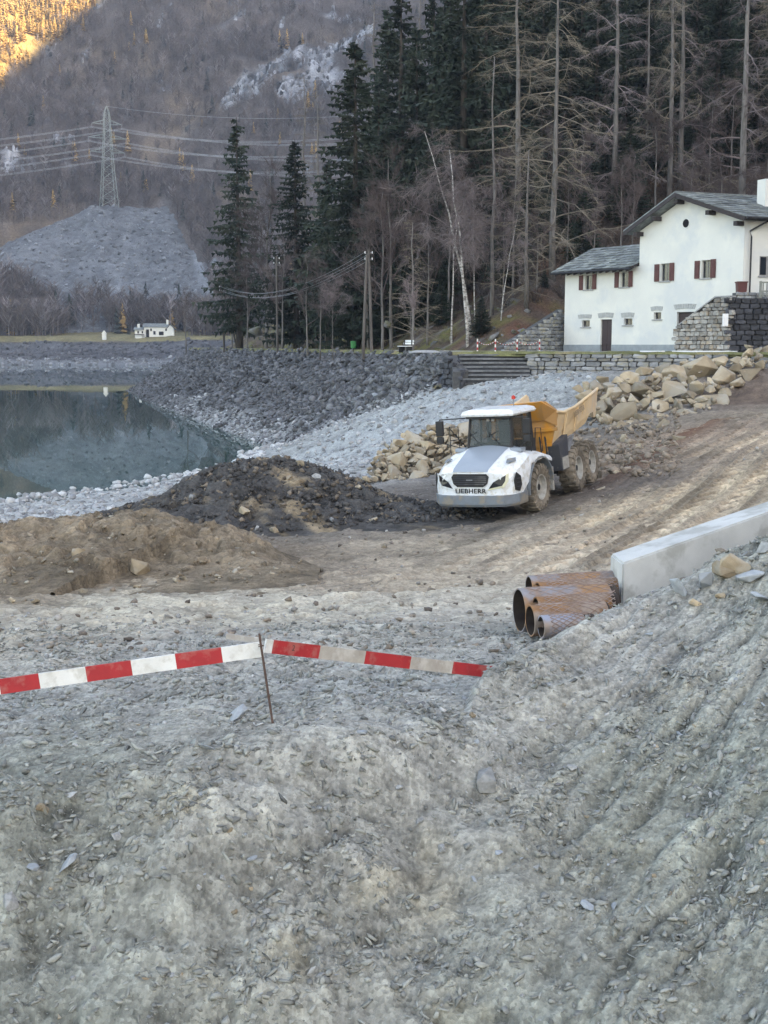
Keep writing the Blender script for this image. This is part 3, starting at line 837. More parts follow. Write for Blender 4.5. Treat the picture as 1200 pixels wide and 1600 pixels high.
gar_r = rect(1057, 487.4, 1084, 546); gar_l = (1052.5, 474.8, 1088.5, 483.2)
openings = [rect(*w[0]) for w in win.values()] + [rect(*s) for s in small] + [door_r, gar_r]

def wall_with_holes(l0, l1, z0, z1, holes):
    ls = sorted({l0, l1, *[h[0] for h in holes], *[h[1] for h in holes]}); zs = sorted({z0, z1, *[max(h[2], z0) for h in holes], *[h[3] for h in holes]})
    mb = MB()
    for a, b in zip(ls[:-1], ls[1:]):
        for c, d in zip(zs[:-1], zs[1:]):
            m = ((a + b) / 2, (c + d) / 2)
            if any(h[0] < m[0] < h[1] and h[2] < m[1] < h[3] for h in holes): continue
            mb.add([HP(a, 0, c), HP(b, 0, c), HP(b, 0, d), HP(a, 0, d)], [(0, 1, 2, 3)])
    for h in holes:   # reveals
        z_ = max(h[2], z0); a, b, c = h[0], h[1], h[3]
        for p, q in (((a, z_), (a, c)), ((b, z_), (b, c)), ((a, c), (b, c)), ((a, z_), (b, z_))):
            mb.add([HP(p[0], 0, p[1]), HP(q[0], 0, q[1]), HP(q[0], -.28, q[1]), HP(p[0], -.28, p[1])], [(0, 1, 2, 3)])
    return mb
gm = wall_with_holes(0, LG, .62, ZE, [o for o in openings if o[1] < LG])
gm.add([HP(0, 0, ZE), HP(LG, 0, ZE), HP(LR, 0, ZR)], [(0, 1, 2)])
k_ = K0 - NX * .012
gm.hexa([k_ + ZUP * -.1, k_ + BX * 14 + ZUP * -.1, k_ + BX * 14 + AX * .3 + ZUP * -.1, k_ + AX * .3 + ZUP * -.1, k_ + ZUP * ZE, k_ + BX * 14 + ZUP * ZE, k_ + BX * 14 + AX * .3 + ZUP * ZE, k_ + AX * .3 + ZUP * ZE])
p0 = K0 + AX * (LG - .004) - NX * .012
gm.hexa([p0 + ZUP * -.1, p0 + BX * 14 + ZUP * -.1, p0 + BX * 14 + AX * -.3 + ZUP * -.1, p0 + AX * -.3 + ZUP * -.1, p0 + ZUP * ZE, p0 + BX * 14 + ZUP * ZE, p0 + BX * 14 + AX * -.3 + ZUP * ZE, p0 + AX * -.3 + ZUP * ZE])
gm.build('gable_wall', M_wall, house, world_pos=True)
am = wall_with_holes(LG, LA, .62, ZA, [o for o in openings if o[0] > LG])
am.add([HP(LA, 0, -.2), HP(LA, 0, ZA), HP(LA, -3.6, ZA + 1.7), HP(LA, -7.2, ZA), HP(LA, -7.2, -.2)], [(0, 1, 2, 3, 4)])
am.add([HP(LA, -7.2, -.2), HP(LA, -7.2, ZA), HP(LG, -7.2, ZA), HP(LG, -7.2, -.2)], [(0, 1, 2, 3)])
am.build('annex_wall', M_wall, house, world_pos=True)
pm = MB()
for a, b in ((0, gar_r[0]), (gar_r[1], door_r[0]), (door_r[1], LA + .03)): hb(pm, a, b, -.25, .035, -.2, .62)
pm.build('plinth', M_plinth, house, world_pos=True)

def window(r, bars=1, sill=True, parent=house):
    a, b, c, d = r
    f = MB(); t = .045
    hb(f, a, a + t, -.26, -.18, c, d); hb(f, b - t, b, -.26, -.18, c, d); hb(f, a + t, b - t, -.26, -.18, c, c + t); hb(f, a + t, b - t, -.26, -.18, d - t, d)
    hb(f, (a + b) / 2 - .02, (a + b) / 2 + .02, -.25, -.2, c + t, d - t)
    w = f.build('window', M_frame, parent, world_pos=True)
    for p, q in ((a + t, (a + b) / 2 - .02), ((a + b) / 2 + .02, b - t)):
        g = MB(); hb(g, p, q, -.24, -.22, c + t, d - t); g.build('pane', M_pane, w)
    if sill:
        s = MB(); hb(s, a - .12, b + .12, -.2, .09, c - .09, c - .004); s.build('sill', M_sill, w)
    return w
for k, (o, sl, sr) in win.items():
    window(rect(*o))
    for s in (sl, sr):
        a, b, c, d = rect(*s)
        m = MB(); hb(m, a, b, .03, .075, c, d)
        z = c + .12
        while z < d - .16:
            hb(m, a + .06, b - .06, .07, .092, z, z + .055); z += .1
        m.build('shutter', M_shutter, house, world_pos=True)
def lintel(px, nst):
    a, b, c, d = rect(*px); n = nst
    fr = M_lintel
    for i in range(n):
        u0, u1 = i / n, (i + 1) / n
        def P(u, top):
            w = .86 if not top else 1.0
            l = (a + b) / 2 + (u - .5) * (b - a) * w
            arch = .13 * (1 - (2 * u - 1) ** 2) * (d - c)
            return l, (d - .1 * (d - c) + arch if top else c + arch)
        e = .006
        q = [P(u0 + e, 0), P(u1 - e, 0), P(u1 - e, 1), P(u0 + e, 1)]
        m = MB(); m.hexa([HP(l, -.05, z) for l, z in q] + [HP(l, .03 + .006 * (i % 2), z) for l, z in q]); m.build('lintel_stone', fr, house, world_pos=True)
for s, l in zip(small, lint):
    window(rect(*s)); lintel(l, 5)
lintel(door_l, 7); lintel(gar_l, 9)
a, b, c, d = door_r
m = MB(); hb(m, a + .02, b - .02, -.2, -.14, -.05, d - .02); dr = m.build('door', M_wdoor, house, world_pos=True)
for z0, z1 in ((.25, .72), (.82, 1.22), (1.32, d - .15)):
    m = MB(); hb(m, a + .12, (a + b) / 2 - .04, -.139, -.115, z0, z1); m.build('panel', M_wdoor, dr)
    m = MB(); hb(m, (a + b) / 2 + .04, b - .12, -.139, -.115, z0, z1); m.build('panel', M_wdoor, dr)
m = MB(); hb(m, b - .1, b - .07, -.138, -.09, 1.0, 1.14); m.build('handle', M_gutter, dr)
a, b, c, d = gar_r
m = MB(); hb(m, a + .02, b - .02, -.26, -.2, -.05, d - .02); gd = m.build('garage_door', M_darkwood, house, world_pos=True)
z = .1
while z < d - .3:
    m = MB(); hb(m, a + .04, b - .04, -.199, -.17, z, z + .22); m.build('plank', M_wdoor, gd); z += .25
# round window
lo, zo = lz(1072, 349)
m = MB(); Mo = HM @ Matrix.Translation((lo, 0, zo)) 
m.lathe([(-.02, .30), (.03, .30), (.03, .37), (-.02, .37)], 20, 'y', Mo, closed=True); ow = m.build('round_window', M_wall, house, world_pos=True)
m = MB(); m.lathe([(.004, .0), (.012, .302)], 20, 'y', Mo); m.build('pane', M_darkroom, ow)

# roofs ---------------------------------------------------------------
def slate_roof(name, O, U, W, ulen, wlen, parent, rows, cols, drop_first=.0, back=None, under=.10):
    """O eaves corner, U along the eaves, W up the slope; slabs are single parts of the roof"""
    Nn = U.cross(W).normalized()
    if Nn.z < 0: Nn = -Nn
    r = MB()
    r.hexa([O - Nn * under, O + U * ulen - Nn * under, O + U * ulen + W * wlen - Nn * under, O + W * wlen - Nn * under, O, O + U * ulen, O + U * ulen + W * wlen, O + W * wlen])
    ro = r.build(name, M_darkwood, parent, world_pos=True)
    for i in range(rows):
        dw = wlen / rows; x = -random.uniform(0, .3)
        while x < ulen - .05:
            w = random.uniform(.75, 1.3) * ulen / cols
            x0, x1 = max(x, -.02), min(x + w - .012, ulen + .02); x += w
            if x1 - x0 < .12: continue
            y0 = i * dw - .05 + random.uniform(-.07, .05); y1 = min((i + 1) * dw + .16, wlen + .03)
            h0, h1 = .075 + random.uniform(0, .035), .012 + random.uniform(0, .012)
            q = [O + U * x0 + W * y0 + Nn * h0, O + U * x1 + W * (y0 + random.uniform(-.03, .03)) + Nn * (h0 + random.uniform(-.01, .015)), O + U * x1 + W * y1 + Nn * h1, O + U * x0 + W * y1 + Nn * h1]
            m = MB(); m.hexa([p - Nn * .045 for p in q] + q); m.build('slab', M_roofslate, ro)
    return ro
# annex roof: front and back slope
Oa = HP(LA + .75, .75, ZA - .22); Ua = -AX; rise = 2.05; W_ = (-NX * 4.35 + ZUP * rise); wl_ = W_.length
slate_roof('roof', Oa + ZUP * .12, Ua, W_.normalized(), LA - LG + .73, wl_, house, 9, 17)
bm_ = MB(); t0 = Oa + W_ + ZUP * .1; bm_.hexa([t0 - ZUP * .12, t0 + Ua * (LA - LG + .73) - ZUP * .12, t0 + Ua * (LA - LG + .73) - NX * 4.3 - ZUP * (rise + .12), t0 - NX * 4.3 - ZUP * (rise + .12), t0, t0 + Ua * (LA - LG + .73), t0 + Ua * (LA - LG + .73) - NX * 4.3 - ZUP * rise, t0 - NX * 4.3 - ZUP * rise])
bm_.build('back_roof', M_roofslate, house, world_pos=True)
m = MB(); m.tube([Oa + NX * .1 + ZUP * .02, Oa + NX * .1 + ZUP * .02 + Ua * (LA - LG + .7)], .085, 8); m.build('gutter', M_gutter, house, world_pos=True)
x = .45
while x < LA - LG + .5:
    p = Oa + Ua * x + ZUP * .0
    m = MB(); m.hexa([p - Ua * .07 - ZUP * .19, p + Ua * .07 - ZUP * .19, p + Ua * .07 - NX * .85 + ZUP * .17, p - Ua * .07 - NX * .85 + ZUP * .17, p - Ua * .07 - ZUP * .03, p + Ua * .07 - ZUP * .03, p + Ua * .07 - NX * .85 + ZUP * .33, p - Ua * .07 - NX * .85 + ZUP * .33])
    m.build('rafter', M_darkwood, house, world_pos=True); x += .72
# main roof
ov = .8
ridge0 = HP(LR, ov, ZR + .42)
eR = HP(-.75, ov, ZE + .14); eL = HP(LG + .95, ov, ZE - .05)
rl_ = 13.5
WR = ridge0 - eR; WL = ridge0 - eL
slate_roof('main_roof', eR, BX, WR.normalized(), rl_, WR.length, house, 11, 20, under=.2)
def slope(O, U, W, ulen, wlen, t):
    Nn = U.cross(W).normalized(); Nn = Nn if Nn.z > 0 else -Nn
    m = MB(); m.hexa([O - Nn * t, O + U * ulen - Nn * t, O + U * ulen + W * wlen - Nn * t, O + W * wlen - Nn * t, O, O + U * ulen, O + U * ulen + W * wlen, O + W * wlen]); return m
slope(eL, BX, WL.normalized(), rl_, WL.length, .2).build('left_roof_slope', M_roofslate, house, world_pos=True)
for k in range(3):
    slope(eL + ZUP * (.03 + .05 * k) - BX * (.04 - .02 * k), BX, WL.normalized(), rl_, WL.length, .035).build('slab_course', M_roofslate, house, world_pos=True)
for E, W in ((eR, WR), (eL, WL)):
    Wn = W.normalized(); Nn = Wn.cross(BX); Nn = Nn if Nn.z > 0 else -Nn
    o_ = E - BX * .06
    m = MB(); m.hexa([o_ - Nn * .30, o_ + BX * .055 - Nn * .30, o_ + BX * .055 + W - Nn * .30, o_ + W - Nn * .30, o_ - Nn * .0, o_ + BX * .055 - Nn * .0, o_ + BX * .055 + W, o_ + W])
    m.build('verge_board', M_darkwood, house, world_pos=True)
for l, z in ((LR, ZR + .02), (LR * .48, ZE + (ZR - ZE) * .48), (.2, ZE - .02), (LR + (LG - LR) * .52, ZE + (ZR - ZE) * .48), (LG - .2, ZE - .05)):
    m = MB(); m.box(l - .16, l + .16, -.1, .72, z - .34, z - .04, HM); m.build('purlin', M_darkwood, house, world_pos=True)
# downpipe, eaves gutter, side window, chimney
q = K0 + BX * .35 - NX * -.06
m = MB(); m.tube([eR + BX * 2.2 + ZUP * -.05, K0 + BX * .7 + NX * .3 + ZUP * (ZE - .7), K0 + BX * .45 + Vector((.05, -.25, ZE - 1.1)), K0 + BX * .45 + Vector((.05, -.25, .2))], .06, 8); m.build('downpipe', M_gutter, house, world_pos=True)
m = MB(); m.tube([eR + Vector((.05, -.12, -.06)), eR + Vector((.05, -.12, -.06)) + BX * rl_], .085, 8); m.build('gutter', M_gutter, house, world_pos=True)
SN = Vector((BX.y, -BX.x, 0))
def side_box(b0, b1, z0, z1, o0, o1):
    m = MB(); P = [K0 + BX * b + SN * o for o in (o0, o1) for b in (b0, b1)]
    m.hexa([P[0] + ZUP * z0, P[1] + ZUP * z0, P[3] + ZUP * z0, P[2] + ZUP * z0, P[0] + ZUP * z1, P[1] + ZUP * z1, P[3] + ZUP * z1, P[2] + ZUP * z1]); return m
def side_b(px, py):
    d = ray(px, py); o = Vector((0, 0, CZ)); t = (K0 - o).dot(SN) / d.dot(SN); p = o + d * t - K0; return p.dot(BX), p.z
b0, zt = side_b(1187, 400); b1, zb = side_b(1199, 431)
sw = side_box(b0, b0 + .95, zb, zt, -.05, .012).build('window', M_frame, house, world_pos=True)
side_box(b0 + .06, b0 + .55, zb + .06, zt - .06, .0, .02).build('pane', M_pane, sw)
side_box(b0 - .1, b0 + 1.05, zb - .1, zb - .01, 0, .1).build('sill', M_sill, sw)
pc = eR + WR * .62 + BX * 4.6
top = at(1190, 281, pc.y).z; ch = MB()
Mc = Matrix((BX, SN, ZUP)).transposed().to_4x4(); Mc.translation = Vector((0, 0, 0))
cxy = at(1193, 300, pc.y); 
Mc.translation = Vector((cxy.x + .35, pc.y, 0))
ch.box(-.62, .62, -.45, .45, top - 3.0, top - .28, Mc)
chm = ch.build('chimney', M_wall, house, world_pos=True)
for a, b in ((-.62, -.38), (-.12, .12), (.38, .62)):
    m = MB(); m.box(a, b, -.45, .45, top - .278, top, Mc); m.build('chimney_pier', M_wall, chm)

# ------------------------------------------------------------------ stone walls
M_stone = mat('wall_stone', (.30, .305, .31), (.17, .175, .185), scale=1.8, rough=.85, bump=.5, bscale=8, bdist=.03, rnd=.38, c3=(.27, .25, .20), scale3=.7)
M_stonewarm = mat('warm_wall_stone', (.36, .34, .31), (.20, .19, .18), scale=1.8, rough=.85, bump=.5, bscale=8, bdist=.03, rnd=.35, c3=(.30, .24, .18), scale3=.6)
M_stonedark = mat('wet_and_shaded_stone', (.060, .062, .072), (.03, .031, .037), scale=1.8, rough=.7, bump=.6, bscale=6, bdist=.04, rnd=.55)
M_joint = mat('wall_joint', (.10, .10, .10), (.06, .06, .062), scale=4, bump=.5)
def rough_boxes(nm, m, k=6, j=.13):
    out = []
    for i in range(k):
        r = random.Random(500 + i); b = bmesh.new()
        bmesh.ops.create_cube(b, size=1.0)
        bmesh.ops.subdivide_edges(b, edges=[e for e in b.edges], cuts=1, use_grid_fill=True)
        for v in b.verts:
            q = v.co.copy(); cor = sum(abs(abs(c) - .5) < 1e-4 for c in q)
            f = 1 - .06 * (cor - 1) - r.random() * j * .6
            v.co = Vector((q.x * (f if cor > 1 else 1), q.y * (1 + r.uniform(-j, j)) , q.z * (f if cor > 1 else 1))) + Vector((r.uniform(-j, j) * .35, 0, r.uniform(-j, j) * .35))
        bmesh.ops.triangulate(b, faces=b.faces)
        me = bpy.data.meshes.new(nm); b.to_mesh(me); b.free(); me.materials.append(m); out.append(me)
    return out
RB = {m.name: rough_boxes('stone', m) for m in (M_stone, M_stonewarm, M_stonedark)}
def stone_wall(root, A, B, bot, top, m, rowh=(.28, .5), len_=(.4, 1.0), depth=.3, lean=0.0, backing=True, out=None):
    """A,B: plan ends; bot/top: functions of distance along; stones laid in courses, each one a part"""
    A, B = Vector((*A, 0)), Vector((*B, 0)); D = B - A; L = D.length; D.normalize(); N = Vector((D.y, -D.x, 0))
    if out is not None and N.dot(Vector((*out, 0))) < 0: N = -N
    ang = math.atan2(D.y, D.x)
    if backing:
        n = max(2, int(L / .8)); mb = MB()
        for i in range(n):
            a, b = L * i / n, L * (i + 1) / n
            za, zb_, ta, tb = bot(a) - .3, bot(b) - .3, top(a) - .04, top(b) - .04
            pts = [A + D * a + N * .0 + ZUP * za, A + D * b + ZUP * zb_, A + D * b - N * .5 + ZUP * zb_, A + D * a - N * .5 + ZUP * za]
            pt2 = [A + D * a - N * lean * (ta - za) + ZUP * ta, A + D * b - N * lean * (tb - zb_) + ZUP * tb, A + D * b - N * (.5 + lean * (tb - zb_)) + ZUP * tb, A + D * a - N * (.5 + lean * (ta - za)) + ZUP * ta]
            mb.hexa(pts + pt2)
        mb.build('wall_core', M_joint, root, world_pos=True)
    z0 = min(bot(i * L / 20) for i in range(21)) - .15; z1 = max(top(i * L / 20) for i in range(21)); z = z0
    while z < z1 - .05:
        h = random.uniform(*rowh); x = -random.uniform(0, .4)
        while x < L:
            w = random.uniform(*len_); xc = x + w / 2; x += w
            if xc < 0 or xc > L or z + h * .45 > top(xc) or z + h < bot(xc): continue
            hh = min(h, max(.1, top(xc) - z + .02))
            o = link('stone', random.choice(RB[m.name]), root)
            o.matrix_parent_inverse = root.matrix_basis.inverted()
            zc = z + hh / 2
            p = A + D * xc + N * (.04 - lean * (zc - bot(xc)) + random.uniform(-.03, .04)) + ZUP * zc
            o.location = p; o.scale = (w * .97, depth, hh * .97)
            o.rotation_euler = (0, random.gauss(0, .06), ang + random.gauss(0, .05))
        z += h
# retaining wall along the road edge, right of the stairs
w1 = thing('masonry_wall', 'grey dry laid masonry wall below the road between the stone stairs and the tan boulders', 'stone wall', (9.9, 88, 3.5))
def gz(A, B):
    A, B = np.array(A), np.array(B); L = np.hypot(*(B - A))
    def f(s): p = A + (B - A) * (s / L); return float(ground(p[0], p[1]))
    return f
gzw = gz((9.9, 88.0), (22.2, 81.4)); stone_wall(w1, (9.9, 88.0), (22.2, 81.4), lambda s: min(gzw(s), 4.9) - .2, lambda s: 5.42, M_stone, (.22, .45), (.35, 1.1), .35, .12, out=(-.4, -1))
gzw2 = gz((22.2, 81.4), (34, 74.6)); stone_wall(w1, (22.2, 81.4), (34, 74.6), lambda s: 4.6, lambda s: 5.42, M_stone, (.35, .55), (.6, 1.2), .35, .12, out=(-.4, -1))
# stairs
st = thing('stone_stairs', 'wide flight of grey stone steps let into the lake wall', 'stairs', (7.4, 87, 3.6))
M_step = mat('step_stone', (.20, .205, .21), (.11, .115, .12), scale=2.5, rough=.85, bump=.4, bscale=9, rnd=.15)
ns = 7
for i in range(ns):
    z = 3.55 + (5.42 - 3.55) * (i + 1) / ns; y = 86.3 + i * .42; x = 5.2
    while x < 9.85:
        w = min(random.uniform(1.2, 1.9), 9.88 - x)
        if 9.88 - x - w < .5: w = 9.88 - x
        m = MB(); m.box(x, x + w - .012, y - .06, y + .5, z - .115, z + random.uniform(-.012, .012)); m.build('step', M_step, st, world_pos=True); x += w
for i in range(ns):
    z = 3.55 + (5.42 - 3.55) * (i + 1) / ns; y = 86.3 + i * .42
    m = MB(); m.box(5.18, 9.88, y + .05, y + .48, z - .30, z - .12); m.build('riser', M_stonedark, st, world_pos=True)  # dark riser colour paints the shadow under each tread
m = MB(); m.box(5.1, 9.9, 86.34, 89.6, 2.4, 3.5); m.box(5.1, 9.9, 89.2, 90.4, 2.4, 5.38); m.build('stair_core', M_joint, st, world_pos=True)
w2 = thing('stair_wing_wall', 'dark wet stone cheek wall on the left side of the lake stairs', 'stone wall', (4.9, 88, 3.4))
stone_wall(w2, (4.0, 88.3), (5.15, 86.3), lambda s: 2.4, lambda s: 5.36 - .42 * s, M_stonedark, (.26, .42), (.4, .9), .35, .05, out=(-.6, -1))
stone_wall(w2, (5.12, 86.0), (5.12, 89.6), lambda s: 3.0, lambda s: 4.3 + .3 * s, M_stonedark, (.3, .42), (.5, .9), .3, 0, out=(1, 0))
# terrace wall in front of the house corner
Pc = at(1138, 536, 83.6); Pl = at(1055, 540, 88.2)
tz = at(1130, 464, 83.8).z
w3 = thing('terrace_wall', 'tall retaining wall at the house corner with sloping coping, pale left face and black wet right face', 'stone wall', (Pc.x, Pc.y, 5.5))
Lw = (Pl - Pc).length
zl = at(1062, 512, 87.8).z; kn = Lw * .27
def topw(s): return tz if s < kn else tz + (zl - tz) * (s - kn) / (Lw - kn)
stone_wall(w3, (Pc.x, Pc.y), (Pl.x, Pl.y), lambda s: 5.4, topw, M_stonewarm, (.18, .36), (.3, .85), .3, .06, out=(-1, -.6))
Pr = Vector((Pc.x + 9, Pc.y + .9, 0))
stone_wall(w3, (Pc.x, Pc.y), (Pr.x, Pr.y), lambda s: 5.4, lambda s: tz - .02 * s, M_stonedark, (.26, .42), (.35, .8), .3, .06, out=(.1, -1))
m = MB()
Dv = (Pl - Pc); Dv.z = 0; Dv.normalize(); No = Vector((-.72, -.5, 0)).normalized()
for s0, s1 in ((0, kn), (kn, Lw)):
    a, b = Pc + Dv * s0, Pc + Dv * s1; a.z, b.z = topw(s0), topw(s1)
    m.hexa([a + No * .02, b + No * .02, b - No * .6, a - No * .6, a + No * .02 + ZUP * .09, b + No * .02 + ZUP * .09, b - No * .6 + ZUP * .09, a - No * .6 + ZUP * .09])
m.build('coping', M_sill, w3, world_pos=True)
mb = MB(); q = [Vector((Pc.x + .3, Pc.y + .4, tz - .1)), Vector((Pr.x, Pr.y + .4, tz - .25)), Vector((Pr.x, Pr.y + 8, tz - .1)), K0 + BX * 6 + ZUP * (tz - 5.55), K0 + ZUP * (tz - 5.55), Pc + Dv * kn * .9 - No * .3 + ZUP * (tz - .1 - Pc.z)]
mb.add(q, [(0, 1, 2, 3, 4, 5)]); mb.build('terrace_floor', M_plinth, w3, world_pos=True)
# low wall, planter, railing on the terrace
lw = thing('low_terrace_wall', 'low grey stone wall on top of the terrace beside the white side wall', 'stone wall', Pc + Vector((.3, 1.2, tz - Pc.z)))
a_, b_ = at(1150, 463, 85.6), at(1188, 463, 86.2); stone_wall(lw, (a_.x, a_.y), (b_.x + 2, b_.y + .3), lambda s: tz - .15, lambda s: tz + .38, M_stone, (.2, .28), (.3, .6), .25, 0, out=(0, -1))
p = at(1158, 458, 86.9)
pt = thing('planter', 'dull red square planter by the downpipe at the house corner', 'planter', (p.x, p.y, tz))
m = MB(); m.hexa([Vector((x, y, z)) for z, k in ((0, .26), (1.05, .32)) for x, y in ((-k, -k), (k, -k), (k, k), (-k, k))]); m.build('tub', M_shutter, pt)
m = MB(); m.box(-.36, .36, -.36, .36, 1.05, 1.13); m.build('rim', M_shutter, pt)
M_greywood = mat('grey_weathered_wood', (.26, .27, .245), (.17, .18, .165), scale=4, stretch=(1, 1, 8), rough=.85)
p = at(1188, 463, 84.6)
rlg = thing('wooden_railing', 'weathered grey slatted garden railing on top of the terrace wall', 'railing', (p.x, p.y, tz))
for i in range(3):
    m = MB(); m.box(i * 1.6 - .07, i * 1.6 + .07, -.06, .06, 0, 1.05); m.build('post', M_greywood, rlg)
for z in (.35, .92):
    m = MB(); m.box(-.1, 3.4, -.045, -.01 - .0, z, z + .1); m.build('rail', M_greywood, rlg)
for i in range(13):
    m = MB(); m.box(.1 + i * .25, .19 + i * .25, -.075, -.047, .05, 1.0); m.build('slat', M_greywood, rlg)
# white meter cabinet on the corner of the wall
p = at(1133, 500, 83.35)
cb = thing('meter_cabinet', 'small white upright cabinet on the corner of the terrace wall', 'cabinet', (p.x, p.y - .05, p.z))
m = MB(); m.box(-.16, .16, -.12, .12, -.40, .40); m.build('body', M_white, cb)
m = MB(); m.box(-.13, .13, -.135, -.121, -.36, .36); m.build('door', M_white, cb)
# dry wall up the slope left of the house
w4 = thing('slope_wall', 'rough dry stone wall climbing from the railings to the left corner of the house', 'stone wall', (11.5, 102, 5.5))
wa, wb = at(786, 543, 99.0), at(884, 543, 104.6); Lq = math.hypot(wb.x - wa.x, wb.y - wa.y); zt4 = at(880, 482, 104.4).z
stone_wall(w4, (wa.x, wa.y), (wb.x, wb.y), lambda s: 5.35, lambda s: 5.9 + (zt4 - 5.9) * min(1, s / Lq), M_stone, (.22, .38), (.35, .9), .35, .12, out=(-.2, -1))
# white edging stones
for x0, x1, y0, Yd, nm in ((1050, 1148, 547.3, 84.2, 'pale concrete edging strip along the verge below the terrace wall'), (1000, 1033, 547.6, 86.6, 'short pale edging strip along the verge below the garage')):
    a_, b_ = at(x0, y0, Yd + (2.4 if x0 > 1040 else .8)), at(x1, y0, Yd - 1.6)
    e = thing('edging_strip', nm, 'kerb', (a_.x, a_.y, 5.5)); d_ = Vector((b_.x - a_.x, b_.y - a_.y, 0)); n_ = Vector((-d_.y, d_.x, 0)).normalized()
    A_ = Vector((a_.x, a_.y, 5.50)); m = MB(); m.hexa([A_, A_ + d_, A_ + d_ + n_ * .3, A_ + n_ * .3, A_ + ZUP * .16, A_ + d_ + ZUP * .16, A_ + d_ + n_ * .3 + ZUP * .16, A_ + n_ * .3 + ZUP * .16]); m.build('strip', M_white, e, world_pos=True)
# ------------------------------------------------------------------ articulated dump truck
M_tw = mat('truck_white', (.78, .80, .82), (.70, .72, .74), scale=1.2, rough=.35, spec=.5, c3=(.62, .605, .565), scale3=6, coat=.2)
M_hood = mat('hood_grey', (.29, .33, .385), (.26, .30, .35), scale=1.0, rough=.32, spec=.5)
M_tg = mat('bumper_grey', (.20, .225, .25), (.16, .18, .20), scale=2.5, rough=.6, c3=(.27, .24, .20), scale3=2.5)
M_tdark = mat('truck_black', (.022, .023, .027), (.035, .034, .034), scale=3, rough=.55)
M_navy = mat('dusty_dark_steel', (.045, .05, .068), (.07, .07, .075), scale=2, rough=.6, c3=(.22, .21, .20), scale3=.8)
M_orange = mat('body_orange', (.60, .265, .035), (.53, .23, .035), scale=1.2, rough=.5, spec=.4, c3=(.42, .22, .08), scale3=1.3)
M_dusty = mat('dusty_orange', (.72, .535, .33), (.64, .465, .28), scale=1.6, rough=.75, c3=(.60, .48, .36), scale3=1.1)
M_bodyin = mat('worn_tray', (.50, .49, .46), (.38, .37, .35), scale=1.8, rough=.7)
M_tyre = mat('muddy_tyre', (.21, .175, .135), (.085, .072, .06), scale=4, rough=.95, bump=.4, bscale=22, c3=(.27, .225, .175), scale3=1.6)
M_rim = mat('dusty_rim', (.44, .42, .38), (.30, .28, .25), scale=5, rough=.7)
M_chass = mat('grey_chassis', (.24, .25, .27), (.14, .145, .155), scale=3, rough=.7)
def glass2(name, tint, alpha):
    m = mat(name, tint, tint, rough=.04, spec=.6, alpha=alpha); return m
M_cabglass = glass2('cab_glass', (.03, .04, .042), .42)
M_lens = mat('lamp_lens', (.03, .032, .038), (.015, .015, .02), rough=.25, spec=.4)
M_amber = mat('lamp_trim', (.72, .70, .48), (.66, .64, .5), rough=.3)
M_red = mat('beacon_red', (.55, .05, .04), (.45, .04, .03), rough=.3)
M_text = mat('black_lettering', (.015, .015, .017), (.02, .02, .02), rough=.5)
M_fadetext = mat('faded_lettering', (.40, .30, .20), (.34, .27, .2), rough=.7)

def text_mesh(name, body, size, ext, m, bold=.02, xs=1.0):
    cu = bpy.data.curves.new(name, 'FONT'); cu.body = body; cu.size = size; cu.extrude = ext; cu.align_x = 'CENTER'; cu.align_y = 'CENTER'; cu.offset = bold * size; cu.space_character = 1.08
    o = bpy.data.objects.new(name, cu); COL.objects.link(o)
    bpy.context.view_layer.update()
    me = bpy.data.meshes.new_from_object(o.evaluated_get(bpy.context.evaluated_depsgraph_get()))
    bpy.data.objects.remove(o); me.name = name
    me.materials.clear(); me.materials.append(m)
    for v in me.vertices: v.co.x *= xs
    return me

truck_xy = at(838, 770, 42.6)
FH = math.atan2(-.875, -.485)          # heading of the tractor
RH = math.atan2(-.905, -.425)          # heading of the dump body
f0 = Vector((truck_xy.x, truck_xy.y, 0)) - Vector((-math.sin(FH), math.cos(FH), 0)) * 1.22
zf = float(site_z(f0.x, f0.y)[0])
truck = thing('dump_truck', 'white articulated dump truck with orange tipping body parked nose towards us on the mud', 'dump truck', (f0.x, f0.y, 0))
joint = f0 + Vector((math.cos(FH), math.sin(FH), 0)) * -1.25
r0 = joint + Vector((math.cos(RH), math.sin(RH), 0)) * -3.75
zr = float(site_z(r0.x, r0.y)[0]); zl_, zr_ = (float(site_z(r0.x - math.sin(RH) * k, r0.y + math.cos(RH) * k)[0]) for k in (1.2, -1.2))
fl, fr_ = (float(site_z(f0.x - math.sin(FH) * k, f0.y + math.cos(FH) * k)[0]) for k in (1.2, -1.2))
roll_f, roll_r = math.atan2(fl - fr_, 2.4), math.atan2(zl_ - zr_, 2.4)
pit = math.atan2((fl + fr_) / 2 - (zl_ + zr_) / 2, 5.0)
FM = Matrix.Translation((f0.x, f0.y, (fl + fr_) / 2 + .10)) @ Matrix.Rotation(FH, 4, 'Z') @ Matrix.Rotation(-pit, 4, 'Y') @ Matrix.Rotation(roll_f * .8, 4, 'X')
RM = Matrix.Translation((r0.x, r0.y, (zl_ + zr_) / 2 + .10)) @ Matrix.Rotation(RH, 4, 'Z') @ Matrix.Rotation(-pit, 4, 'Y') @ Matrix.Rotation(roll_r * .8, 4, 'X')
TI = truck.matrix_basis.inverted()
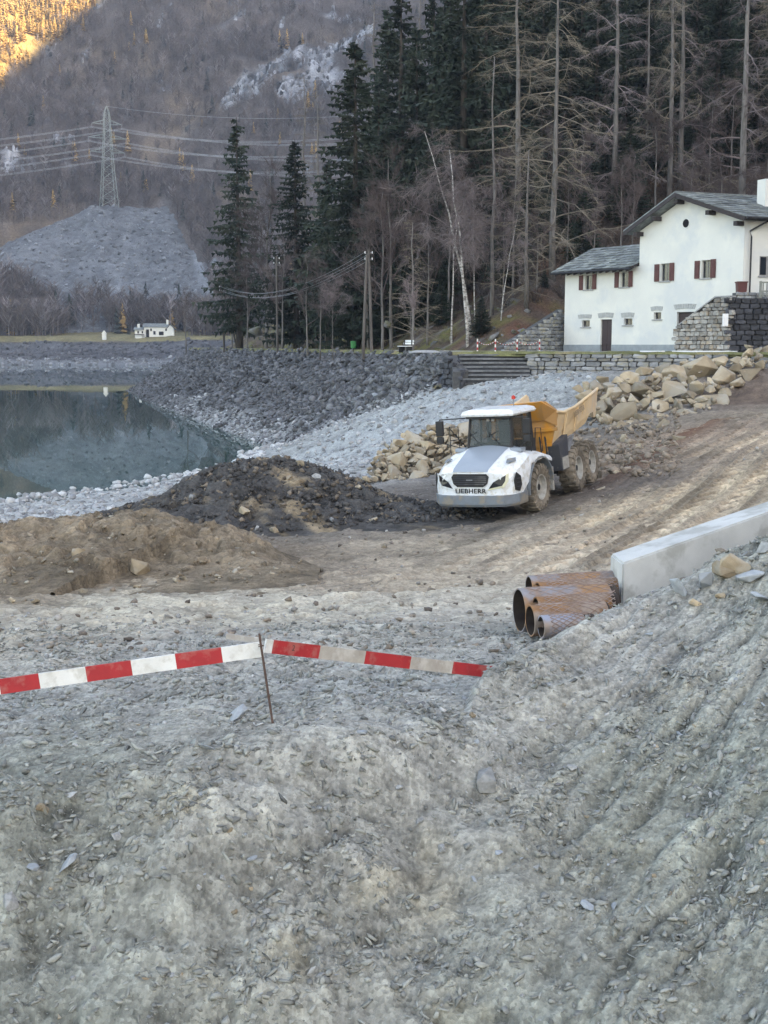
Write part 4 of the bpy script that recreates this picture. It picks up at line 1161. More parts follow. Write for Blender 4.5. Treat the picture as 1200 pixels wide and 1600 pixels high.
def tp(name, mb, m, fm=FM, parent=None, smooth=False, bev=0, seg=2, norm=True):
    me = mb.mesh(name, m, smooth) if isinstance(mb, MB) else mb
    if norm and isinstance(mb, MB): fixnormals(me)
    if bev:
        b = bmesh.new(); b.from_mesh(me)
        bmesh.ops.bevel(b, geom=[e for e in b.edges if e.is_manifold and e.calc_face_angle(0) > .5], offset=bev, segments=seg, affect='EDGES', profile=.6)
        b.to_mesh(me); b.free()
    o = bpy.data.objects.new(name, me); COL.objects.link(o)
    if parent is None:
        o.parent = truck; o.matrix_basis = TI @ fm
    else:
        o.parent = parent
    return o

# --- front body loft
XF = 2.42
def curve(x, y): return x - max(0, (x - .8) / 1.6) * (.13 * (y / 1.3) ** 2 + .20 * max(0, (abs(y) - .95) / .45) ** 1.5)
SEC = [(2.42, [(1.34, .84), (1.36, 1.12), (1.28, 1.38), (1.06, 1.55), (.62, 1.61), (.3, 1.62), (0, 1.62)]),
       (2.30, [(1.39, .84), (1.42, 1.2), (1.34, 1.48), (1.10, 1.66), (.64, 1.71), (.3, 1.725), (0, 1.73)]),
       (1.75, [(1.45, .86), (1.47, 1.36), (1.40, 1.70), (1.16, 1.86), (.68, 1.92), (.34, 1.945), (0, 1.95)]),
       (1.12, [(1.46, 1.12), (1.47, 1.55), (1.41, 1.88), (1.18, 2.02), (.72, 2.14), (.36, 2.18), (0, 2.19)]),
       (.72, [(1.46, 1.70), (1.46, 1.80), (1.39, 1.98), (1.18, 2.08), (.74, 2.24), (.36, 2.28), (0, 2.29)]),
       (-.3, [(1.46, 1.75), (1.46, 1.80), (1.38, 1.92), (1.2, 1.98), (.82, 2.0), (.4, 2.0), (0, 2.0)]),
       (-1.05, [(1.46, 1.55), (1.46, 1.64), (1.38, 1.74), (1.2, 1.78), (.82, 1.8), (.4, 1.8), (0, 1.8)])]
mb = MB(); ringn = 13
for x, hp in SEC:
    full = [(y, z) for y, z in hp] + [(-y, z) for y, z in hp[-2::-1]]
    mb.v.extend([(curve(x, y), y, z) for y, z in full])
for i in range(len(SEC) - 1):
    for k in range(ringn - 1):
        mb.f.append([i * ringn + k, i * ringn + k + 1, (i + 1) * ringn + k + 1, (i + 1) * ringn + k]); mb.m.append(0)
fs_ = [-1, -.8, -.5, 0, .5, .8, 1]; b0_ = len(mb.v); hp = SEC[0][1]
for y, z in hp[:5]:
    for f in fs_: mb.v.append((curve(XF, y * f) , y * f, z))
for i in range(4):
    for k in range(6):
        mb.f.append([b0_ + i * 7 + k, b0_ + i * 7 + k + 1, b0_ + (i + 1) * 7 + k + 1, b0_ + (i + 1) * 7 + k]); mb.m.append(0)
nb_ = len(mb.v); last = [(y, z) for y, z in SEC[-1][1]]; last = last + [(-y, z) for y, z in last[-2::-1]]
mb.f.append([(len(SEC) - 1) * ringn + k for k in range(ringn)]); mb.m.append(0)
tp('front_body', mb, M_tw, smooth=False)

def on_front(poly, off, th, m, name, parent=None):
    """polygon (y, z) laid on the curved nose"""
    b = MB(); ys = [p[0] for p in poly]
    A = [Vector((curve(XF, y) + off, y, z)) for y, z in poly]; B = [a + Vector((th, 0, 0)) for a in A]
    n = len(poly)
    b.add(A + B, [tuple(range(n)), tuple(range(n, 2 * n))] + [(i, (i + 1) % n, n + (i + 1) % n, n + i) for i in range(n)])
    return tp(name, b, m, parent=parent)
def on_top(pts, lift, name, m, parent=None):
    b = MB(); A = [Vector(p) + Vector((0, 0, lift)) for p in pts]; B = [a + Vector((0, 0, .014)) for a in A]; n = len(pts)
    b.add(A + B, [tuple(range(n)), tuple(range(n, 2 * n))] + [(i, (i + 1) % n, n + (i + 1) % n, n + i) for i in range(n)])
    return tp(name, b, m, parent=parent)
# grey hood skin following the loft
b = MB(); rows_ = []
for i in range(0, 5):
    x, hp = SEC[i]; d = {round(y, 2): z for y, z in hp}
    w = [.62, .63, .66, .70, .72][i]
    ys = [-w, -w / 2, 0, w / 2, w]
    zz = lambda yy: np.interp(abs(yy), [0, hp[5][0], hp[4][0]], [hp[6][1], hp[5][1], hp[4][1]])
    rows_.append([(curve(x, y), y, zz(y) + .012) for y in ys])
for r_ in rows_: b.v.extend(r_)
for i in range(4):
    for k in range(4): b.f.append([i * 5 + k, i * 5 + k + 1, (i + 1) * 5 + k + 1, (i + 1) * 5 + k]); b.m.append(0)
tp('hood', b, M_hood, smooth=True)
gr = on_front([(-.66, 1.46), (-.60, 1.24), (-.46, 1.14), (.46, 1.14), (.60, 1.24), (.66, 1.46), (.58, 1.56), (-.58, 1.56)], .012, .03, M_tdark, 'grille')
for i in range(5):
    z = 1.215 + i * .062; w = .58 if i else .50
    b = MB(); b.box(curve(XF, 0) + .03, curve(XF, 0) + .055, -w, w, z, z + .018); tp('grille_bar', b, M_navy, parent=gr)
b = MB(); b.box(curve(XF, 0) + .05, curve(XF, 0) + .062, -.11, .11, 1.355, 1.385); tp('badge_strip', b, M_chass, parent=gr)
for s in (1, -1):
    hl = on_front([(s * .63, 1.06), (s * 1.10, 1.15), (s * 1.20, 1.30), (s * 1.22, 1.52), (s * .80, 1.29)], .012, .022, M_lens, 'headlight')
    on_front([(s * .60, 1.03), (s * 1.13, 1.11), (s * 1.25, 1.30), (s * 1.27, 1.56), (s * 1.20, 1.53), (s * 1.17, 1.31), (s * 1.08, 1.17), (s * .64, 1.08)], .014, .026, M_amber if s > 0 else M_tw, 'lamp_trim', hl)
    # hexagonal air inlet on the flank
    b = MB(); P = [(1.62, 1.13), (1.78, .93), (2.02, 1.0), (2.08, 1.32), (1.96, 1.56), (1.72, 1.42)]
    A = [Vector((x, s * (1.435 + .03 * (z - .9) - max(0, x - 1.75) * .19), z)) for x, z in P]; B_ = [p + Vector((0, s * .03, 0)) for p in A]
    b.add(A + B_, [tuple(range(6)), tuple(range(6, 12))] + [(i, (i + 1) % 6, 6 + (i + 1) % 6, 6 + i) for i in range(6)]); vt = tp('side_inlet', b, M_tdark)
    for q in range(3):
        b = MB(); z = 1.08 + q * .13; b.hexa([Vector((1.72, s * 1.475, z)), Vector((1.98, s * 1.435, z)), Vector((1.98, s * 1.455, z)), Vector((1.72, s * 1.495, z)), Vector((1.72, s * 1.475, z + .02)), Vector((1.98, s * 1.435, z + .02)), Vector((1.98, s * 1.455, z + .02)), Vector((1.72, s * 1.495, z + .02))]); tp('inlet_bar', b, M_navy, parent=vt)
    on_top([(1.98, s * 1.10, 1.845), (1.62, s * .98, 1.925), (1.42, s * 1.20, 1.955), (1.58, s * 1.28, 1.86)], .012, 'hood_vent', M_tg)
    on_top([(.95, s * .80, 2.19), (.62, s * .80, 2.24), (.62, s * 1.16, 2.10), (.88, s * 1.2, 2.06)], .015, 'deck_recess', M_tg)
    b = MB(); b.box(.55, .95, s * 1.0 - .2, s * 1.0 + .2, 2.1, 2.22); tp('air_intake', b, M_hood, bev=.03)
# bumper
b = MB()
out = [(2.02, 1.485), (2.47, .93), (2.60, .60), (2.60, -.60), (2.47, -.93), (2.02, -1.485)]
out = [(1.22, 1.49), (1.95, 1.49), (2.42, 1.16), (2.56, .55), (2.56, -.55), (2.42, -1.16), (1.95, -1.49), (1.22, -1.49)]
inn = [(x - .18, y * .93) for x, y in out]
for (z, k, dx) in ((.50, .985, -.05), (.58, 1, 0), (.86, 1, 0)):
    b.v.extend([(x + dx, y * k, z) for x, y in out])
n = len(out)
for r_ in range(2):
    for k in range(n - 1): b.f.append([r_ * n + k, r_ * n + k + 1, (r_ + 1) * n + k + 1, (r_ + 1) * n + k]); b.m.append(0)
o_ = len(b.v); b.v.extend([(x, y, .86) for x, y in inn] + [(x, y, .50) for x, y in inn])
for k in range(n - 1):
    b.f.append([2 * n + k, 2 * n + k + 1, o_ + k + 1, o_ + k]); b.f.append([k, k + 1, o_ + n + k + 1, o_ + n + k]); b.m += [0, 0]
bu = tp('bumper', b, M_tg)
for y in (.555, -.555):
    b = MB(); b.box(2.545, 2.57, y - .01, y + .01, .52, .85); tp('bumper_seam', b, M_chass, parent=bu)
# lettering
tm = text_mesh('lettering', 'LIEBHERR', .205, .006, M_text, .018, 1.18)
o = tp('lettering', tm, M_text); o.matrix_basis = TI @ FM @ Matrix.Translation((curve(XF, .2) + .012, 0, 1.0)) @ Matrix(((0, 0, 1, 0), (1, 0, 0, 0), (0, 1, 0, 0), (0, 0, 0, 1)))
# cab
b = MB()
cabL = [(.74, 2.24), (.58, 3.28), (-.92, 3.28), (-.98, 1.9)]
cw0, cw1 = .82, .76
def cabp(x, z, s, inset=0): 
    w = cw0 + (cw1 - cw0) * (z - 2.2) / 1.08
    return Vector((x, s * (w - inset), z))
for s in (1, -1):
    b.tube([cabp(.74, 2.22, s, .03), cabp(.58, 3.3, s, .03)], .05, 6); b.tube([cabp(-.95, 1.9, s, .03), cabp(-.92, 3.3, s, .03)], .09, 6); b.tube([cabp(-.28, 1.95, s, .02), cabp(-.3, 3.3, s, .02)], .045, 6)
    b.tube([cabp(.74, 2.24, s, .03), cabp(-.95, 1.95, s, .03)], .05, 6)
b.tube([cabp(.74, 2.24, 1), cabp(.74, 2.24, -1)], .055, 6); b.tube([cabp(.58, 3.27, 1), cabp(.58, 3.27, -1)], .06, 6)
b.box(-1.0, -.9, -.8, .8, 1.8, 2.3)
tp('cab_frame', b, M_tdark)
def quad(name, P, m, th=None, parent=None):
    q = MB(); n_ = (P[1] - P[0]).cross(P[3] - P[0]).normalized() * .012; q.hexa(P + [p + n_ for p in P]); return tp(name, q, m, parent=parent)
quad('windscreen', [cabp(.74, 2.27, .98), cabp(.74, 2.27, -.98), cabp(.58, 3.24, -.98), cabp(.58, 3.24, .98)], M_cabglass)
for s in (1, -1):
    quad('side_window', [cabp(.70, 2.28, s), cabp(-.25, 2.12, s), cabp(-.27, 3.24, s), cabp(.56, 3.24, s)], M_cabglass)
    quad('rear_side_window', [cabp(-.32, 2.12, s), cabp(-.88, 2.05, s), cabp(-.88, 3.24, s), cabp(-.33, 3.24, s)], M_cabglass)
    quad('door', [cabp(.70, 2.24, s, -.01), cabp(.2, 1.75, s, -.03), cabp(-.9, 1.7, s, -.03), cabp(-.9, 2.06, s, -.01)], M_tdark if s > 0 else M_tw)
quad('rear_window', [Vector((-.955, .55, 2.35)), Vector((-.955, -.55, 2.35)), Vector((-.93, -.5, 3.2)), Vector((-.93, .5, 3.2))], M_cabglass)
b = MB()
b.v = [(x, y, z) for z, sx, sy in ((3.27, .97, .96), (3.33, 1, 1), (3.43, .96, .94), (3.49, .80, .74)) for x, y in ((.86 * sx, .96 * sy), (.92 * sx, 0), (.86 * sx, -.96 * sy), (-1.08 * sx, -.96 * sy), (-1.08 * sx, .96 * sy))]
b.f = [[i * 5 + k, i * 5 + (k + 1) % 5, (i + 1) * 5 + (k + 1) % 5, (i + 1) * 5 + k] for i in range(3) for k in range(5)] + [[0, 1, 2, 3, 4], [15, 16, 17, 18, 19]]; b.m = [0] * len(b.f)
rf = tp('cab_roof', b, M_tw)
b = MB(); b.box(.30, .80, -.8, .8, 3.19, 3.265); tp('visor', b, M_tdark, parent=rf)
for y in (.12, -.05): 
    b = MB(); b.box(.62, .7, y - .05, y + .05, 3.1, 3.2); tp('work_lamp', b, M_frame, parent=rf)
b = MB(); b.tube([(-.6, .35, 3.45), (-.6, .35, 3.72)], .018, 6); bp_ = tp('beacon_post', b, M_chass)
b = MB(); b.lathe([(0, 0), (0, .07), (.10, .065), (.14, 0)], 12, 'z', Matrix.Translation((-.6, .35, 3.72))); tp('beacon', b, M_red, parent=bp_)
# inside the cab
b = MB(); b.box(-.62, -.12, -.26, .26, 2.05, 2.3); b.box(-.74, -.58, -.26, .26, 2.25, 3.0); b.box(-.72, -.6, -.14, .14, 3.0, 3.18); tp('driver_seat', b, M_tdark, bev=.05)
b = MB(); b.box(.25, .62, -.66, .66, 2.1, 2.36); tp('dashboard', b, M_tdark, bev=.04)
b = MB(); b.lathe([(-.015, .19), (.015, .19), (.015, .215), (-.015, .215)], 18, 'x', Matrix.Translation((.12, .0, 2.52)) @ Matrix.Rotation(R(-35), 4, 'Y'), closed=True); b.tube([(.12, 0, 2.52), (.35, 0, 2.3)], .03, 6); tp('steering_wheel', b, M_tdark)
b = MB()
for x_, y_ in ((0, .38), (0, -.32)): b.tube([(.775, y_, 2.3), (.70, y_ - .42, 2.72)], .011, 4); b.tube([(.71, y_ - .62, 2.5), (.70, y_ - .15, 2.75)], .009, 4)
tp('wiper', b, M_tdark)
# mirrors
for s, yo, x_ in ((-1, 1.72, .95), (1, 1.28, .55)):
    b = MB(); b.tube([(.72, s * .85, 3.22), (x_, s * yo, 3.2), (x_ + .02, s * yo, 3.05)], .022, 6); b.tube([(.72, s * 1.0, 2.2), (x_, s * (yo - .02), 2.42)], .016, 6)
    mi_ = tp('mirror_arm', b, M_tdark)
    b = MB(); b.box(x_ - .07, x_ + .07, s * yo - .13, s * yo + .13, 2.66, 3.16); tp('mirror', b, M_tdark, bev=.03)
    b = MB(); b.box(x_ - .06, x_ + .06, s * yo - .12, s * yo + .12, 2.40, 2.62); tp('wide_mirror', b, M_tdark, bev=.03)
# handrails on the right deck, steps on the left
b = MB()
for pts in ([(.95, -1.35, 2.0), (.9, -1.38, 2.95), (.25, -1.38, 2.9), (.2, -1.38, 2.0)], [(.9, -1.38, 2.5), (.25, -1.38, 2.45)], [(.9, -1.38, 2.9), (.3, -1.0, 2.1)]): b.tube(pts, .018, 6)
tp('handrail', b, M_tdark)
b = MB(); b.tube([(-.35, 1.15, 2.0), (-.38, 1.18, 2.75), (-.85, 1.18, 2.7), (-.9, 1.2, 1.9)], .02, 6); b.tube([(.1, 1.2, 2.0), (.0, 1.22, 2.6)], .02, 6); tp('handrail', b, M_tdark)
# fenders, frame
for s in (1, -1):
    b = MB(); pr = [(1.02 * math.cos(t), 1.02 * math.sin(t)) for t in np.linspace(R(-8), R(176), 15)]
    for i, (x, z) in enumerate(pr): b.v.extend([(x, s * .92, .82 + z * .95), (x, s * 1.50, .82 + z * .95), (x * 1.06, s * 1.50, .82 + z * 1.0), (x * 1.06, s * .92, .82 + z * 1.0)])
    for i in range(14):
        for k in range(4): b.f.append([i * 4 + k, i * 4 + (k + 1) % 4, (i + 1) * 4 + (k + 1) % 4, (i + 1) * 4 + k]); b.m.append(0)
    tp('fender', b, M_tg)
    b = MB(); b.hexa([Vector(p) for p in ((-1.02, s * 1.0, .55), (-1.16, s * 1.0, .55), (-1.16, s * 1.47, .55), (-1.02, s * 1.47, .55), (-1.0, s * 1.0, 1.35), (-1.1, s * 1.0, 1.35), (-1.1, s * 1.47, 1.35), (-1.0, s * 1.47, 1.35))]); tp('mud_flap', b, M_rim)
    b = MB(); b.box(1.16, 1.5, s * 1.32 - .12, s * 1.32 + .12, .84, 1.06); tp('step_box', b, M_tg, bev=.02)
b = MB(); b.box(-1.3, 2.2, -.5, .5, .6, 1.15); b.box(-.3, .3, -.9, .9, .68, .96); tp('front_frame', b, M_tdark)

# wheels
tb = MB()
tb.lathe([(-.27, .43), (-.31, .56), (-.30, .68), (-.25, .765), (-.10, .785), (.10, .785), (.25, .765), (.30, .68), (.31, .56), (.27, .43)], 40, 'y')
for i in range(20):
    for s in (1, -1):
        t = 2 * math.pi * (i + (.5 if s > 0 else 0)) / 20
        Mx = Matrix.Rotation(t, 4, 'Y')
        tb.hexa([Mx @ Vector((x, y * s, z)) for x, y, z in ((-.045, .0, .77), (.045, .0, .77), (.115, .30, .70), (.015, .30, .70), (-.045, .0, .82), (.045, .0, .82), (.115, .285, .79), (.015, .285, .79))])
        tb.hexa([Mx @ Vector((x, y * s, z)) for x, y, z in ((.015, .30, .58), (.115, .30, .58), (.115, .26, .78), (.015, .26, .78), (.015, .335, .62), (.115, .335, .62), (.115, .30, .79), (.015, .30, .79))])
tyre_me = tb.mesh('tyre', M_tyre); fixnormals(tyre_me)
rb_ = MB(); rb_.lathe([(.25, .44), (.285, .43), (.27, .39), (.12, .36), (.09, .24), (.13, .22), (.17, .16), (.18, .0)], 28, 'y')
rb_.lathe([(-.27, .43), (-.2, .38), (-.2, .0)], 28, 'y')
for i in range(12):
    t = 2 * math.pi * i / 12; rb_.box(.30 * math.cos(t) - .016, .30 * math.cos(t) + .016, .09, .125, .30 * math.sin(t) - .016, .30 * math.sin(t) + .016)
rim_me = rb_.mesh('rim', M_rim); fixnormals(rim_me)
hub_me = (lambda h: (h.lathe([(.19, .0), (.19, .10), (.14, .12)], 14, 'y'), h.mesh('hub', M_tdark))[1])(MB())
for fm, x in ((FM, 0.0), (RM, .84), (RM, -.84)):
    for s in (1, -1):
        w = bpy.data.objects.new('wheel', tyre_me); COL.objects.link(w); w.parent = truck
        w.matrix_basis = TI @ fm @ Matrix.Translation((x, s * 1.19, .80)) @ Matrix.Rotation(0 if s > 0 else math.pi, 4, 'Z') @ Matrix.Rotation(random.uniform(0, 6), 4, 'Y')
        link('rim', rim_me, w); link('hub', hub_me, w)
# --- rear frame and body
b = MB(); b.box(-1.6, 3.7, -.45, .45, .75, 1.25); b.box(.69, .99, -.95, .95, .65, .95); b.box(-.99, -.69, -.95, .95, .65, .95); b.box(-1.2, 1.2, .7, .86, .6, .86); b.box(-1.2, 1.2, -.86, -.7, .6, .86); tp('rear_frame', b, M_tdark, RM)
for s in (1, -1):
    b = MB(); b.tube([(2.3, s * .72, 1.15), (.75, s * .86, 2.05)], .11, 10); b.tube([(.9, s * .85, 1.95), (.1, s * .9, 2.42)], .075, 10); tp('hoist_cylinder', b, M_rim, RM, smooth=True)
    b = MB(); b.hexa([Vector(p) for p in ((1.78, s * .98, .92), (2.55, s * .98, .92), (2.55, s * 1.40, .92), (1.78, s * 1.40, .92), (1.60, s * .98, 2.12), (2.75, s * .98, 1.88), (2.75, s * 1.40, 1.88), (1.60, s * 1.40, 2.12))]); tk = tp('side_tank', b, M_navy, RM, bev=.03)
    b = MB(); b.box(1.82, 2.5, s * 1.41 - .008, s * 1.41 + .008, .96, 1.38); tp('mud_splash', b, M_rim, RM, parent=None)
# tipping body: section from front to tail
def bodyside(s, o):
    return [(2.62, 1.86), (.35, 2.0), (-1.2, 2.22), (-1.42, 2.42), (-1.62, 2.56), (-1.95, 2.58), (-2.2, 2.36), (-2.52, 2.34), (-2.66, 3.40), (-1.9, 3.30), (.6, 2.98), (1.9, 2.92), (2.75, 3.05)]
for s in (1, -1):
    b = MB(); P = bodyside(s, 0)
    tri = [Vector((x, s * (1.12 + .33 * min(1, max(0, (z - 1.9) / .95))) , z)) for x, z in P]
    b.prism(tri, (0, s * -.07, 0)); sd_ = tp('side_panel', b, M_dusty, RM)
    b = MB(); b.tube([(2.72, s * 1.44, 3.02), (1.9, s * 1.45, 2.93), (.6, s * 1.45, 2.99), (-1.9, s * 1.45, 3.31), (-2.6, s * 1.45, 3.42)], .055, 6); tp('top_rail', b, M_dusty, RM, parent=sd_)
    for x, z0, z1 in ((1.55, 1.98, 2.9), (.2, 2.1, 3.0), (-.75, 2.4, 3.1)):
        b = MB(); b.hexa([Vector(p) for p in ((x - .06, s * 1.20, z0), (x + .06, s * 1.20, z0), (x + .06, s * 1.26, z0), (x - .06, s * 1.26, z0), (x - .06, s * 1.42, z1), (x + .06, s * 1.42, z1), (x + .06, s * 1.50, z1), (x - .06, s * 1.50, z1))]); tp('rib', b, M_dusty, RM, parent=sd_)
b = MB(); b.hexa([Vector(p) for p in ((2.6, -1.12, 1.80), (2.6, 1.12, 1.80), (.35, 1.12, 1.96), (.35, -1.12, 1.96), (2.6, -1.12, 1.9), (2.6, 1.12, 1.9), (.35, 1.12, 2.06), (.35, -1.12, 2.06))])
b.hexa([Vector(p) for p in ((.35, -1.12, 1.96), (.35, 1.12, 1.96), (-2.35, 1.12, 2.72), (-2.35, -1.12, 2.72), (.35, -1.12, 2.06), (.35, 1.12, 2.06), (-2.35, 1.12, 2.82), (-2.35, -1.12, 2.82))]); tp('tray_floor', b, M_bodyin, RM)
b = MB(); b.prism([Vector((2.62, y, z)) for y, z in ((-.62, 1.25), (.62, 1.25), (1.12, 1.88), (1.45, 2.85), (1.45, 3.08), (1.06, 3.42), (-1.06, 3.42), (-1.45, 3.08), (-1.45, 2.85), (-1.12, 1.88))], (.08, 0, 0)); fw = tp('front_wall', b, M_orange, RM)
b = MB()   # spill guard leaning forward with chamfered ends
top_ = [(-1.46, 3.08, 2.70), (-1.08, 3.46, 3.12), (1.08, 3.46, 3.12), (1.46, 3.08, 2.70)]
lo_ = [(-1.42, 2.55, 2.70), (-1.0, 2.78, 2.72), (1.0, 2.78, 2.72), (1.42, 2.55, 2.70)]
P = [Vector((x, y, z)) for y, z, x in lo_ + top_]; Q = [p + Vector((.07, 0, -.02)) for p in P]
b.add(P + Q, [(0, 1, 5, 4), (1, 2, 6, 5), (2, 3, 7, 6), (8, 9, 13, 12), (9, 10, 14, 13), (10, 11, 15, 14), (4, 5, 13, 12), (5, 6, 14, 13), (6, 7, 15, 14), (0, 1, 9, 8), (1, 2, 10, 9), (2, 3, 11, 10), (0, 4, 12, 8), (3, 7, 15, 11)]); tp('spill_guard', b, M_orange, RM)
b = MB(); b.box(2.69, 2.79, -1.42, 1.42, 2.36, 2.48); tp('wall_beam', b, M_orange, RM, bev=.02)
b = MB(); b.box(2.69, 2.76, -1.16, 1.16, 1.83, 1.93); tp('wall_beam', b, M_orange, RM, bev=.02)
for y in (-.7, .7):
    b = MB(); b.box(2.70, 2.75, y - .04, y + .04, 1.25, 2.36); tp('wall_rib', b, M_orange, RM)
b = MB(); b.hexa([Vector(p) for p in ((1.2, 1.08, 1.5), (2.6, .95, 1.3), (2.6, 1.2, 1.3), (1.2, 1.3, 1.5), (.5, 1.08, 2.0), (2.6, 1.1, 1.85), (2.6, 1.3, 1.85), (.5, 1.3, 2.0))]); tp('body_side_plate', b, M_chass, RM)
# hoses between cab and body
b = MB()
for y, k in ((.55, 0), (.75, .12), (.95, .05)): b.tube([(2.74, y, 2.1 - k), (2.95, y + .05, 2.2), (3.05, y + .1, 1.7), (2.9, y, 1.3)], .028, 6)
tp('hose', b, M_tdark, RM)
tm = text_mesh('side_lettering', 'LIEBHERR', .27, .004, M_fadetext, .02, 1.1)
o = tp('side_lettering', tm, M_fadetext, RM); o.matrix_basis = TI @ RM @ Matrix.Translation((.10, 1.462, 2.80)) @ Matrix.Rotation(R(7.5), 4, 'Y') @ Matrix(((-1, 0, 0, 0), (0, 0, 1, 0), (0, 1, 0, 0), (0, 0, 0, 1)))
# ------------------------------------------------------------------ trees
M_spr = mat('spruce_needles', (.036, .054, .038), (.016, .027, .021), scale=.9, rough=.8, rnd=.3, c3=(.050, .062, .042), scale3=.5)
M_bark = mat('dark_bark', (.085, .072, .062), (.045, .038, .034), scale=3, rough=.95, bump=.5, stretch=(2, 2, .5), rnd=.2)
M_greybark = mat('grey_bark', (.20, .185, .175), (.10, .092, .088), scale=3, rough=.95, bump=.4, stretch=(2, 2, .4), rnd=.2)
M_birch = mat('birch_bark', (.52, .50, .48), (.16, .145, .135), scale=2.2, rough=.8, stretch=(1, 1, 2.5), lo=.42, hi=.6)
M_twig = mat('bare_twigs', (.135, .108, .105), (.085, .066, .066), scale=.6, rough=.95, rnd=.25)
M_larchtwig = mat('larch_twigs', (.235, .20, .155), (.15, .13, .11), scale=.5, rough=.95, rnd=.2)
M_paletwig = mat('pale_twigs', (.25, .21, .21), (.16, .13, .135), scale=.6, rough=.95, rnd=.2)

class LB:
    """fast leaf / twig collector"""
    def __init__(s): s.v, s.f = [], []
    def tri(s, a, b, c):
        k = len(s.v); s.v += [tuple(a), tuple(b), tuple(c)]; s.f.append((k, k + 1, k + 2))
    def mesh(s, name, m):
        me = bpy.data.meshes.new(name); me.from_pydata(s.v, [], s.f); me.materials.append(m); me.update(); return me

def spruce_mesh(seed, H=26.0, R_=3.4, base=.10, dens=1.0):
    r = random.Random(seed); L = LB(); z = base * H
    while z < H * .985:
        u = (z / H - base) / (1 - base)
        rad = R_ * (1 - u) ** .82 * (.55 + .45 * min(1, u / .12)) + .12
        for k in range(int((5 + 3 * (1 - u)) * dens)):
            az = r.uniform(0, 6.283); ln = rad * r.uniform(.62, 1.12)
            if r.random() < .25: ln *= r.uniform(.45, .8)
            elif r.random() < .12: ln *= 1.25
            d = Vector((math.cos(az), math.sin(az), 0)); sd = Vector((-d.y, d.x, 0))
            sag = r.uniform(.18, .42); tip = r.uniform(.05, .22)
            zj = z + r.uniform(-.45, .45) * H / 26
            def bp(t): return Vector((0, 0, zj)) + d * (ln * t) + Vector((0, 0, ln * (-sag * t + tip * t * t * 1.3 + (.25 if u > .75 else 0) * t)))
            n = max(4, int(ln / .42))
            for i in range(n):
                t = .12 + .88 * (i + r.random()) / n; p = bp(t); w = (.85 - .45 * t) * (.35 + .16 * ln)
                for s in (1, -1):
                    a = p + sd * s * .03; q = p + sd * s * w * r.uniform(.6, 1.1) + d * w * r.uniform(.3, .8) - Vector((0, 0, w * r.uniform(.25, .75)))
                    L.tri(a, q, p + d * r.uniform(.22, .42) - Vector((0, 0, r.uniform(.0, .12))))
                # hanging spray
                L.tri(p - d * .16 + sd * r.uniform(-.1, .1), p + d * .2, p + d * r.uniform(-.1, .3) + sd * r.uniform(-.2, .2) - Vector((0, 0, r.uniform(.3, .75) * (1.1 - .5 * u))))
        z += r.uniform(.34, .52) * (H / 26) / dens
    T = MB(); T.tube([(0, 0, -1), (0, 0, H * .3), (0, 0, H * .7), (0, 0, H)], [.011 * H + .08, .010 * H, .005 * H, .02], 7)
    # bare dead branches low down
    for i in range(10):
        az = r.uniform(0, 6.28); zz = r.uniform(.03, base + .06) * H; l = r.uniform(.8, 1.9)
        T.tube([(0, 0, zz), (math.cos(az) * l, math.sin(az) * l, zz - .25 * l)], [.03, .008], 3, False)
    return T.mesh('trunk', M_bark, True), L.mesh('crown', M_spr)

def grow(T, L, r, p, d, ln, rad, lev, twl, droop, kids, tw, up=.0, tips=7, wig=.22):
    """one limb: tube with side limbs, thin twigs at the last level"""
    n = 4 if lev > 0 else 3
    pts, rr = [p.copy()], [rad]
    for i in range(n):
        d = (d + Vector((r.gauss(0, wig), r.gauss(0, wig), r.gauss(0, wig * .7) + up - droop * (i + 1) / n))).normalized()
        p = p + d * (ln / n); pts.append(p.copy()); rr.append(rad * (1 - .8 * (i + 1) / n))
    T.tube(pts, rr, 4 if lev > 1 else 3, False)
    if lev == 0 or True:
        for i in range(tips * (1 if lev else 2)):
            k = r.uniform(.5 if lev > 1 else .15, 1) * n; a = min(int(k), n - 1); q = pts[a].lerp(pts[a + 1], k - a)
            e = (d + Vector((r.gauss(0, .7), r.gauss(0, .7), r.gauss(0, .5) - droop * 1.3 + up))).normalized() * twl * r.uniform(.5, 1.3)
            s = e.cross(Vector((r.random(), r.random(), r.random()))).normalized() * tw
            m = q + e * .55 + Vector((r.gauss(0, .1), r.gauss(0, .1), r.gauss(0, .05))) * twl
            L.tri(q - s, q + s, q + e)
            L.tri(m - s * .7, m + s * .7, m + (e * .6 + Vector((r.gauss(0, .35), r.gauss(0, .35), r.gauss(0, .3) - droop * .4)) * twl))
    if lev > 0:
        for i in range(kids):
            k = r.uniform(.25, 1) * n; a = min(int(k), n - 1); q = pts[a].lerp(pts[a + 1], k - a)
            e = (d + Vector((r.gauss(0, .75), r.gauss(0, .75), r.gauss(0, .45) + up))).normalized()
            grow(T, L, r, q, e, ln * r.uniform(.4, .62), rad * (1 - .7 * k / n) * .55, lev - 1, twl, droop, max(2, kids - 1), tw, up, tips, wig)

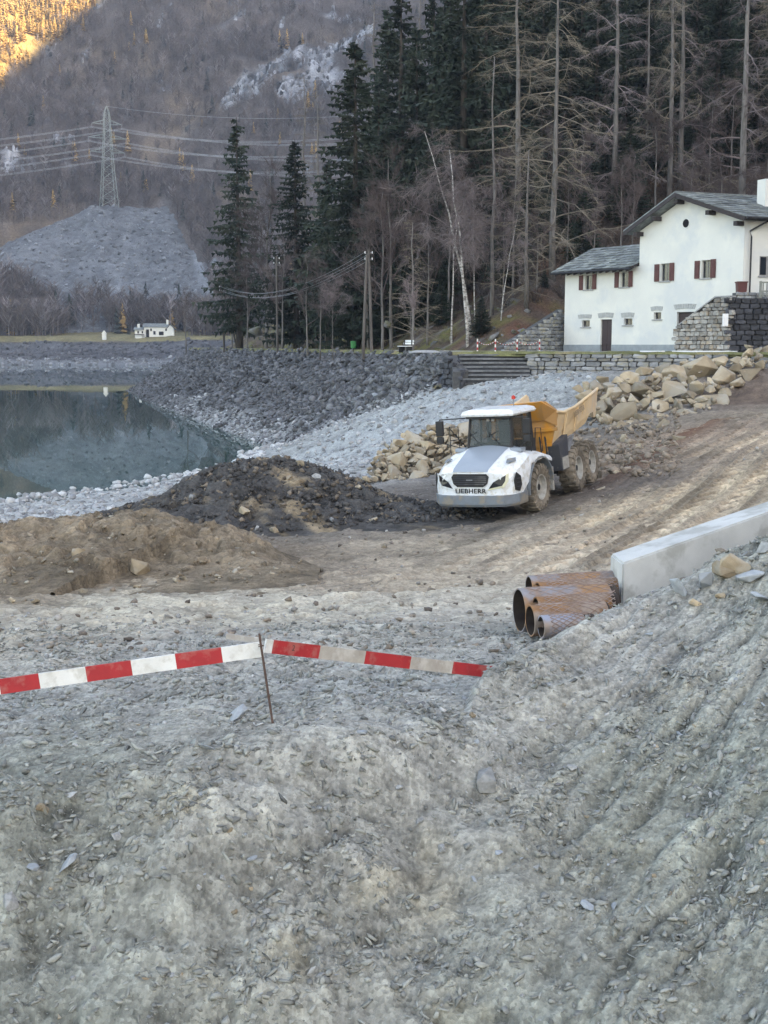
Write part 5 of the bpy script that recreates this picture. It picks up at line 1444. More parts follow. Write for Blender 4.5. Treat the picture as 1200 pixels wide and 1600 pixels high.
def broad_tree(seed, H, trunk_m, twig_m, lean=(0, 0), spread=.45, base=.35, limbs=11, droop=.05, up=.10, rad=None, tips=6, twl=.9, kids=4, tw=.014):
    r = random.Random(seed); T, L, B = MB(), LB(), MB(); rad = rad or .009 * H + .03
    pts, rr = [], []
    n = 8
    for i in range(n + 1):
        t = i / n; pts.append(Vector((lean[0] * t ** 1.4 * H + r.gauss(0, .010) * H * t, lean[1] * t * H + r.gauss(0, .010) * H * t, -.6 + (H + .6) * t))); rr.append(rad * (1 - .9 * t) + .008)
    T.tube(pts, rr, 7)
    for i in range(limbs):
        t = base + (1 - base) * (i + r.random()) / limbs; k = t * n; a = min(int(k), n - 1); q = pts[a].lerp(pts[a + 1], k - a)
        az = r.uniform(0, 6.28); d = Vector((math.cos(az), math.sin(az), r.uniform(.35, 1.2))).normalized()
        grow(B, L, r, q, d, H * spread * (1.08 - t) * r.uniform(.7, 1.2) + .5, rad * (1 - .85 * t) * .6, 2 if t < .8 else 1, twl, droop, kids, tw, up, tips)
    for v, f in ((B.v, B.f),):
        k = len(L.v); L.v += v; L.f += [tuple(k + i for i in g) for g in f]
    return T.mesh('trunk', trunk_m, True), L.mesh('branches', twig_m)

def larch_tree(seed, H, spread=.22, base=.25, n_br=46, twig_m=None, trunk_m=None, rad=None, twl=1.0, conic=False, tw=.016, curl=1.0, tips=9, leader=True):
    r = random.Random(seed); T, L, B = MB(), LB(), MB(); rad = rad or .010 * H + .03
    pts = [Vector((r.gauss(0, .007) * H * i / 6, r.gauss(0, .007) * H * i / 6, -.6 + (H + .6) * i / 6)) for i in range(7)]
    T.tube(pts, [rad * (1 - .88 * i / 6) + .01 for i in range(7)], 7)
    for i in range(n_br):
        t = base + (1 - base) * (i + r.random()) / n_br; k = t * 6; a = min(int(k), 5); q = pts[a].lerp(pts[a + 1], k - a)
        cu = curl * r.uniform(-.3, 1.5); az = r.uniform(0, 6.28); ln = H * spread * ((1.05 - t) if conic else (.45 + .75 * r.random()) * (1.15 - .75 * t)) + .3
        d = Vector((math.cos(az), math.sin(az), r.uniform(-.45, .8))); p = q.copy(); bp, br = [p.copy()], [rad * r.uniform(.14, .30) * (1 - .8 * t) + .010]
        m = 6
        for j in range(m):
            u = (j + 1) / m
            d = (d + Vector((r.gauss(0, .2), r.gauss(0, .2), cu * (-.30 + .36 * u) + r.gauss(0, .14)))).normalized()
            p = p + d * ln / m; bp.append(p.copy()); br.append(br[0] * (1 - .85 * u))
        B.tube(bp, br, 3, False)
        for j in range(int(tips * (ln / (H * spread) + .4))):
            k2 = r.uniform(.2, 1) * m; a2 = min(int(k2), m - 1); q2 = bp[a2].lerp(bp[a2 + 1], k2 - a2)
            e = Vector((r.gauss(0, .45) + d.x * .5, r.gauss(0, .45) + d.y * .5, r.uniform(-1.0, .25) * curl)) * twl * r.uniform(.4, 1.1)
            s = e.cross(Vector((r.random(), r.random(), .3))).normalized() * tw
            L.tri(q2 - s, q2 + s, q2 + e)
            q3 = q2 + e * .5; L.tri(q3 - s * .8, q3 + s * .8, q3 + e * .4 + Vector((r.gauss(0, .35), r.gauss(0, .35), -.25 * curl * r.random())) * twl)
            q3 = q2 + e * .3; L.tri(q3 - s * .8, q3 + s * .8, q3 + e * .3 + Vector((r.gauss(0, .35), r.gauss(0, .35), -.25 * curl * r.random())) * twl)
    k = len(L.v); L.v += B.v; L.f += [tuple(k + i for i in g) for g in B.f]
    return T.mesh('trunk', trunk_m or M_greybark, True), L.mesh('branches', twig_m or M_larchtwig)

def plant_tree(name, label, cat, meshes, px, D, top_y, group=None, base_y=None, rz=None, x=None, href=None, wide=1.0, ground_fn=None):
    p = at(px, 500, D) if x is None else Vector((x, D, 0))
    g = float((ground_fn or hill)(np.array([p.x]), np.array([D]))[0]) - .15
    t = at(px, top_y, D).z
    H = t - g
    o = thing(name, label, cat, (p.x, D, g), random.uniform(0, 6.28) if rz is None else rz, group)
    k = H / href
    o.scale = (k * wide, k * wide, k)
    nm = ('trunk', 'crown') if meshes[1].name.startswith('crown') else ('trunk', 'branches')
    for m, q in zip(meshes, nm): link(q, m, o)
    return o

SPR = [spruce_mesh(1, 26, 4.7, .05, 1.3), spruce_mesh(2, 26, 3.6, .10, 1.1), spruce_mesh(3, 26, 5.0, .07, 1.3), spruce_mesh(4, 26, 3.4, .16, 1.1)]
def spruce(label, k, px, D, top, wide=1.0, group=None): return plant_tree('spruce', label, 'spruce', SPR[k], px, D, top, group, href=26, wide=wide)
spruce('tall narrow dark spruce standing out alone at the lake end of the wood', 1, 374, 195, 183, 1.3)
spruce('shorter bushy dark spruce just right of the lone lakeside spruce', 2, 463, 168, 218, 1.25)
spruce('broad full spruce rising straight behind the double utility pole', 0, 556, 142, 62, 1.3)
spruce('tall slim spruce just behind and right of the broad full spruce', 1, 626, 158, -30, 1.3)
spruce('huge dark spruce towering behind the two leaning birches', 2, 722, 140, -130, 1.15)
spruce('dark spruce between the slim spruce and the huge one, set further back', 3, 676, 168, -60, 1.0)
spruce('small spruce tucked against the left side of the broad full spruce', 3, 512, 152, 250, 1.3)
gl = 'dark spruce packed among others in the shaded wood above the house'
for px, D, top, k, w in ((778, 158, -150, 0, 1), (826, 172, -170, 2, 1), (842, 148, -40, 3, 1.1), (902, 165, -200, 0, 1), (935, 178, -190, 2, 1), (988, 168, -180, 1, 1.2), (1020, 185, -160, 2, 1), (1090, 166, -200, 0, 1.05), (1120, 180, -180, 2, 1),
                         (1180, 170, -190, 1, 1.2), (1235, 165, -200, 0, 1), (750, 185, -140, 2, 1), (870, 190, -170, 0, 1), (1060, 200, -200, 2, 1), (1150, 205, -200, 0, 1), (960, 205, -200, 0, 1), (1280, 180, -200, 2, 1), (800, 205, -170, 1, 1.2), (700, 200, -60, 0, 1), (592, 150, 120, 3, 1.3), (650, 148, 40, 0, 1.1), (690, 145, 10, 2, 1), (755, 150, -60, 0, 1.2), (606, 170, 10, 2, 1), (830, 158, -120, 2, 1.2), (885, 150, 20, 0, 1.2), (925, 152, -60, 2, 1.2), (1000, 156, -60, 0, 1.3), (1075, 158, -40, 2, 1.3), (1110, 156, -100, 0, 1.2), (1165, 160, -80, 2, 1.3), (1215, 158, -100, 0, 1.3), (970, 150, 60, 1, 1.4)):
    spruce(gl, k, px, D, top, w, 'spruces packed in the wood above the house')
for px, D, top, lb in ((752, 111, 462, 'young bushy evergreen at the foot of the birches'), (850, 118, 420, 'small evergreen on the slope left of the annex roof'), (690, 128, 440, 'small shaded evergreen left of the birch trunks')):
    plant_tree('young_spruce', lb, 'spruce', SPR[0], px, D, top, href=26, wide=2.1)

gs = 'smaller dark spruce standing low on the slope beneath the tall trunks'
for px, D, top, k, w in ((792, 126, 270, 0, 1.4), (830, 132, 190, 2, 1.3), (880, 130, 210, 1, 1.5), (908, 124, 290, 0, 1.5), (940, 134, 170, 2, 1.3), (978, 132, 190, 0, 1.4), (1022, 140, 90, 1, 1.5), (1085, 142, 80, 2, 1.3), (1128, 140, 100, 0, 1.4), (1172, 142, 70, 2, 1.3), (668, 134, 240, 0, 1.4), (600, 136, 200, 2, 1.3)):
    spruce(gs, k, px, D, top, w, 'smaller spruces low on the slope')

# bare trees
BIR = [broad_tree(21, 16, M_birch, M_paletwig, (-.24, 0), .34, .42, 13, .16, .02, .13, 8, 1.0, 4), broad_tree(22, 16, M_birch, M_paletwig, (-.10, .02), .30, .45, 12, .16, .02, .14, 8, 1.0, 4)]
BAR = [broad_tree(31, 14, M_greybark, M_twig, (.02, 0), .42, .28, 13, .0, .10, None, 7, .8, 4), broad_tree(32, 14, M_greybark, M_twig, (-.05, 0), .36, .34, 12, .0, .14, None, 7, .8, 4), broad_tree(33, 12, M_greybark, M_paletwig, (.0, 0), .46, .42, 13, .03, .10, .07, 9, .7, 4)]
LAR = [larch_tree(41, 26, .25, .10, 70, curl=1.0, tips=36, tw=.014), larch_tree(42, 26, .22, .2, 70, tips=30, tw=.014), larch_tree(43, 12, .30, .16, 70, conic=True, curl=.5, twl=.6, tips=11), larch_tree(44, 26, .17, .1, 50, twig_m=M_paletwig, tips=30, tw=.012), larch_tree(45, 26, .13, .22, 80, conic=True, curl=.4, tips=8, twl=.9)]
SNAG = larch_tree(46, 22, .16, .12, 26, twig_m=M_twig, trunk_m=M_greybark, rad=.2, tips=5)
def T_(name, label, cat, ms, px, D, top, href, wide=1.0, group=None, rz=None, fn=None): return plant_tree(name, label, cat, ms, px, D, top, group, href=href, wide=wide, rz=rz, ground_fn=fn)
T_('birch', 'white birch leaning left, its crown beside the broad spruce', 'birch', BIR[0], 738, 113, 205, 16, 1.0, rz=0)
T_('birch', 'upright white birch with two forks in front of the huge spruce', 'birch', BIR[1], 731, 110.5, 235, 16, 1.0, rz=.3)
T_('birch', 'thin pale birch stem right beside the upright birch', 'birch', BIR[1], 742, 118, 300, 16, .7, rz=1.2)
T_('birch', 'slender pale birch left of the leaning birch', 'birch', BIR[1], 706, 116, 300, 16, .8, rz=2.0)
T_('birch', 'thin pale birch in front of the tall dead trunk', 'birch', BIR[0], 782, 112, 330, 16, .7, rz=2.6)
T_('dead_tree', 'tall straight pale dead trunk with stubby branches right of the birches', 'dead tree', SNAG, 768, 117, 88, 22, 1.0, rz=2)
T_('larch', 'large tangled larch with drooping tan branches left of the annex', 'larch', LAR[0], 862, 120, -70, 26, 1.05)
T_('larch', 'lower bare larch with arching pale branches behind the dry stone wall', 'larch', LAR[0], 822, 113, 235, 26, 1.5)
T_('larch', 'tan topped larch behind the tall dead trunk, cut by the top of the photo', 'larch', LAR[1], 805, 128, -70, 26, 1.2)
T_('larch', 'twin stemmed grey larch directly above the annex roof', 'larch', LAR[3], 955, 133, -120, 26, 1.1)
T_('larch', 'left of two straight larch trunks above the main gable', 'larch', LAR[0], 1040, 134, -150, 26, .9)
T_('larch', 'right of two straight larch trunks above the main gable', 'larch', LAR[3], 1056, 136, -150, 26, 1.0)
T_('larch', 'thin larch between the annex roof and the twin trunks', 'larch', LAR[3], 1004, 141, -60, 26, .8)
T_('larch', 'thick straight larch trunk above the ridge near the chimney', 'larch', LAR[3], 1152, 128, -160, 26, 1.15)
T_('larch', 'bare larch at the right edge of the photo above the chimney', 'larch', LAR[1], 1196, 136, -140, 26, .9)
T_('larch', 'small conical larch with orange tip beside the bench', 'larch', LAR[2], 645, 108.5, 347, 12, 1.05)
T_('larch', 'pale orange larch far left of the broad spruce', 'larch', LAR[4], 478, 250, 118, 26, 1.0)
T_('larch', 'pale orange larch close to the left side of the broad spruce', 'larch', LAR[4], 500, 240, 140, 26, 1.0)
T_('larch', 'pale larch showing between the slim and huge spruces', 'larch', LAR[4], 655, 215, -20, 26, 1.0)
T_('larch', 'pale larch high behind the tip of the broad spruce', 'larch', LAR[4], 585, 230, 5, 26, 1.0)
T_('bare_tree', 'bare tree with pale forked trunk between the two lakeside spruces', 'bare tree', BAR[1], 415, 176, 262, 14, .9)
T_('bare_tree', 'bare crooked tree leaning left at the foot of the lone spruce', 'bare tree', BAR[0], 386, 186, 395, 14, .9)
T_('bare_tree', 'slender roadside tree with pinkish grey crown left of the double pole', 'bare tree', BAR[2], 520, 118.5, 438, 12, 1.05)
T_('bare_tree', 'thin roadside trunk in front of the small conical larch', 'bare tree', BAR[2], 641, 105.5, 440, 12, .7)
T_('bare_tree', 'small bare tree standing alone at the tip of the lakeside road', 'bare tree', BAR[0], 290, 240, 452, 14, 1.0, fn=lambda x, y: np.array([5.4]))
T_('bare_tree', 'crooked pale tree fallen across a branch above the annex roof', 'bare tree', BAR[1], 968, 122, 255, 14, .8)
gb = 'thin bare tree standing in the undergrowth of the wooded slope'
for i, (px, D, top) in enumerate(((598, 126, 300), (612, 132, 250), (668, 122, 330), (700, 130, 280), (785, 118, 330), (800, 124, 250), (838, 116, 330), (885, 124, 260), (905, 130, 200), (925, 122, 300), (985, 128, 240), (1020, 132, 150), (1075, 128, 230), (1100, 136, 150), (1120, 126, 240), (1175, 126, 235), (1135, 138, 120), (440, 160, 380), (480, 140, 400), (500, 132, 420), (350, 205, 430), (362, 215, 410), (575, 135, 330), (770, 138, 200), (860, 140, 180), (945, 140, 160), (1085, 142, 90), (1190, 140, 130))):
    T_('bare_tree', gb, 'bare tree', BAR[i % 2], px, D, top, 14, .9, 'thin bare trees on the wooded slope')

# undergrowth on the slope: one mass
def bush_base(seed, n=34, h=1.0):
    r = random.Random(seed); V, Fc = [], []
    for i in range(n):
        b = Vector((r.gauss(0, .12), r.gauss(0, .12), 0)); d = Vector((r.gauss(0, .5), r.gauss(0, .5), 1)).normalized(); l = h * r.uniform(.5, 1.1)
        m = b + d * l * .5; e = b + d * l + Vector((r.gauss(0, .15), r.gauss(0, .15), 0)); s = d.cross(Vector((r.random() - .5, r.random() - .5, .1))).normalized() * .012
        for p, q, w in ((b, e, 1), (m, m + Vector((r.gauss(0, .3), r.gauss(0, .3), .3)), .7), (m.lerp(e, .4), m + Vector((r.gauss(0, .32), r.gauss(0, .32), .45)), .6)):
            k = len(V); V += [p - s * w, p + s * w, q]; Fc.append((k, k + 1, k + 2))
    return np.array(V), np.array(Fc)
BUSH = [bush_base(i) for i in range(6)]
n = 2600
x = RNG.uniform(-32, 62, n); y = 100 + 90 * RNG.random(n) ** 1.5
dd = hill_d(x, y); ok = (dd > 1.2) & (dd < 60) & (RNG.random(n) < np.clip(.35 + fbm(x * .15, y * .15, 3, 5) * 1.3 + .3 * (dd > 6), .1, 1)); x, y, dd = x[ok], y[ok], dd[ok]; n = len(x)
sz = RNG.uniform(.6, 1.5, n) * np.where(dd > 5, 1.7, .8)
cb = np.where(RNG.random((n, 1)) < .25, [[.15, .09, .062]], [[.085, .072, .070]]) * RNG.uniform(.6, 1.5, (n, 1))
M_brush = mat('brushwood', (1.1, 1.1, 1.1), (.8, .8, .8), scale=.5, rough=.95, attr=True)
V, T, C = merge(BUSH, np.stack([x, y, hill(x, y) - .1], -1), rot_mats(n, .12), np.stack([sz * 1.2, sz * 1.2, sz], -1), cb)
tag(link('brushwood', np_mesh('brushwood', V, T, M_brush, False, C)), 'tangle of bare brown brushwood covering the wooded slope', kind='stuff')
# tufts of dry grass on the verge and bank
n = 2600
x = RNG.uniform(-40, 34, n); y = RNG.uniform(80, 250, n); dd = hill_d(x, y)
ok = (dd > -2.2) & (dd < 7); x, y = x[ok], y[ok]; n = len(x)
sz = RNG.uniform(.25, .6, n)
V, T, C = merge(BUSH[:3], np.stack([x, y, np.maximum(hill(x, y), 5.45)], -1), rot_mats(n, .2), sz, np.where(RNG.random((n, 1)) < .5, [[.20, .175, .085]], [[.13, .14, .055]]) * RNG.uniform(.7, 1.4, (n, 1)))
tag(link('dry_grass', np_mesh('dry_grass', V, T, M_brush, False, C)), 'yellowed grass tufts along the foot of the wooded bank', kind='stuff')
# mossy rocks on the bank: the largest are parts of the hill
M_mossrock = mat('mossy_rock', (.20, .195, .19), (.10, .10, .10), scale=1.2, rough=.9, bump=.6, bscale=6, bdist=.05, rnd=.3, c3=(.13, .13, .045), scale3=.8)
hillo = bpy.data.objects['wooded_hill']
MR = base_meshes(BLOCK + SLAB[:3], 'rock', M_mossrock)
n = 0
while n < 120:
    x_, y_ = random.uniform(-34, 15), random.uniform(101, 240); d_ = float(hill_d(np.array([x_]), np.array([y_]))[0])
    if not .2 < d_ < 9 or random.random() > 1.2 - d_ / 9: continue
    o = link('rock', random.choice(MR), hillo); k = random.uniform(.25, .55) * (1 + 1.6 * random.random() ** 5)
    o.location = (x_, y_, float(hill(np.array([x_]), np.array([y_]))[0]) + .05 * k); o.scale = (k, k, k); o.rotation_euler = (random.gauss(0, .4), random.gauss(0, .4), random.uniform(0, 6.28)); n += 1
for px, py, D, k, lb in ((400, 518, 178, 1.5, 'mossy boulder'), (437, 518, 162, .9, 'tall pale boulder'), (568, 538, 0, 0, ''), (537, 532, 125, .8, 'pale grey boulder'), (605, 508, 118, .8, 'dark boulder')):
    if not k: continue
    p = at(px, py, D); o = link('rock', random.choice(MR), hillo); o.location = p; o.scale = (k, k * .8, k * .9); o.rotation_euler = (.2, .1, random.uniform(0, 6)); o['label'] = lb

# ------------------------------------------------------------------ far woods: one mass of small bare trees
def far_bare(seed, m):
    r = random.Random(seed); L = LB(); H = 1.0
    s = Vector((.011, 0, 0)); L.tri(-s, s, Vector((r.gauss(0, .03), 0, .9))); s = Vector((0, .011, 0)); L.tri(-s, s, Vector((0, r.gauss(0, .03), .9)))
    for i in range(26):
        z = r.uniform(.22, .9); a = r.uniform(0, 6.28); l = .32 * (1.1 - z) + .08; p = Vector((0, 0, z)); e = Vector((math.cos(a) * l, math.sin(a) * l, l * r.uniform(.5, 1.4)))
        s = e.cross(Vector((r.random() - .5, r.random() - .5, .4))).normalized() * .011
        L.tri(p - s, p + s, p + e); q = p + e * .5; L.tri(q - s, q + s, q + e * .5 + Vector((r.gauss(0, .09), r.gauss(0, .09), .06)))
    return L.mesh('far_tree', m)
M_fb = [mat('far_bark', (.140, .118, .112), (.095, .080, .079), scale=.02, rough=.95, rnd=.45), mat('far_pale_bark', (.26, .235, .24), (.17, .15, .155), scale=.02, rough=.95, rnd=.3), mat('far_larch_sunlit_gold', (.46, .30, .11), (.36, .23, .09), scale=.02, rough=.95, rnd=.3)]  # last one: larch gold brightened to carry the glow of the sunlit corner
M_fs = mat('far_needles', (.045, .055, .045), (.03, .04, .036), scale=.02, rough=.9, rnd=.3)
def far_con(seed, m):
    r = random.Random(seed); L = LB()
    for i in range(70):
        z = .06 + .92 * (i / 70); a = r.uniform(0, 6.28); l = .19 * (1 - z) + .02; p = Vector((0, 0, z)); d = Vector((math.cos(a), math.sin(a), 0)); s = Vector((-d.y, d.x, 0)) * l * .45
        L.tri(p + Vector((0, 0, .03)), p + d * l + s - Vector((0, 0, .05)), p + d * l - s - Vector((0, 0, .06)))
    return L.mesh('far_conifer', m)
srcs = [far_bare(i, M_fb[0]) for i in range(5)] + [far_bare(9, M_fb[1]), far_bare(10, M_fb[1]), far_con(12, M_fb[2]), far_con(13, M_fs)]
def gn_scatter(name, meshes, pos, pick, rz, sc, label):
    me = bpy.data.meshes.new(name); me.vertices.add(len(pos)); me.vertices.foreach_set('co', np.ascontiguousarray(pos, np.float32).ravel())
    for nm, ty, dat in (('pk', 'INT', pick.astype(np.int32)), ('rz', 'FLOAT', rz.astype(np.float32)), ('sc', 'FLOAT', sc.astype(np.float32))):
        a = me.attributes.new(nm, ty, 'POINT'); a.data.foreach_set('value', dat)
    o = link(name, me); ng = bpy.data.node_groups.new(name, 'GeometryNodeTree')
    ng.interface.new_socket('Geometry', in_out='INPUT', socket_type='NodeSocketGeometry'); ng.interface.new_socket('Geometry', in_out='OUTPUT', socket_type='NodeSocketGeometry')
    N, L = ng.nodes, ng.links
    gi, go = N.new('NodeGroupInput'), N.new('NodeGroupOutput'); ip = N.new('GeometryNodeInstanceOnPoints'); g2 = N.new('GeometryNodeJoinGeometry')
    for m in reversed(meshes):
        so = bpy.data.objects.new(m.name, m); oi = N.new('GeometryNodeObjectInfo'); oi.inputs['Object'].default_value = so; oi.inputs['As Instance'].default_value = True
        L.new(oi.outputs['Geometry'], g2.inputs[0])
    def attr(nm, ty):
        a = N.new('GeometryNodeInputNamedAttribute'); a.data_type = ty; a.inputs['Name'].default_value = nm; return [s for s in a.outputs if s.enabled][0]
    cx = N.new('ShaderNodeCombineXYZ'); L.new(attr('rz', 'FLOAT'), cx.inputs['Z'])
    er = N.new('FunctionNodeEulerToRotation'); L.new(cx.outputs[0], er.inputs[0])
    L.new(gi.outputs[0], ip.inputs['Points']); L.new(g2.outputs[0], ip.inputs['Instance']); ip.inputs['Pick Instance'].default_value = True
    L.new(attr('pk', 'INT'), ip.inputs['Instance Index']); L.new(er.outputs[0], ip.inputs['Rotation']); L.new(attr('sc', 'FLOAT'), ip.inputs['Scale']); L.new(ip.outputs[0], go.inputs[0])
    md = o.modifiers.new('scatter', 'NODES'); md.node_group = ng
    return tag(o, label, kind='stuff')
n = 30000
y = RNG.uniform(622, 1120, n); x = RNG.uniform(-.42, .24, n) * y
z = mount(x, y)
fan = scree(x, y) > z + .3
cl_ = cliffm(x, y)
band = (y < 690)
keep = ~fan & (cl_ < .25) & (~band | (RNG.random(n) < .9)) & (RNG.random(n) < np.clip(.75 + 1.1 * fbm(x * .012, y * .012, 4, 201), .12, 1)) & ~((y < 655) & (x > -165) & (x < -95))
x, y, z = x[keep], y[keep], z[keep]; n = len(x)
pk = RNG.choice(9, n, p=[.169] * 5 + [.062, .053, .010, .030])
pk = np.where((z > shade_z(x, y) - 10) & (RNG.random(n) < .85), 7, pk)  # gold trees fill the sunlit corner, painting the sun's glow by colour
pk = np.where((fbm(x * .02, y * .02, 3, 207) > .42) & (RNG.random(n) < .2), 7, pk)
sc = RNG.uniform(6, 13, n) * np.where(y < 690, 1.35, 1.0) * np.where(pk >= 7, 1.1, 1)
m_ = 2600; y2 = RNG.uniform(620, 668, m_); x2 = RNG.uniform(-.36, -.05, m_) * y2
ok = ~((y2 < 650) & (x2 > -158) & (x2 < -95)) & (RNG.random(m_) < .55 + .9 * fbm(x2 * .03, y2 * .03, 3, 77)); x2, y2 = x2[ok], y2[ok]
x, y, z = np.r_[x, x2], np.r_[y, y2], np.r_[z, np.maximum(mount(x2, y2), scree(x2, y2))]; pk = np.r_[pk, RNG.choice(9, len(x2), p=[.16] * 5 + [.10, .08, .005, .015])]; sc = np.r_[sc, RNG.uniform(9, 19, len(x2))]; n = len(x)
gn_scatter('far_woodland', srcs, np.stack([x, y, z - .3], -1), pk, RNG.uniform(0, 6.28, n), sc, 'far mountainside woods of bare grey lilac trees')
# the far trees that stand out by themselves
M_fc = [far_con(30 + i, M_fs) for i in range(3)]
for px, by, ty, D, w, lb in ((18, 523, 470, 636, 1.25, 'dark conifer at the left edge of the far shore'), (72, 505, 447, 660, .9, 'slim dark conifer, leftmost of three behind the far shore trees'), (89, 515, 450, 655, 1.0, 'dark conifer in the middle of three behind the far shore'), (110, 515, 455, 655, 1.0, 'dark conifer, rightmost of three behind the far shore'), (183, 525, 478, 645, 1.1, 'dark conifer left of the far white house'), (200, 524, 505, 640, 1.5, 'low dark conifer touching the left side of the far white house'), (281, 500, 440, 665, .8, 'small conifer above the right of the far white house'), (228, 470, 438, 690, 1.1, 'small dark conifer at the foot of the scree')):
    p = at(px, by, D); g = float(mount(np.array([p.x]), np.array([D]))[0]); h_ = at(px, ty, D).z - g
    o = thing('conifer', lb, 'conifer', (p.x, D, g)); c = link('crown', random.choice(M_fc), o); c.scale = (h_ * w, h_ * w, h_)
    t = MB(); t.tube([(0, 0, -.5), (0, 0, h_ * .5)], [.25, .1], 5); t.build('trunk', M_bark, o)
# ------------------------------------------------------------------ spoil heaps
def heap_mesh(name, x0, x1, y0, y1, st, hfun, cfun, m):
    hx_, hy_ = np.arange(x0, x1, st), np.arange(y0, y1, st)
    Yg, Xg = np.meshgrid(hy_, hx_, indexing='ij')
    h = hfun(Xg, Yg); b = ground(Xg, Yg)
    c1, i1 = chips(Xg * 1.7, Yg * 1.7, 61); c2, i2 = chips(Xg * 4.2, Yg * 4.2, 63); lum = fbm(Xg * .7, Yg * .7, 4, 65)
    up = sstep(.05, .5, h)
    z = b + h + up * (.16 * lum + .16 * c1 + .09 * c2)
    c = cfun(Xg, Yg) * (1 + .35 * (i1 - .5) + .45 * (i2 - .5) + .4 * np.clip(lum, -.5, .5))[..., None]
    kp = h > -.25; kf = (kp[:-1, :-1] & kp[1:, :-1] & kp[1:, 1:] & kp[:-1, 1:]).reshape(-1)
    q = grid_faces(*Xg.shape)[kf]; used, inv = np.unique(q, return_inverse=True)
    return np_mesh(name, np.stack([Xg, Yg, z], -1).reshape(-1, 3)[used], inv.reshape(-1, 4), m, True, np.clip(c, .012, .6).reshape(-1, 3)[used])
def ridge_h(X, Y, pts, fw, bw):
    """height of a heap along a crest polyline [(x, y, h)], front slope length fw, back bw"""
    P = np.array(pts, float); d = np.full(X.shape, 1e9); hh = np.zeros(X.shape); sd = np.zeros(X.shape)
    for a, b in zip(P[:-1], P[1:]):
        e = b[:2] - a[:2]; t = np.clip(((X - a[0]) * e[0] + (Y - a[1]) * e[1]) / (e @ e), 0, 1)
        dx, dy = X - a[0] - e[0] * t, Y - a[1] - e[1] * t; dd = np.hypot(dx, dy); m = dd < d
        d = np.where(m, dd, d); hh = np.where(m, a[2] + (b[2] - a[2]) * t, hh); sd = np.where(m, dy, sd)
    w = np.where(sd < 0, fw, bw) * (.45 + .55 * hh / P[:, 2].max())
    d = d + .5 * fbm(X * .5, Y * .5, 3, 67)
    u = d / w
    return hh * np.where(u < .15, 1 - u * u * 2, .955 - (u - .15) * 1.13) - .02
brown_pts = [(-17, 34, .75), (-10.5, 33.6, .95), (-6.4, 33.6, 1.35), (-4.6, 33.2, 1.0), (-3.3, 31.6, .35)]
def brown_h(X, Y): return ridge_h(X, Y, brown_pts, 5.6, 3.4)
def brown_c(X, Y):
    k = fbm(X * .6, Y * .6, 4, 69)[..., None]; r_ = sstep(-8, -12, X)[..., None]
    return np.array([.205, .163, .117]) * (1 + .6 * np.clip(k, -.5, .5)) * (1 - .5 * r_) + np.array([.22, .15, .095]) * .5 * r_
M_heap = soil_mat('heap_soil', .5, .8)
hp1 = thing('brown_heap', 'low brown earth heap with pale stones at the left edge before the lake', 'earth heap', (-7, 32, .4))
link('earth', heap_mesh('earth', -18, -1.5, 25.5, 40, .075, brown_h, brown_c, M_heap), hp1).matrix_parent_inverse = hp1.matrix_basis.inverted()
pk_ = at(440, 712, 45.5); l1, l2, l3 = at(262, 772, 46.5), at(312, 738, 46), at(372, 716, 45.5); r1, r2, r3 = at(520, 732, 45), at(600, 766, 44.5), at(668, 782, 44)
def hz_(p): return max(.15, p.z - float(ground(np.array([p.x]), np.array([p.y]))[0]))
dark_pts = [(p.x, p.y, hz_(p) - .1) for p in (l1, l2, l3, pk_, r1, r2, r3)]
def dark_h(X, Y): return ridge_h(X, Y, dark_pts, 7.0, 4.2)
def dark_c(X, Y):
    k = sstep(.1, .38, fbm(X * .45 + .35 * Y, Y * .25, 4, 73) + .28 * np.exp(-((X + 3.2 - .25 * (45 - Y)) / 1.1) ** 2))[..., None]
    return np.array([.070, .067, .065]) * (1 - k) + np.array([.235, .185, .125]) * k
hp2 = thing('dark_heap', 'larger heap of dark grey clods streaked with brown earth left of the truck', 'earth heap', (-4, 43, 0))
link('clods', heap_mesh('clods', -12, 4.5, 34, 51, .085, dark_h, dark_c, M_heap), hp2).matrix_parent_inverse = hp2.matrix_basis.inverted()
def on_heap(hf, x, y): return ground(x, y) + np.maximum(hf(x, y), 0)
M_clod = mat('loose_clods', (1.1, 1.1, 1.1), (.78, .78, .8), scale=4, rough=.95, bump=.5, bscale=14, bdist=.02, attr=True)
def heap_stones(root, hf, n, x0, x1, y0, y1, s0, s1, cols, hmin=.1, nm='loose_clods'):
    x, y = RNG.uniform(x0, x1, n), RNG.uniform(y0, y1, n); ok = hf(x, y) > hmin; x, y = x[ok], y[ok]; k = len(x)
    sz = s0 + (s1 - s0) * RNG.random(k) ** 2.6
    c = np.array(cols)[RNG.integers(0, len(cols), k)] * RNG.uniform(.6, 1.4, (k, 1))
    V, T, C = merge(TINY + [hull(250 + i, 10, 1, .8, .6, .85) for i in range(6)], np.stack([x, y, on_heap(hf, x, y) + .03], -1), rot_mats(k, .5), sz, c)
    o = tag(link(nm, np_mesh(nm, V, T, M_clod, False, C), root), kind='stuff'); o.matrix_parent_inverse = root.matrix_basis.inverted()
heap_stones(hp2, dark_h, 11000, -11, 4, 35, 50, .03, .19, [(.078, .075, .073), (.058, .056, .056), (.09, .086, .083), (.073, .068, .065), (.16, .13, .10)])
heap_stones(hp1, brown_h, 2600, -17, -2, 26, 39, .02, .14, [(.22, .175, .125), (.26, .215, .16), (.18, .145, .105), (.30, .27, .22)])
M_tan = mat('tan_boulder', (.385, .315, .22), (.26, .205, .14), scale=.9, rough=.85, bump=.55, bscale=5, bdist=.04, rnd=.34, c3=(.34, .305, .25), scale3=.7)
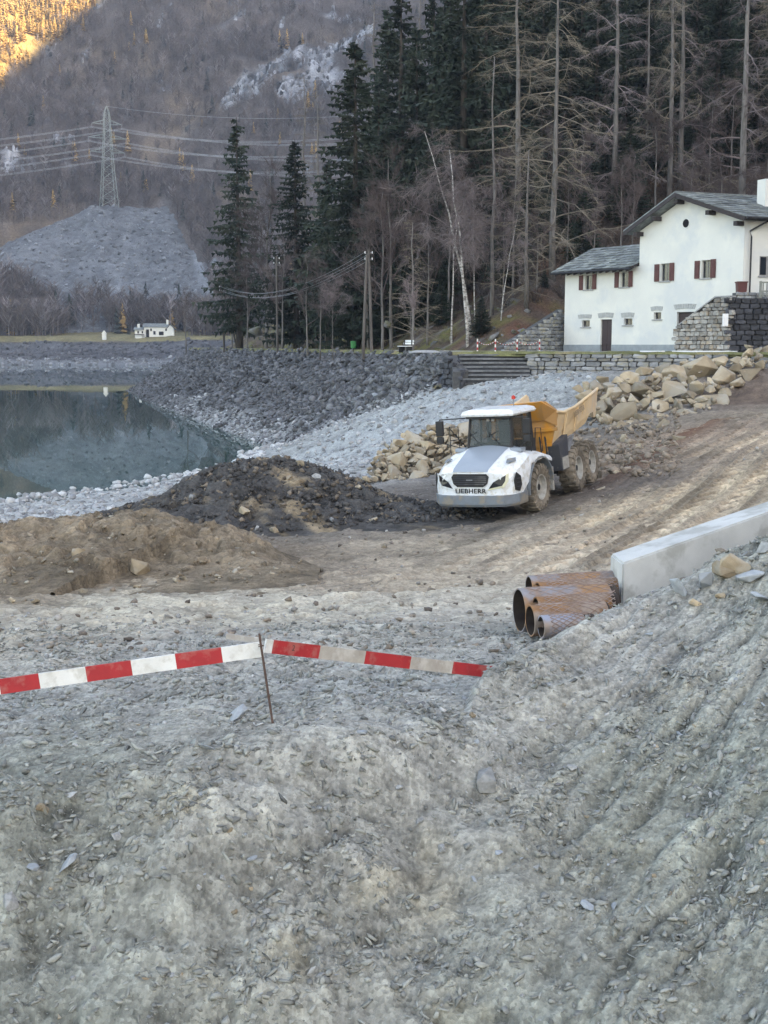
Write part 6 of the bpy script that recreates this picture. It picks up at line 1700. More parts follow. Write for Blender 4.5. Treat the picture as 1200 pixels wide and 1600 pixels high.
M_greyst = mat('grey_stone', (.33, .335, .33), (.21, .215, .215), scale=2.5, rough=.85, bump=.5, bscale=14, bdist=.02, rnd=.3)
M_bluest = mat('blue_grey_stone', (.32, .35, .375), (.25, .27, .29), scale=2.5, rough=.75, bump=.4, bscale=12, bdist=.015, rnd=.15)
def boulder_meshes(nm, m, k=8, seed=300, flat=.8):
    out = []
    for i in range(k):
        v, t = hull(seed + i, 13, 1, .8, .7 * flat, .74)
        b = bmesh.new(); vs2 = [b.verts.new(p) for p in v]; [b.faces.new([vs2[q] for q in f]) for f in t]
        bmesh.ops.dissolve_limit(b, angle_limit=R(20), verts=b.verts, edges=b.edges)
        bmesh.ops.bevel(b, geom=b.edges[:], offset=.022, segments=1, affect='EDGES')
        bmesh.ops.triangulate(b, faces=b.faces)
        me = bpy.data.meshes.new(nm); b.to_mesh(me); b.free(); me.materials.append(m); out.append(me)
    return out
BT = boulder_meshes('boulder', M_tan)
BG = boulder_meshes('boulder', M_greyst, 4, 330)
def put(root, name, me, p, k, label=None, rot=None, sc3=None):
    o = link(name, me, root)
    if root.type == 'EMPTY': o.matrix_parent_inverse = root.matrix_basis.inverted()
    o.location = p; s = sc3 or (1, random.uniform(.8, 1.1), random.uniform(.8, 1.15)); o.scale = (k * s[0], k * s[1], k * s[2])
    o.rotation_euler = rot or (random.gauss(0, .45), random.gauss(0, .45), random.uniform(0, 6.28))
    if label: o['label'] = label
    return o
for px, py, D, k, lb in ((218, 876, 30.6, .42, 'large pale slab lying on the heap'), (124, 880, 30.5, .28, 'upright pale stone'), (214, 903, 29.4, .16, None), (276, 893, 29.6, .17, None), (290, 888, 29.8, .15, None), (205, 866, 31, .1, None), (90, 932, 27.6, .12, None), (56, 955, 27, .14, None), (20, 950, 27, .12, None), (130, 912, 28.6, .14, None), (340, 900, 30, .13, None), (62, 935, 27.5, .1, None)):
    p = at(px, py, D); g = float(on_heap(brown_h, np.array([p.x]), np.array([D]))[0]); put(hp1, 'stone', random.choice(BT), (p.x, D, g + .25 * k), k, lb)
for px, py, D, k in ((383, 806, 40.6, .30), (430, 828, 39.5, .26), (400, 825, 39.6, .16), (470, 715, 45, .3), (520, 790, 41, .2), (450, 745, 43.6, .2), (585, 800, 41.5, .24), (495, 742, 43.8, .24), (300, 800, 42, .16), (350, 770, 43, .18), (560, 750, 44, .26), (610, 775, 43.4, .2)):
    p = at(px, py, D); g = float(on_heap(dark_h, np.array([p.x]), np.array([D]))[0]); put(hp2, 'stone', random.choice(BT + BG), (p.x, D, g + .2 * k), k)

SHARD = [hull(230 + i, 9, 1, .75, .55, .8) for i in range(8)]
# ------------------------------------------------------------------ boulder piles
def in_poly(px, py, P): return bool(inside(np.array([float(px)]), np.array([float(py)]), np.array(P, float))[0])
def pile(name, label, poly, Dfun, n, kmin, kmax, mats_, core_c, seed, small=400):
    r = random.Random(seed); xs = [p[0] for p in poly]; ys = [p[1] for p in poly]; pts = []
    cx, cy = sum(xs) / len(xs), sum(ys) / len(ys); c0 = at(cx, cy, Dfun(cx, cy))
    root = thing(name, label, 'rock pile', (c0.x, c0.y, c0.z - 1))
    # earth core under the boulders
    gx = np.linspace(min(xs) - 10, max(xs) + 30, 60); gy = np.linspace(max(ys) + 14, min(ys) - 8, 40); V = []; KP = []
    for py in gy:
        for px in gx:
            p = at(px, py, Dfun(px, py) + .5); ins = in_poly(px, py, poly)
            gk = float(ground(np.array([p.x]), np.array([p.y]))[0])
            V.append((p.x, p.y, (p.z - .38 * kmax if ins else min(p.z - .9 * kmax, gk - .25)) + r.uniform(-.15, .15))); KP.append(ins)
    KP = np.array(KP).reshape(40, 60); kk = (KP[:-1, :-1] | KP[1:, :-1] | KP[1:, 1:] | KP[:-1, 1:]).reshape(-1)
    me = np_mesh('rubble', np.array(V), grid_faces(40, 60)[kk], M_heap, False, np.array(core_c) * RNG.uniform(.7, 1.3, (len(V), 1)))
    o = tag(link('rubble', me, root), kind='stuff'); o.matrix_parent_inverse = root.matrix_basis.inverted()
    placed = []; tries = 0
    while len(placed) < n and tries < 9000:
        tries += 1; px, py = r.uniform(min(xs), max(xs)), r.uniform(min(ys), max(ys))
        if not in_poly(px, py, poly): continue
        k = kmin + (kmax - kmin) * r.random() ** (1.2 + 1.6 * tries / 9000); D = Dfun(px, py); kp = k * F / D
        if any(math.hypot(px - a, (py - b) * 1.25) < (kp + c) * .43 for a, b, c in placed): continue
        placed.append((px, py, kp)); p = at(px, py, D); put(root, 'boulder', r.choice(mats_), p - Vector((0, 0, .12 * k)), k)
    for i in range(small):
        px, py = r.uniform(min(xs) - 14, max(xs) + 6), r.uniform(min(ys), max(ys) + 24)
        if not in_poly(px, py - 8, poly): continue
        pts.append(tuple(at(px, py, Dfun(px, py) - .1)))
    pts = np.array(pts); V, T, C = merge(SHARD, pts, rot_mats(len(pts), .6), RNG.uniform(.08, .26, len(pts)) * kmax * .8, np.array([.36, .30, .225]) * RNG.uniform(.5, 1.3, (len(pts), 1)))
    o = tag(link('broken_stones', np_mesh('broken_stones', V, T, M_clod, False, C), root), kind='stuff'); o.matrix_parent_inverse = root.matrix_basis.inverted()
    return root
polyA = [(902, 606), (938, 655), (962, 668), (1008, 688), (1048, 682), (1092, 645), (1120, 622), (1160, 590), (1192, 570), (1198, 545), (1165, 540), (1140, 556), (1085, 560), (1030, 572), (965, 584)]
pile('boulder_pile', 'big pile of tan boulders tipped between the ramp and the masonry wall behind the truck', polyA, lambda px, py: 65.5 + (690 - py) * .115, 190, .5, 1.7, BT, (.20, .155, .115), 5, 260)
polyB = [(572, 748), (584, 712), (612, 690), (640, 674), (690, 662), (735, 664), (735, 745), (640, 748)]
pile('boulder_pile', 'smaller heap of broken tan stones directly left of the truck', polyB, lambda px, py: 55.5 + (748 - py) * .05, 120, .22, .8, BT, (.22, .18, .135), 6, 300)
# rubble field between truck and boulder pile
nn = 1100
q = [(RNG.uniform(880, 1060), RNG.uniform(645, 745)) for _ in range(nn)]
pos = []; 
for px, py in q:
    d = ray(px, py); Yk = np.arange(44, 76, .5); t = Yk / d.y; X = d.x * t; Z = CZ + d.z * t
    k = int(np.argmax(ground(X, Yk) + .1 > Z))
    if k: pos.append((X[k], Yk[k], Z[k] + .02))
pos = np.array(pos)
V, T, C = merge(SHARD + SLAB[:3], pos, rot_mats(len(pos), .5), .05 + .30 * RNG.random(len(pos)) ** 3.5, np.array([.25, .205, .16]) * RNG.uniform(.55, 1.4, (len(pos), 1)))
tag(link('rubble_field', np_mesh('rubble_field', V, T, M_clod, False, C)), 'scattered broken stones between the truck and the boulder pile', kind='stuff')

# ------------------------------------------------------------------ gravel and stones on the ground
def ground_stones(name, label, n, xf, yf, s0, s1, pw, cols, bases, tilt=.35, lift=.1, flt=None, parent=None, var=(.65, 1.35)):
    y = yf(n); x = xf(y)
    if flt is not None: ok = flt(x, y); x, y = x[ok], y[ok]
    k = len(x); sz = (s0 + (s1 - s0) * RNG.random(k) ** pw)
    c = np.array(cols)[RNG.integers(0, len(cols), k)] * RNG.uniform(*var, (k, 1))
    V, T, C = merge(bases, np.stack([x, y, site_z(x, y) + lift * sz], -1), rot_mats(k, tilt), sz, c)
    o = link(name, np_mesh(name, V, T, M_clod, False, C), parent); tag(o, label, kind='stuff'); return o
gc = [(.35, .362, .37), (.30, .31, .32), (.41, .415, .42), (.25, .26, .275), (.34, .335, .325)]
ground_stones('lake_gravel', 'pale grey gravel and flat stones of the drained lake bed', 19000, lambda y: RNG.uniform(-.40, .30, len(y)) * y, lambda n: 44 + 56 * RNG.random(n) ** 1.0, .05, .30, 3.2, gc, SLAB[:4] + ROUND[:2], .45, .12,
              lambda x, y: (zone_col(x, y)[:, 2] > .27) & (ground(x, y) > -2.5) & ~((x > 2) & (y < 58)) & (dark_h(x, y) < .05))
ground_stones('shore_stones', 'row of whitish stones along the water edge', 900, lambda y: np.interp(y, [60, 68.6, 84, 96, 105], [-24.5, -20.6, -12.6, -10.2, -9.4]) + RNG.normal(.2, .7, len(y)), lambda n: RNG.uniform(58, 104, n), .08, .42, 2.4, [(.45, .46, .465), (.38, .39, .40)], ROUND[:4] + SLAB[:2], .4, .2)
ground_stones('dirt_stones', 'small stones strewn over the muddy site', 5200, lambda y: RNG.uniform(-.38, .5, len(y)) * y, lambda n: 20 + 42 * RNG.random(n) ** 1.2, .012, .13, 3.5, [(.30, .265, .22), (.24, .20, .16), (.36, .34, .31), (.16, .135, .115)], TINY + BLOCK[:2], .4, .25)
ground_stones('platform_chips', 'flat grey chips pressed into the working platform', 7500, lambda y: RNG.uniform(-.42, .40, len(y)) * y, lambda n: 14 + 11 * RNG.random(n), .012, .075, 3.0, [(.36, .365, .36), (.30, .305, .30), (.42, .42, .41), (.24, .24, .24)], SLIVER + SLAB[:3] + TINY[:2], .35, .05)
# slope debris: thousands of chips lying in the slope
def inst(name, label, bases, pos, rotv, scl, pick, mats_, parent=None):
    me = bpy.data.meshes.new(name); me.vertices.add(len(pos)); me.vertices.foreach_set('co', np.ascontiguousarray(pos, np.float32).ravel())
    for nm, ty, key, dat in (('pk', 'INT', 'value', pick.astype(np.int32)), ('rv', 'FLOAT_VECTOR', 'vector', np.ascontiguousarray(rotv, np.float32).ravel()), ('sc', 'FLOAT_VECTOR', 'vector', np.ascontiguousarray(scl, np.float32).ravel())):
        a = me.attributes.new(nm, ty, 'POINT'); a.data.foreach_set(key, dat)
    o = link(name, me, parent); ng = bpy.data.node_groups.new(name, 'GeometryNodeTree')
    ng.interface.new_socket('Geometry', in_out='INPUT', socket_type='NodeSocketGeometry'); ng.interface.new_socket('Geometry', in_out='OUTPUT', socket_type='NodeSocketGeometry')
    N, L = ng.nodes, ng.links
    gi, go = N.new('NodeGroupInput'), N.new('NodeGroupOutput'); ip = N.new('GeometryNodeInstanceOnPoints'); g2 = N.new('GeometryNodeJoinGeometry')
    for m in reversed(bases):
        oi = N.new('GeometryNodeObjectInfo'); oi.inputs['Object'].default_value = bpy.data.objects.new(m.name, m); oi.inputs['As Instance'].default_value = True; L.new(oi.outputs['Geometry'], g2.inputs[0])
    def attr(nm, ty):
        a = N.new('GeometryNodeInputNamedAttribute'); a.data_type = ty; a.inputs['Name'].default_value = nm; return [s for s in a.outputs if s.enabled][0]
    er = N.new('FunctionNodeEulerToRotation'); L.new(attr('rv', 'FLOAT_VECTOR'), er.inputs[0])
    L.new(gi.outputs[0], ip.inputs['Points']); L.new(g2.outputs[0], ip.inputs['Instance']); ip.inputs['Pick Instance'].default_value = True
    L.new(attr('pk', 'INT'), ip.inputs['Instance Index']); L.new(er.outputs[0], ip.inputs['Rotation']); L.new(attr('sc', 'FLOAT_VECTOR'), ip.inputs['Scale']); L.new(ip.outputs[0], go.inputs[0])
    md = o.modifiers.new('scatter', 'NODES'); md.node_group = ng
    return tag(o, label, kind='stuff')
M_chip = mat('slope_chip', (.305, .312, .285), (.23, .235, .218), scale=6, rough=.9, bump=.3, bscale=40, bdist=.005, rnd=.33)
M_chip2 = mat('dark_slope_chip', (.21, .215, .205), (.16, .165, .158), scale=6, rough=.9, rnd=.3)
CHB = [np_mesh('chip', v, t, M_chip) for v, t in SLIVER + TINY + SHARD[:4]] + [np_mesh('chip', v, t, M_chip2) for v, t in SLIVER[:2] + SHARD[4:6]]
n = 95000
y = 9.6 + 13.5 * RNG.random(n) ** 1.2; x = RNG.uniform(-.40, .44, n) * y
q_ = -.74 * x + .62 * y; p_ = .62 * x + .74 * y
rg = fbm(x * .6, y * .6, 4, 77) + .5 * fbm(x * 2.5, y * 2.5, 3, 78) + .5 * fbm(q_ * 2.6, p_ * .35, 3, 79) * (x > 0)
ok = RNG.random(n) < np.clip(.40 + 1.4 * rg, .07, 1); x, y = x[ok], y[ok]; n = len(x)
sz = .009 + .066 * RNG.random(n) ** 4.2
z = site_z(x, y); e_ = .06; gxz = (site_z(x + e_, y) - z) / e_; gyz = (site_z(x, y + e_) - z) / e_
rv = np.stack([np.arctan(np.clip(gyz, -1.2, 1.2)) + RNG.normal(0, .4, n), -np.arctan(np.clip(gxz, -1.2, 1.2)) + RNG.normal(0, .4, n), RNG.normal(.75, .7, n)], -1)
inst('debris', None, CHB, np.stack([x, y, z + .2 * sz], -1), rv, np.stack([sz * RNG.uniform(.9, 1.8, n), sz, sz * RNG.uniform(.7, 1.2, n)], -1), RNG.integers(0, len(CHB), n), None, fore)
# stones big enough to pick out one by one
STN = boulder_meshes('stone', M_greyst, 6, 360, 1.0) + boulder_meshes('stone', M_greyst, 4, 372, .5)
BL = boulder_meshes('stone', M_bluest, 3, 380, .45)
TS = boulder_meshes('stone', M_tan, 3, 390, 1.0)
def ground_hit(px, py, y0=9., y1=34., st_=.05):
    d = ray(px, py); Yk = np.arange(y0, y1, st_); t = Yk / d.y; X, Z = d.x * t, CZ + d.z * t
    g = site_z(X, Yk); k = int(np.argmax(g > Z)); return Vector((X[k], Yk[k], g[k]))
spec = [(106, 1357, 24, 'blue grey slab', 'b'), (50, 1365, 15, None, 'b'), (113, 1254, 15, 'rounded grey stone', 'g'), (66, 1270, 13, None, 't'), (182, 1316, 12, None, 'g'), (370, 1120, 22, 'flat blue grey slab', 'b'), (322, 1172, 16, None, 'b'), (18, 1412, 17, 'jagged pale stone', 'g'), (566, 1147, 11, None, 'b'), (758, 1232, 24, 'wedge shaped slab', 'g'), (625, 1240, 9, None, 'g'), (893, 1207, 12, None, 'g'), (460, 1120, 9, None, 'g'),
        (1100, 915, 30, 'blue grey block below the concrete wall', 'b'), (1062, 930, 22, None, 'b'), (1132, 902, 25, 'tan boulder', 't'), (1148, 886, 26, 'tan boulder', 't'), (1170, 905, 24, 'blue grey block', 'b'), (1190, 940, 20, None, 'b'), (1085, 945, 12, None, 't'), (1152, 850, 14, None, 'g'), (1195, 862, 16, None, 'g'), (1110, 862, 12, None, 'g'), (1040, 905, 10, None, 'b'), (1165, 870, 10, None, 'g'), (1050, 945, 9, None, 'b'), (1125, 935, 9, None, 't'),
        (395, 1345, 10, None, 'b'), (256, 1360, 7, None, 'b'), (655, 1290, 8, None, 'g'), (960, 1420, 9, None, 'b'), (1025, 1170, 7, None, 't'), (840, 1360, 8, None, 'g'), (920, 1420, 17, None, 'b'), (690, 1330, 9, None, 'g'), (1170, 1330, 9, None, 'g'), (500, 1270, 10, None, 'g'), (780, 1340, 10, None, 'b'), (735, 1510, 10, None, 'g'), (500, 1525, 9, None, 'g'), (490, 1520, 16, None, 'g')]
for px, py, rp, lb, kd in spec:
    p = ground_hit(px, py); k = 1.3 * rp * p.y / F; put(fore, 'stone', random.choice({'b': BL, 'g': STN, 't': TS}[kd]), p + Vector((0, -.1 * k, .15 * k)), k, lb)
cnt = 0
while cnt < 245:
    py = random.uniform(960, 1600); px = random.uniform(0, 1200); rp = 5.5 + 7 * random.random() ** 3
    if py < 1060 and px > 500 and px < 760: continue
    p = ground_hit(px, py)
    if p.y > 27: continue
    k = rp * p.y / F * .85; u = random.random()
    put(fore, 'stone', random.choice(STN if u < .74 else (BL if u < .9 else TS)), p + Vector((0, 0, .1 * k)), k); cnt += 1
for px, py, k in ((938, 768, .35), (905, 800, .22), (848, 820, .2), (880, 812, .16), (965, 742, .28), (1000, 700, .3), (1060, 690, .5), (1035, 668, .5), (975, 690, .4), (885, 770, .2), (745, 830, .16), (820, 845, .12), (690, 850, .12), (600, 856, .14)):
    p = ground_hit(px, py, 28, 80, .2); put(site, 'stone', random.choice(BT), p + Vector((0, 0, .2 * k)), k)

# ------------------------------------------------------------------ concrete parapet and steel pipes
M_conc = mat('concrete', (.56, .565, .55), (.46, .465, .455), scale=1.1, rough=.85, bump=.15, bscale=18, bdist=.01, c3=(.36, .36, .34), scale3=1.3)
Pf, Pb = at(973, 880, 22.3), at(954, 866, 23.25); Qf, Qb = at(1200, 800, 24.0), at(1200, 783, 25.0)
Pb.z = Pf.z + .01; cw = thing('concrete_wall', 'pale concrete parapet wall rising to the right edge beside the haul ramp', 'concrete wall', (Pf.x, Pf.y, Pf.z - 1))
df, db = (Qf - Pf) * 3.2, (Qb - Pb) * 3.2
mb = MB(); dn = Vector((0, 0, -2.2)); mb.hexa([Pf + dn, Pf + df + dn, Pb + db + dn, Pb + dn, Pf, Pf + df, Pb + db, Pb])
me = mb.mesh('wall_body', M_conc); b = bmesh.new(); b.from_mesh(me); bmesh.ops.bevel(b, geom=b.edges[:], offset=.03, segments=2, affect='EDGES'); b.to_mesh(me); b.free(); o = link('wall_body', me, cw); o.matrix_parent_inverse = cw.matrix_basis.inverted()
for t in (.42, .80):
    a = Pf + df * t; nrm_ = df.cross(Vector((0, 0, 1))).normalized(); nrm_ = nrm_ if nrm_.y < 0 else -nrm_
    m = MB(); m.hexa([a + nrm_ * .004 - df.normalized() * .012 + dn, a + nrm_ * .004 + df.normalized() * .012 + dn, a + df.normalized() * .012 + dn, a - df.normalized() * .012 + dn] + [q_ + Vector((0, 0, -.03)) for q_ in (a + nrm_ * .004 - df.normalized() * .012, a + nrm_ * .004 + df.normalized() * .012, a + df.normalized() * .012, a - df.normalized() * .012)]); m.build('joint', M_joint, cw, world_pos=True)
M_rust = mat('rusty_pipe', (.30, .155, .068), (.18, .10, .06), scale=2.5, rough=.8, bump=.3, bscale=30, c3=(.30, .235, .19), scale3=1.6)
M_gpipe = mat('grey_pipe', (.30, .29, .31), (.22, .19, .185), scale=2.5, rough=.6, metallic=.25, bump=.2, bscale=30, c3=(.33, .19, .10), scale3=1.5)
M_bpipe = mat('bluish_pipe', (.33, .35, .42), (.25, .255, .30), scale=2.5, rough=.55, metallic=.25, c3=(.30, .24, .2), scale3=1.5)
M_pin = mat('pipe_inside', (.035, .025, .022), (.06, .045, .035), scale=3, rough=.8)
M_rib = mat('pipe_rib', (.34, .27, .24), (.22, .145, .11), scale=3, rough=.7)
def ribbed_pipe(label, px, top_y, D, r_, L, mt):
    p = at(px, top_y, D); z = p.z - r_ - .02; ax = Vector((1, .20, .02)).normalized()
    root = thing('steel_pipe', label, 'pipe', (p.x, D, z), 0, 'perforated steel pipes stacked against the concrete wall')
    M_ = Matrix((ax, Vector((-ax.y, ax.x, 0)).normalized(), ax.cross(Vector((-ax.y, ax.x, 0)).normalized()))).transposed().to_4x4()
    b = MB(); seg = 26; rows_ = []
    xs = [0, .10]; x = .12
    nrow = int((L - .12) / .30)
    V = []; rr_ = []
    for i in range(nrow + 2):
        x_ = 0 if i == 0 else .11 + .30 * (i - 1)
        for k in range(seg * 2):
            t = math.pi * k / seg
            bumpv = 0
            rr = r_ + bumpv; V.append((x_, rr * math.cos(t), rr * math.sin(t)))
    n2 = seg * 2
    b.add([M_ @ Vector(v) for v in V], [(i * n2 + k, i * n2 + (k + 1) % n2, (i + 1) * n2 + (k + 1) % n2, (i + 1) * n2 + k) for i in range(nrow + 1) for k in range(n2)])
    b.build('tube', mt, root, smooth=False)
    b = MB(); kk = 15
    for h_ in range(kk):
        for sg in (1, -1):
            ph = 6.283 * h_ / kk; np_ = int((L - .15) / .05)
            b.tube([M_ @ Vector((.12 + .05 * i, (r_ + .004) * math.cos(ph + sg * i * .05 / (r_ * 1.7)), (r_ + .004) * math.sin(ph + sg * i * .05 / (r_ * 1.7)))) for i in range(np_)], .0075, 3, False)
    b.build('spiral_ribs', M_rib, root)
    b = MB(); b.lathe([(-.004, r_ - .022), (-.004, r_ + .004), (.03, r_ + .004)], 32, 'x', M_); b.build('rim', mt, root)
    b = MB(); b.lathe([(-.003, r_ - .022), (L, r_ - .022), (L, 0)], 32, 'x', M_); b.build('lining', M_pin, root)
    return root
ribbed_pipe('widest steel pipe of the stack, grey brown with a dark open mouth', 812, 918, 22.0, .385, 1.75, M_gpipe)
ribbed_pipe('topmost grey steel pipe at the back of the stack', 827, 898, 22.75, .215, 1.9, M_gpipe)
ribbed_pipe('orange rusted pipe just under the topmost grey one', 841, 908, 22.45, .20, 1.75, M_rust)
ribbed_pipe('small orange brown pipe in the middle of the stack, right of the widest mouth', 838, 931, 21.55, .19, 1.45, M_rust)
ribbed_pipe('bright rust orange pipe in front of the widest one', 829, 944, 21.15, .265, 1.35, M_rust)
ribbed_pipe('bluish grey pipe lowest in front of the stack', 846, 960, 20.75, .19, .9, M_bpipe)
ribbed_pipe('dark pipe hidden at the bottom back of the stack', 850, 924, 22.75, .20, 1.6, M_gpipe)

# ------------------------------------------------------------------ barrier boards
M_bred = mat('barrier_red', (.42, .032, .038), (.34, .028, .033), scale=4, rough=.6, c3=(.40, .10, .09), scale3=5)
M_bwhite = mat('barrier_white', (.74, .74, .73), (.64, .64, .62), scale=3, rough=.6, c3=(.56, .55, .52), scale3=5)
M_bdirty = mat('barrier_dirty_white', (.43, .40, .36), (.34, .31, .28), scale=5, rough=.8, c3=(.5, .48, .45), scale3=4)
M_rebar = mat('rusty_rod', (.12, .075, .06), (.07, .05, .045), scale=20, rough=.85)
def board(label, pts, Ds, h_px, cols, group=None, thick=.028, tilt=0):
    """pts: pixel centre line of the stripe edges"""
    W = [at(x, y, D) for (x, y), D in zip(pts, Ds)]
    root = thing('barrier_board', label, 'barrier board', W[0], 0, 'barrier boards')
    A, B = W[0], W[-1]; d = (B - A).normalized(); n_ = d.cross(Vector((0, 0, 1))).normalized(); n_ = n_ if n_.y < 0 else -n_
    u = n_.cross(d); u = u if u.z > 0 else -u; h = h_px * Ds[0] / F / 2
    T = [(w - A).dot(d) for w in W]
    for i, c in enumerate(cols):
        m = MB(); a, b = A + d * T[i], A + d * T[i + 1]
        m.hexa([a - u * h - n_ * thick / 2, b - u * h - n_ * thick / 2, b - u * h + n_ * thick / 2, a - u * h + n_ * thick / 2, a + u * h - n_ * thick / 2, b + u * h - n_ * thick / 2, b + u * h + n_ * thick / 2, a + u * h + n_ * thick / 2])
        m.build('stripe', {'r': M_bred, 'w': M_bwhite, 'd': M_bdirty}[c], root, world_pos=True)
    return root, d, u, n_, h
xl = [-150, -76, 0, 62, 135, 206, 275, 347, 411]
yl = [1014 + (411 - x) * .1433 for x in xl]
board('long red and white barrier board running from the left edge to the iron rod', list(zip(xl, yl)), [14.35 + (x + 150) / 561 * .35 for x in xl], 25, 'wrwrwrww'[::1].replace('wrwrwrww', 'rwrwrwrw'))
xr = [414, 424, 492, 560, 630, 697, 765, 835]
br, d_, u_, n_, h_ = board('shorter barrier board, partly dirty, slanting down right from the iron rod into the earth', [(x, 1009 + (x - 414) * .116) for x in xr], [14.78 + (x - 414) / 421 * 3.3 for x in xr], 22, 'wrdrdrd')
tx = text_mesh('mark', '2', .10, .001, M_rebar, 0, 1); o = link('mark', tx, br)
pm_ = at(467, 1012, 14.9); Mx = Matrix((d_, u_, d_.cross(u_))).transposed().to_4x4()
if (d_.cross(u_)).y > 0: Mx = Matrix((d_, u_, -d_.cross(u_))).transposed().to_4x4()
c_ = at(424, 1010.2, 14.81); c2_ = c_ + d_ * .33 + u_ * .01 + n_ * .0165
Mx.translation = c2_; o.matrix_basis = br.matrix_basis.inverted() @ Mx
board('short piece of pale board sticking out behind the iron rod', [(354, 994), (408, 1001)], [15.2, 15.1], 9, 'd')
a_, b_ = at(405, 990, 14.62), at(426, 1130, 14.6)
rod = thing('iron_rod', 'thin rusty iron rod leaning slightly and holding the barrier boards', 'rod', b_)
m = MB(); m.tube([a_, b_, b_ + (b_ - a_) * .3], .014, 8); m.build('shaft', M_rebar, rod, world_pos=True)
m = MB(); cc = a_.lerp(b_, .14); m.tube([cc + Vector((-.03, -.02, 0)), cc + Vector((.03, -.02, .01)), cc + Vector((.03, .03, 0)), cc + Vector((-.03, .03, .01)), cc + Vector((-.03, -.02, .02))], .006, 5); m.build('tie_wire', M_rebar, rod, world_pos=True)

# ------------------------------------------------------------------ small things along the road
M_green = mat('bin_green', (.03, .19, .06), (.025, .16, .05), rough=.5)
M_pole = mat('pole_wood', (.14, .125, .115), (.085, .075, .07), scale=2, rough=.9, stretch=(1, 1, .2), rnd=.2)
def road_pt(px, py, D): p = at(px, py, D); return Vector((p.x, D, 5.5))
p = road_pt(552, 540, 120)
bn = thing('litter_bin', 'small bright green litter bin beside the double utility pole', 'litter bin', p)
m = MB(); m.lathe([(.25, .21), (.3, .24), (.9, .27), (.92, .22), (.3, .2)], 14, 'z'); m.build('tub', M_green, bn); m = MB(); m.box(-.03, .03, .2, .26, -.1, 1.0); m.build('post', M_gutter, bn)
p = road_pt(633, 543, 103.5)
be = thing('bench', 'white plank bench facing the lake beside the small conical larch', 'bench', p, R(-62))
for i in range(3):
    m = MB(); m.box(-.8, .8, -.28 + i * .17, -.14 + i * .17, .43, .48); m.build('seat_plank', M_white, be)
for i in range(2):
    m = MB(); m.box(-.8, .8, .30 + i * .03, .34 + i * .03, .60 + i * .19, .75 + i * .19); m.build('back_plank', M_white, be)
for x_ in (-.6, .6):
    m = MB(); m.box(x_ - .05, x_ + .05, -.25, .30, -.05, .43); m.box(x_ - .04, x_ + .04, .24, .31, .4, .95); m.build('leg', M_gutter, be)
# red and white posts with a chain
pp = [(746, 546, 91.5), (774, 546, 92.5), (808, 546, 93.5), (843, 546, 94.5)]
pw_ = [Vector((at(x, y, D).x, D, 5.48)) for x, y, D in pp]
lbs = ('red and white guard post, leftmost of four by the lake stairs', 'red and white guard post, second from the left above the stairs', 'red and white guard post in front of the dry stone wall', 'red and white guard post nearest the house')
for p, lb in zip(pw_, lbs):
    g = thing('guard_post', lb, 'post', p, 0, 'guard posts between road and stairs')
    for i in range(5):
        m = MB(); m.tube([(0, 0, i * .2 - (.2 if i == 0 else 0)), (0, 0, i * .2 + .2)], .05, 8); m.build('band', M_bwhite if i % 2 == 0 else M_bred, g)
for a, b, lb in zip(pw_[:-1], pw_[1:], ('left', 'middle', 'right')):
    g = thing('guard_chain', 'red and white chain hanging in the %s gap between the guard posts' % lb, 'chain', a); n_l = 16
    for i in range(n_l):
        t0, t1 = i / n_l, (i + 1) / n_l; f = lambda t: a.lerp(b, t) + Vector((0, 0, .88 - .30 * 4 * t * (1 - t)))
        m = MB(); m.tube([f(t0), f(t1)], .022, 5); m.build('link', M_bwhite if i % 2 else M_bred, g, world_pos=True)
# utility poles
def pole(label, specs, cross=True):
    root = thing('utility_pole', label, 'utility pole', specs[0][0])
    for a, b in specs:
        m = MB(); m.tube([a + Vector((0, 0, -.5)), a.lerp(b, .5), b], [.15, .13, .10], 8); m.build('pole', M_pole, root, world_pos=True)
    t = specs[0][1]
    for k in (-.35, -.9):
        m = MB(); m.tube([t + Vector((-.35, 0, k)), t + Vector((.35, 0, k))], .035, 5); c_ = m.build('crossarm', M_pole, root, world_pos=True)
        for x_ in (-.32, .32):
            m = MB(); m.tube([t + Vector((x_, 0, k)), t + Vector((x_, 0, k + .2))], .05, 6); m.build('insulator', M_white, c_, world_pos=True)
    return t
def hp_(px, D): p = at(px, 500, D); return Vector((p.x, D, float(hill(np.array([p.x]), np.array([D]))[0])))
b1 = hp_(567, 116); b2 = hp_(581, 116.5); t1 = at(574, 390, 116)
tA = pole('double utility pole of two stems joined at the top beside the green bin', [(b2, at(576, 390, 116.3)), (b1, at(573, 398, 116))])
b3 = Vector((at(350, 530, 196).x, 196, 5.5)); tB = pole('dark utility pole at the lake end of the road propped by a slanting strut', [(b3, at(346, 445, 196)), (hp_(371, 200), at(349, 452, 197))])
b4 = hp_(433, 156); pole('slim reddish pole stem in front of the bushy lakeside spruce', [(b4, at(432, 400, 156))])
M_wire = mat('wire', (.24, .25, .27), (.2, .21, .23), rough=.5)
M_cable = mat('power_cable', (.42, .44, .47), (.38, .40, .43), rough=.4)
for i, (dz, dx) in enumerate(((-.2, -.3), (-.2, .3), (-.75, -.3), (-.75, .3))):
    w = thing('phone_wire', '%s wire sagging from the double pole to the strutted lakeside pole' % ('upper left', 'upper right', 'lower left', 'lower right')[i], 'wire', tA, 0, 'wires between the roadside poles')
    a, b = tA + Vector((dx, 0, dz)), tB + Vector((dx, 0, dz)); m = MB(); m.tube([a.lerp(b, t) - Vector((0, 0, 2.2 * 4 * t * (1 - t))) for t in np.linspace(0, 1, 17)], .02, 4); m.build('strand', M_wire, w, world_pos=True)
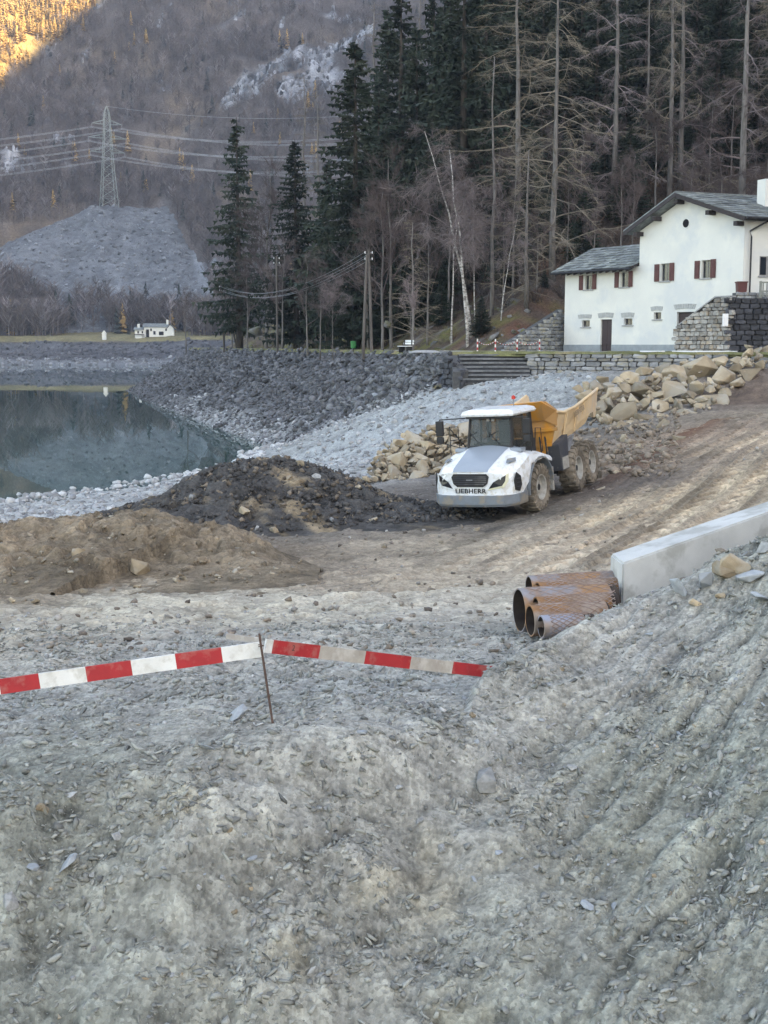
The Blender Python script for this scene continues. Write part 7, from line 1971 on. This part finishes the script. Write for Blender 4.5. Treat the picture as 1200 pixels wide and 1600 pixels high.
sp = thing('snow_patch', 'small leftover patch of white snow on the verge left of the guard posts', 'snow patch', (at(665, 549, 90.5).x, 90.5, 5.55))
m = MB(); r = random.Random(3); n = 22; m.v = [(0, 0, .14)] + [((1.05 + .2 * r.random()) * math.cos(t) * .6, (.35 + .1 * r.random()) * math.sin(t) * .6, .12) for t in np.linspace(0, 6.283, n, False)] + [((1.05 + .25 * r.random()) * math.cos(t), (.4 + .12 * r.random()) * math.sin(t), -.03) for t in np.linspace(0, 6.283, n, False)]
m.f = [[0, 1 + i, 1 + (i + 1) % n] for i in range(n)] + [[1 + i, 1 + n + i, 1 + n + (i + 1) % n, 1 + (i + 1) % n] for i in range(n)]; m.m = [0] * len(m.f); m.build('snow', M_sill, sp, smooth=True)

# ------------------------------------------------------------------ lattice pylon and its cables
M_steel = mat('galvanised_steel', (.34, .38, .36), (.27, .30, .29), rough=.6, metallic=.2)
PD = 772.0
base = at(176, 330, PD); gz_ = float(max(mount(np.array([base.x]), np.array([PD]))[0], scree(np.array([base.x]), np.array([PD]))[0]))
ptop = at(166, 166, PD); PH = ptop.z - gz_; pc = Vector((base.x - 2.0, PD, gz_))
py_ = thing('lattice_pylon', 'tall steel lattice pylon standing on top of the scree slope', 'pylon', pc, R(24))
def pw(z): 
    t = z / PH
    return np.interp(t, [0, .35, .72, .93, 1], [4.7, 3.2, 2.0, 1.5, .25])
lv_ = [PH * t for t in (0, .09, .18, .27, .36, .44, .52, .59, .66, .72, .78, .84, .89, .94, 1)]
cor = [(-1, -1), (1, -1), (1, 1), (-1, 1)]
for c in cor:
    m = MB(); m.tube([(c[0] * pw(z), c[1] * pw(z), z - (1 if z == 0 else 0)) for z in lv_], .16, 5); m.build('leg', M_steel, py_)
m = MB()
for a, b in zip(lv_[:-1], lv_[1:]):
    for k in range(4):
        c0_, c1_ = cor[k], cor[(k + 1) % 4]
        P = lambda c, z: Vector((c[0] * pw(z), c[1] * pw(z), z))
        m.tube([P(c0_, a), P(c1_, b)], .07, 4, False); m.tube([P(c1_, a), P(c0_, b)], .07, 4, False); m.tube([P(c0_, b), P(c1_, b)], .07, 4, False)
m.build('bracing', M_steel, py_)
arms = [(.54, 7.5), (.68, 9.0), (.82, 7.0)]; tips = []
for t, l in arms:
    z = PH * t
    for s in (-1, 1):
        m = MB(); w = pw(z)
        for yy in (-w, w): m.tube([(s * w, yy, z), (s * (w + l), 0, z + .3)], .12, 4, False); m.tube([(s * w, yy, z + 2.4), (s * (w + l), 0, z + .3)], .12, 4, False)
        for q in (.3, .6): m.tube([(s * (w + l * q), -w * (1 - q), z + .3 * q), (s * (w + l * q), 0, z + 2.4 - 2.1 * q)], .08, 4, False)
        ar = m.build('crossarm', M_steel, py_); m = MB(); m.tube([(s * (w + l), 0, z + .3), (s * (w + l), 0, z - 2.2)], .16, 6); m.build('insulator', M_wire, ar)
        tips.append((Matrix.Translation(pc) @ Matrix.Rotation(R(24), 4, 'Z') @ Vector((s * (w + l), 0, z - 2.0)), s, t))
def cable(label, a, b, sag, grp, n=25, r_=.075):
    w = thing('power_cable', label, 'power cable', a, 0, grp); m = MB(); m.tube([a.lerp(b, t) - Vector((0, 0, sag * 4 * t * (1 - t))) for t in np.linspace(0, 1, n)], r_, 4, False); m.build('conductor', M_cable, w, world_pos=True)
for i, (tp_, s, t) in enumerate(tips):
    for o_ in (-.45, .45):
        e = tp_ + Vector((-330, -60 + s * 8, -18 - 6 * (1 - t))) + Vector((0, 0, o_))
        LV = {.54: 'lowest', .68: 'middle', .82: 'top'}[t]; SD = 'left' if s < 0 else 'right'; UP = 'upper' if o_ > 0 else 'lower'
        cable('%s of two power cables going left from the %s pylon arm on its %s side' % (UP, LV, SD), tp_ + Vector((0, 0, o_ * .6)), e, 11, 'power cables left of the pylon')
        e = tp_ + Vector((330, -40 + s * 8, 20 + 14 * t)) + Vector((0, 0, o_))
        cable('%s of two power cables going right from the %s pylon arm on its %s side' % (UP, LV, SD), tp_ + Vector((0, 0, o_ * .6)), e, 24, 'power cables right of the pylon')
ew = Matrix.Translation(pc) @ Vector((0, 0, PH))
cable('thin earth wire running right from the tip of the lattice pylon', ew, ew + Vector((330, -40, 26)), 20, None, r_=.07)

# ------------------------------------------------------------------ white house on the far shore
FD = 612.0
fl_, fr2 = at(211, 525, FD), at(271, 523, FD)
fg = float(mount(np.array([(fl_.x + fr2.x) / 2]), np.array([FD]))[0])
fh = thing('lakeside_house', 'small white house with a chimney on the meadow of the far shore', 'house', (fl_.x, FD, fg), R(6))
Lh = fr2.x - fl_.x; Hh = 4.6
m = MB(); m.box(4.2, Lh - 3.2, 0, 7, -1, Hh); m.build('main_wall', M_wall, fh)
m = MB(); m.prism([(Lh - 3.2, -.6, -1), (Lh, -.6, -1), (Lh, -.6, Hh - .6), (Lh - 1.6, -.6, Hh + 1.0), (Lh - 3.2, -.6, Hh - .6)], (0, 7.6, 0)); m.build('gable_wing', M_wall, fh)
m = MB(); m.box(0, 4.6, -.8, 6, -1, Hh - 1.2); m.build('annex_wall', M_wall, fh)
m = MB(); m.prism([(3.6, -.5, Hh), (3.6, 3.5, Hh + 1.9), (3.6, 7.5, Hh)], (Lh - 6.2, 0, 0)); m.build('roof', M_roofslate, fh)
m = MB(); m.prism([(-.6, -1.6, Hh - 1.15), (-.6, 3, Hh + .1), (-.6, 6.2, Hh - 1.15)], (5.0, 0, 0)); m.build('annex_roof', M_roofslate, fh)
m = MB(); m.prism([(Lh - 3.7, -1, Hh - .95), (Lh - 1.6, -1, Hh + 1.15), (Lh + .5, -1, Hh - .95), (Lh + .5, -1, Hh - .65), (Lh - 1.6, -1, Hh + 1.5), (Lh - 3.7, -1, Hh - .65)], (0, 8.2, 0)); m.build('gable_roof', M_roofslate, fh)
m = MB(); m.box(Lh - 3.6, Lh - 2.6, 2.4, 3.4, Hh, Hh + 3.6); m.build('chimney', M_wall, fh)
m = MB(); m.box(1.0, 2.1, 2.4, 3.4, Hh - .6, Hh + 1.6); m.build('chimney', M_wall, fh)
for x0, x1, z0, z1, nm in ((5.2, 6.6, 0, 3.6, 'barn_door'), (8.6, 9.6, 1.2, 2.8, 'window'), (11.2, 13.4, .9, 2.6, 'window'), (14.2, 15.2, 2.9, 4.0, 'window'), (7.2, 7.9, 2.8, 4.0, 'window')):
    m = MB(); m.box(x0, x1, -.1, .12, z0, z1); m.build(nm, M_darkroom, fh)
m = MB(); m.box(-.2, 4.4, -2.4, -.82, 1.05, 1.35); m.build('porch_roof', M_darkwood, fh)
m = MB(); m.box(.4, 3.4, -1.9, -.9, -1, 1.0); m.build('porch_wall', M_wall, fh)
for x0 in (1.2, 3.2):
    m = MB(); m.box(x0, x0 + .7, -.9, -.75, 1.7, 2.8); m.build('window', M_darkroom, fh)
p = at(163, 528, 606); sh_ = thing('shrine', 'tiny pale wayside shrine on the far shore left of the white house', 'shrine', (p.x, 606, float(mount(np.array([p.x]), np.array([606.]))[0])))
m = MB(); m.box(-.9, .9, -.8, .8, -.6, 2.6); m.build('wall', M_wall, sh_); m = MB(); m.prism([(-1.1, -1, 2.6), (0, -1, 4.2), (1.1, -1, 2.6)], (0, 2, 0)); m.build('roof', M_wall, sh_)
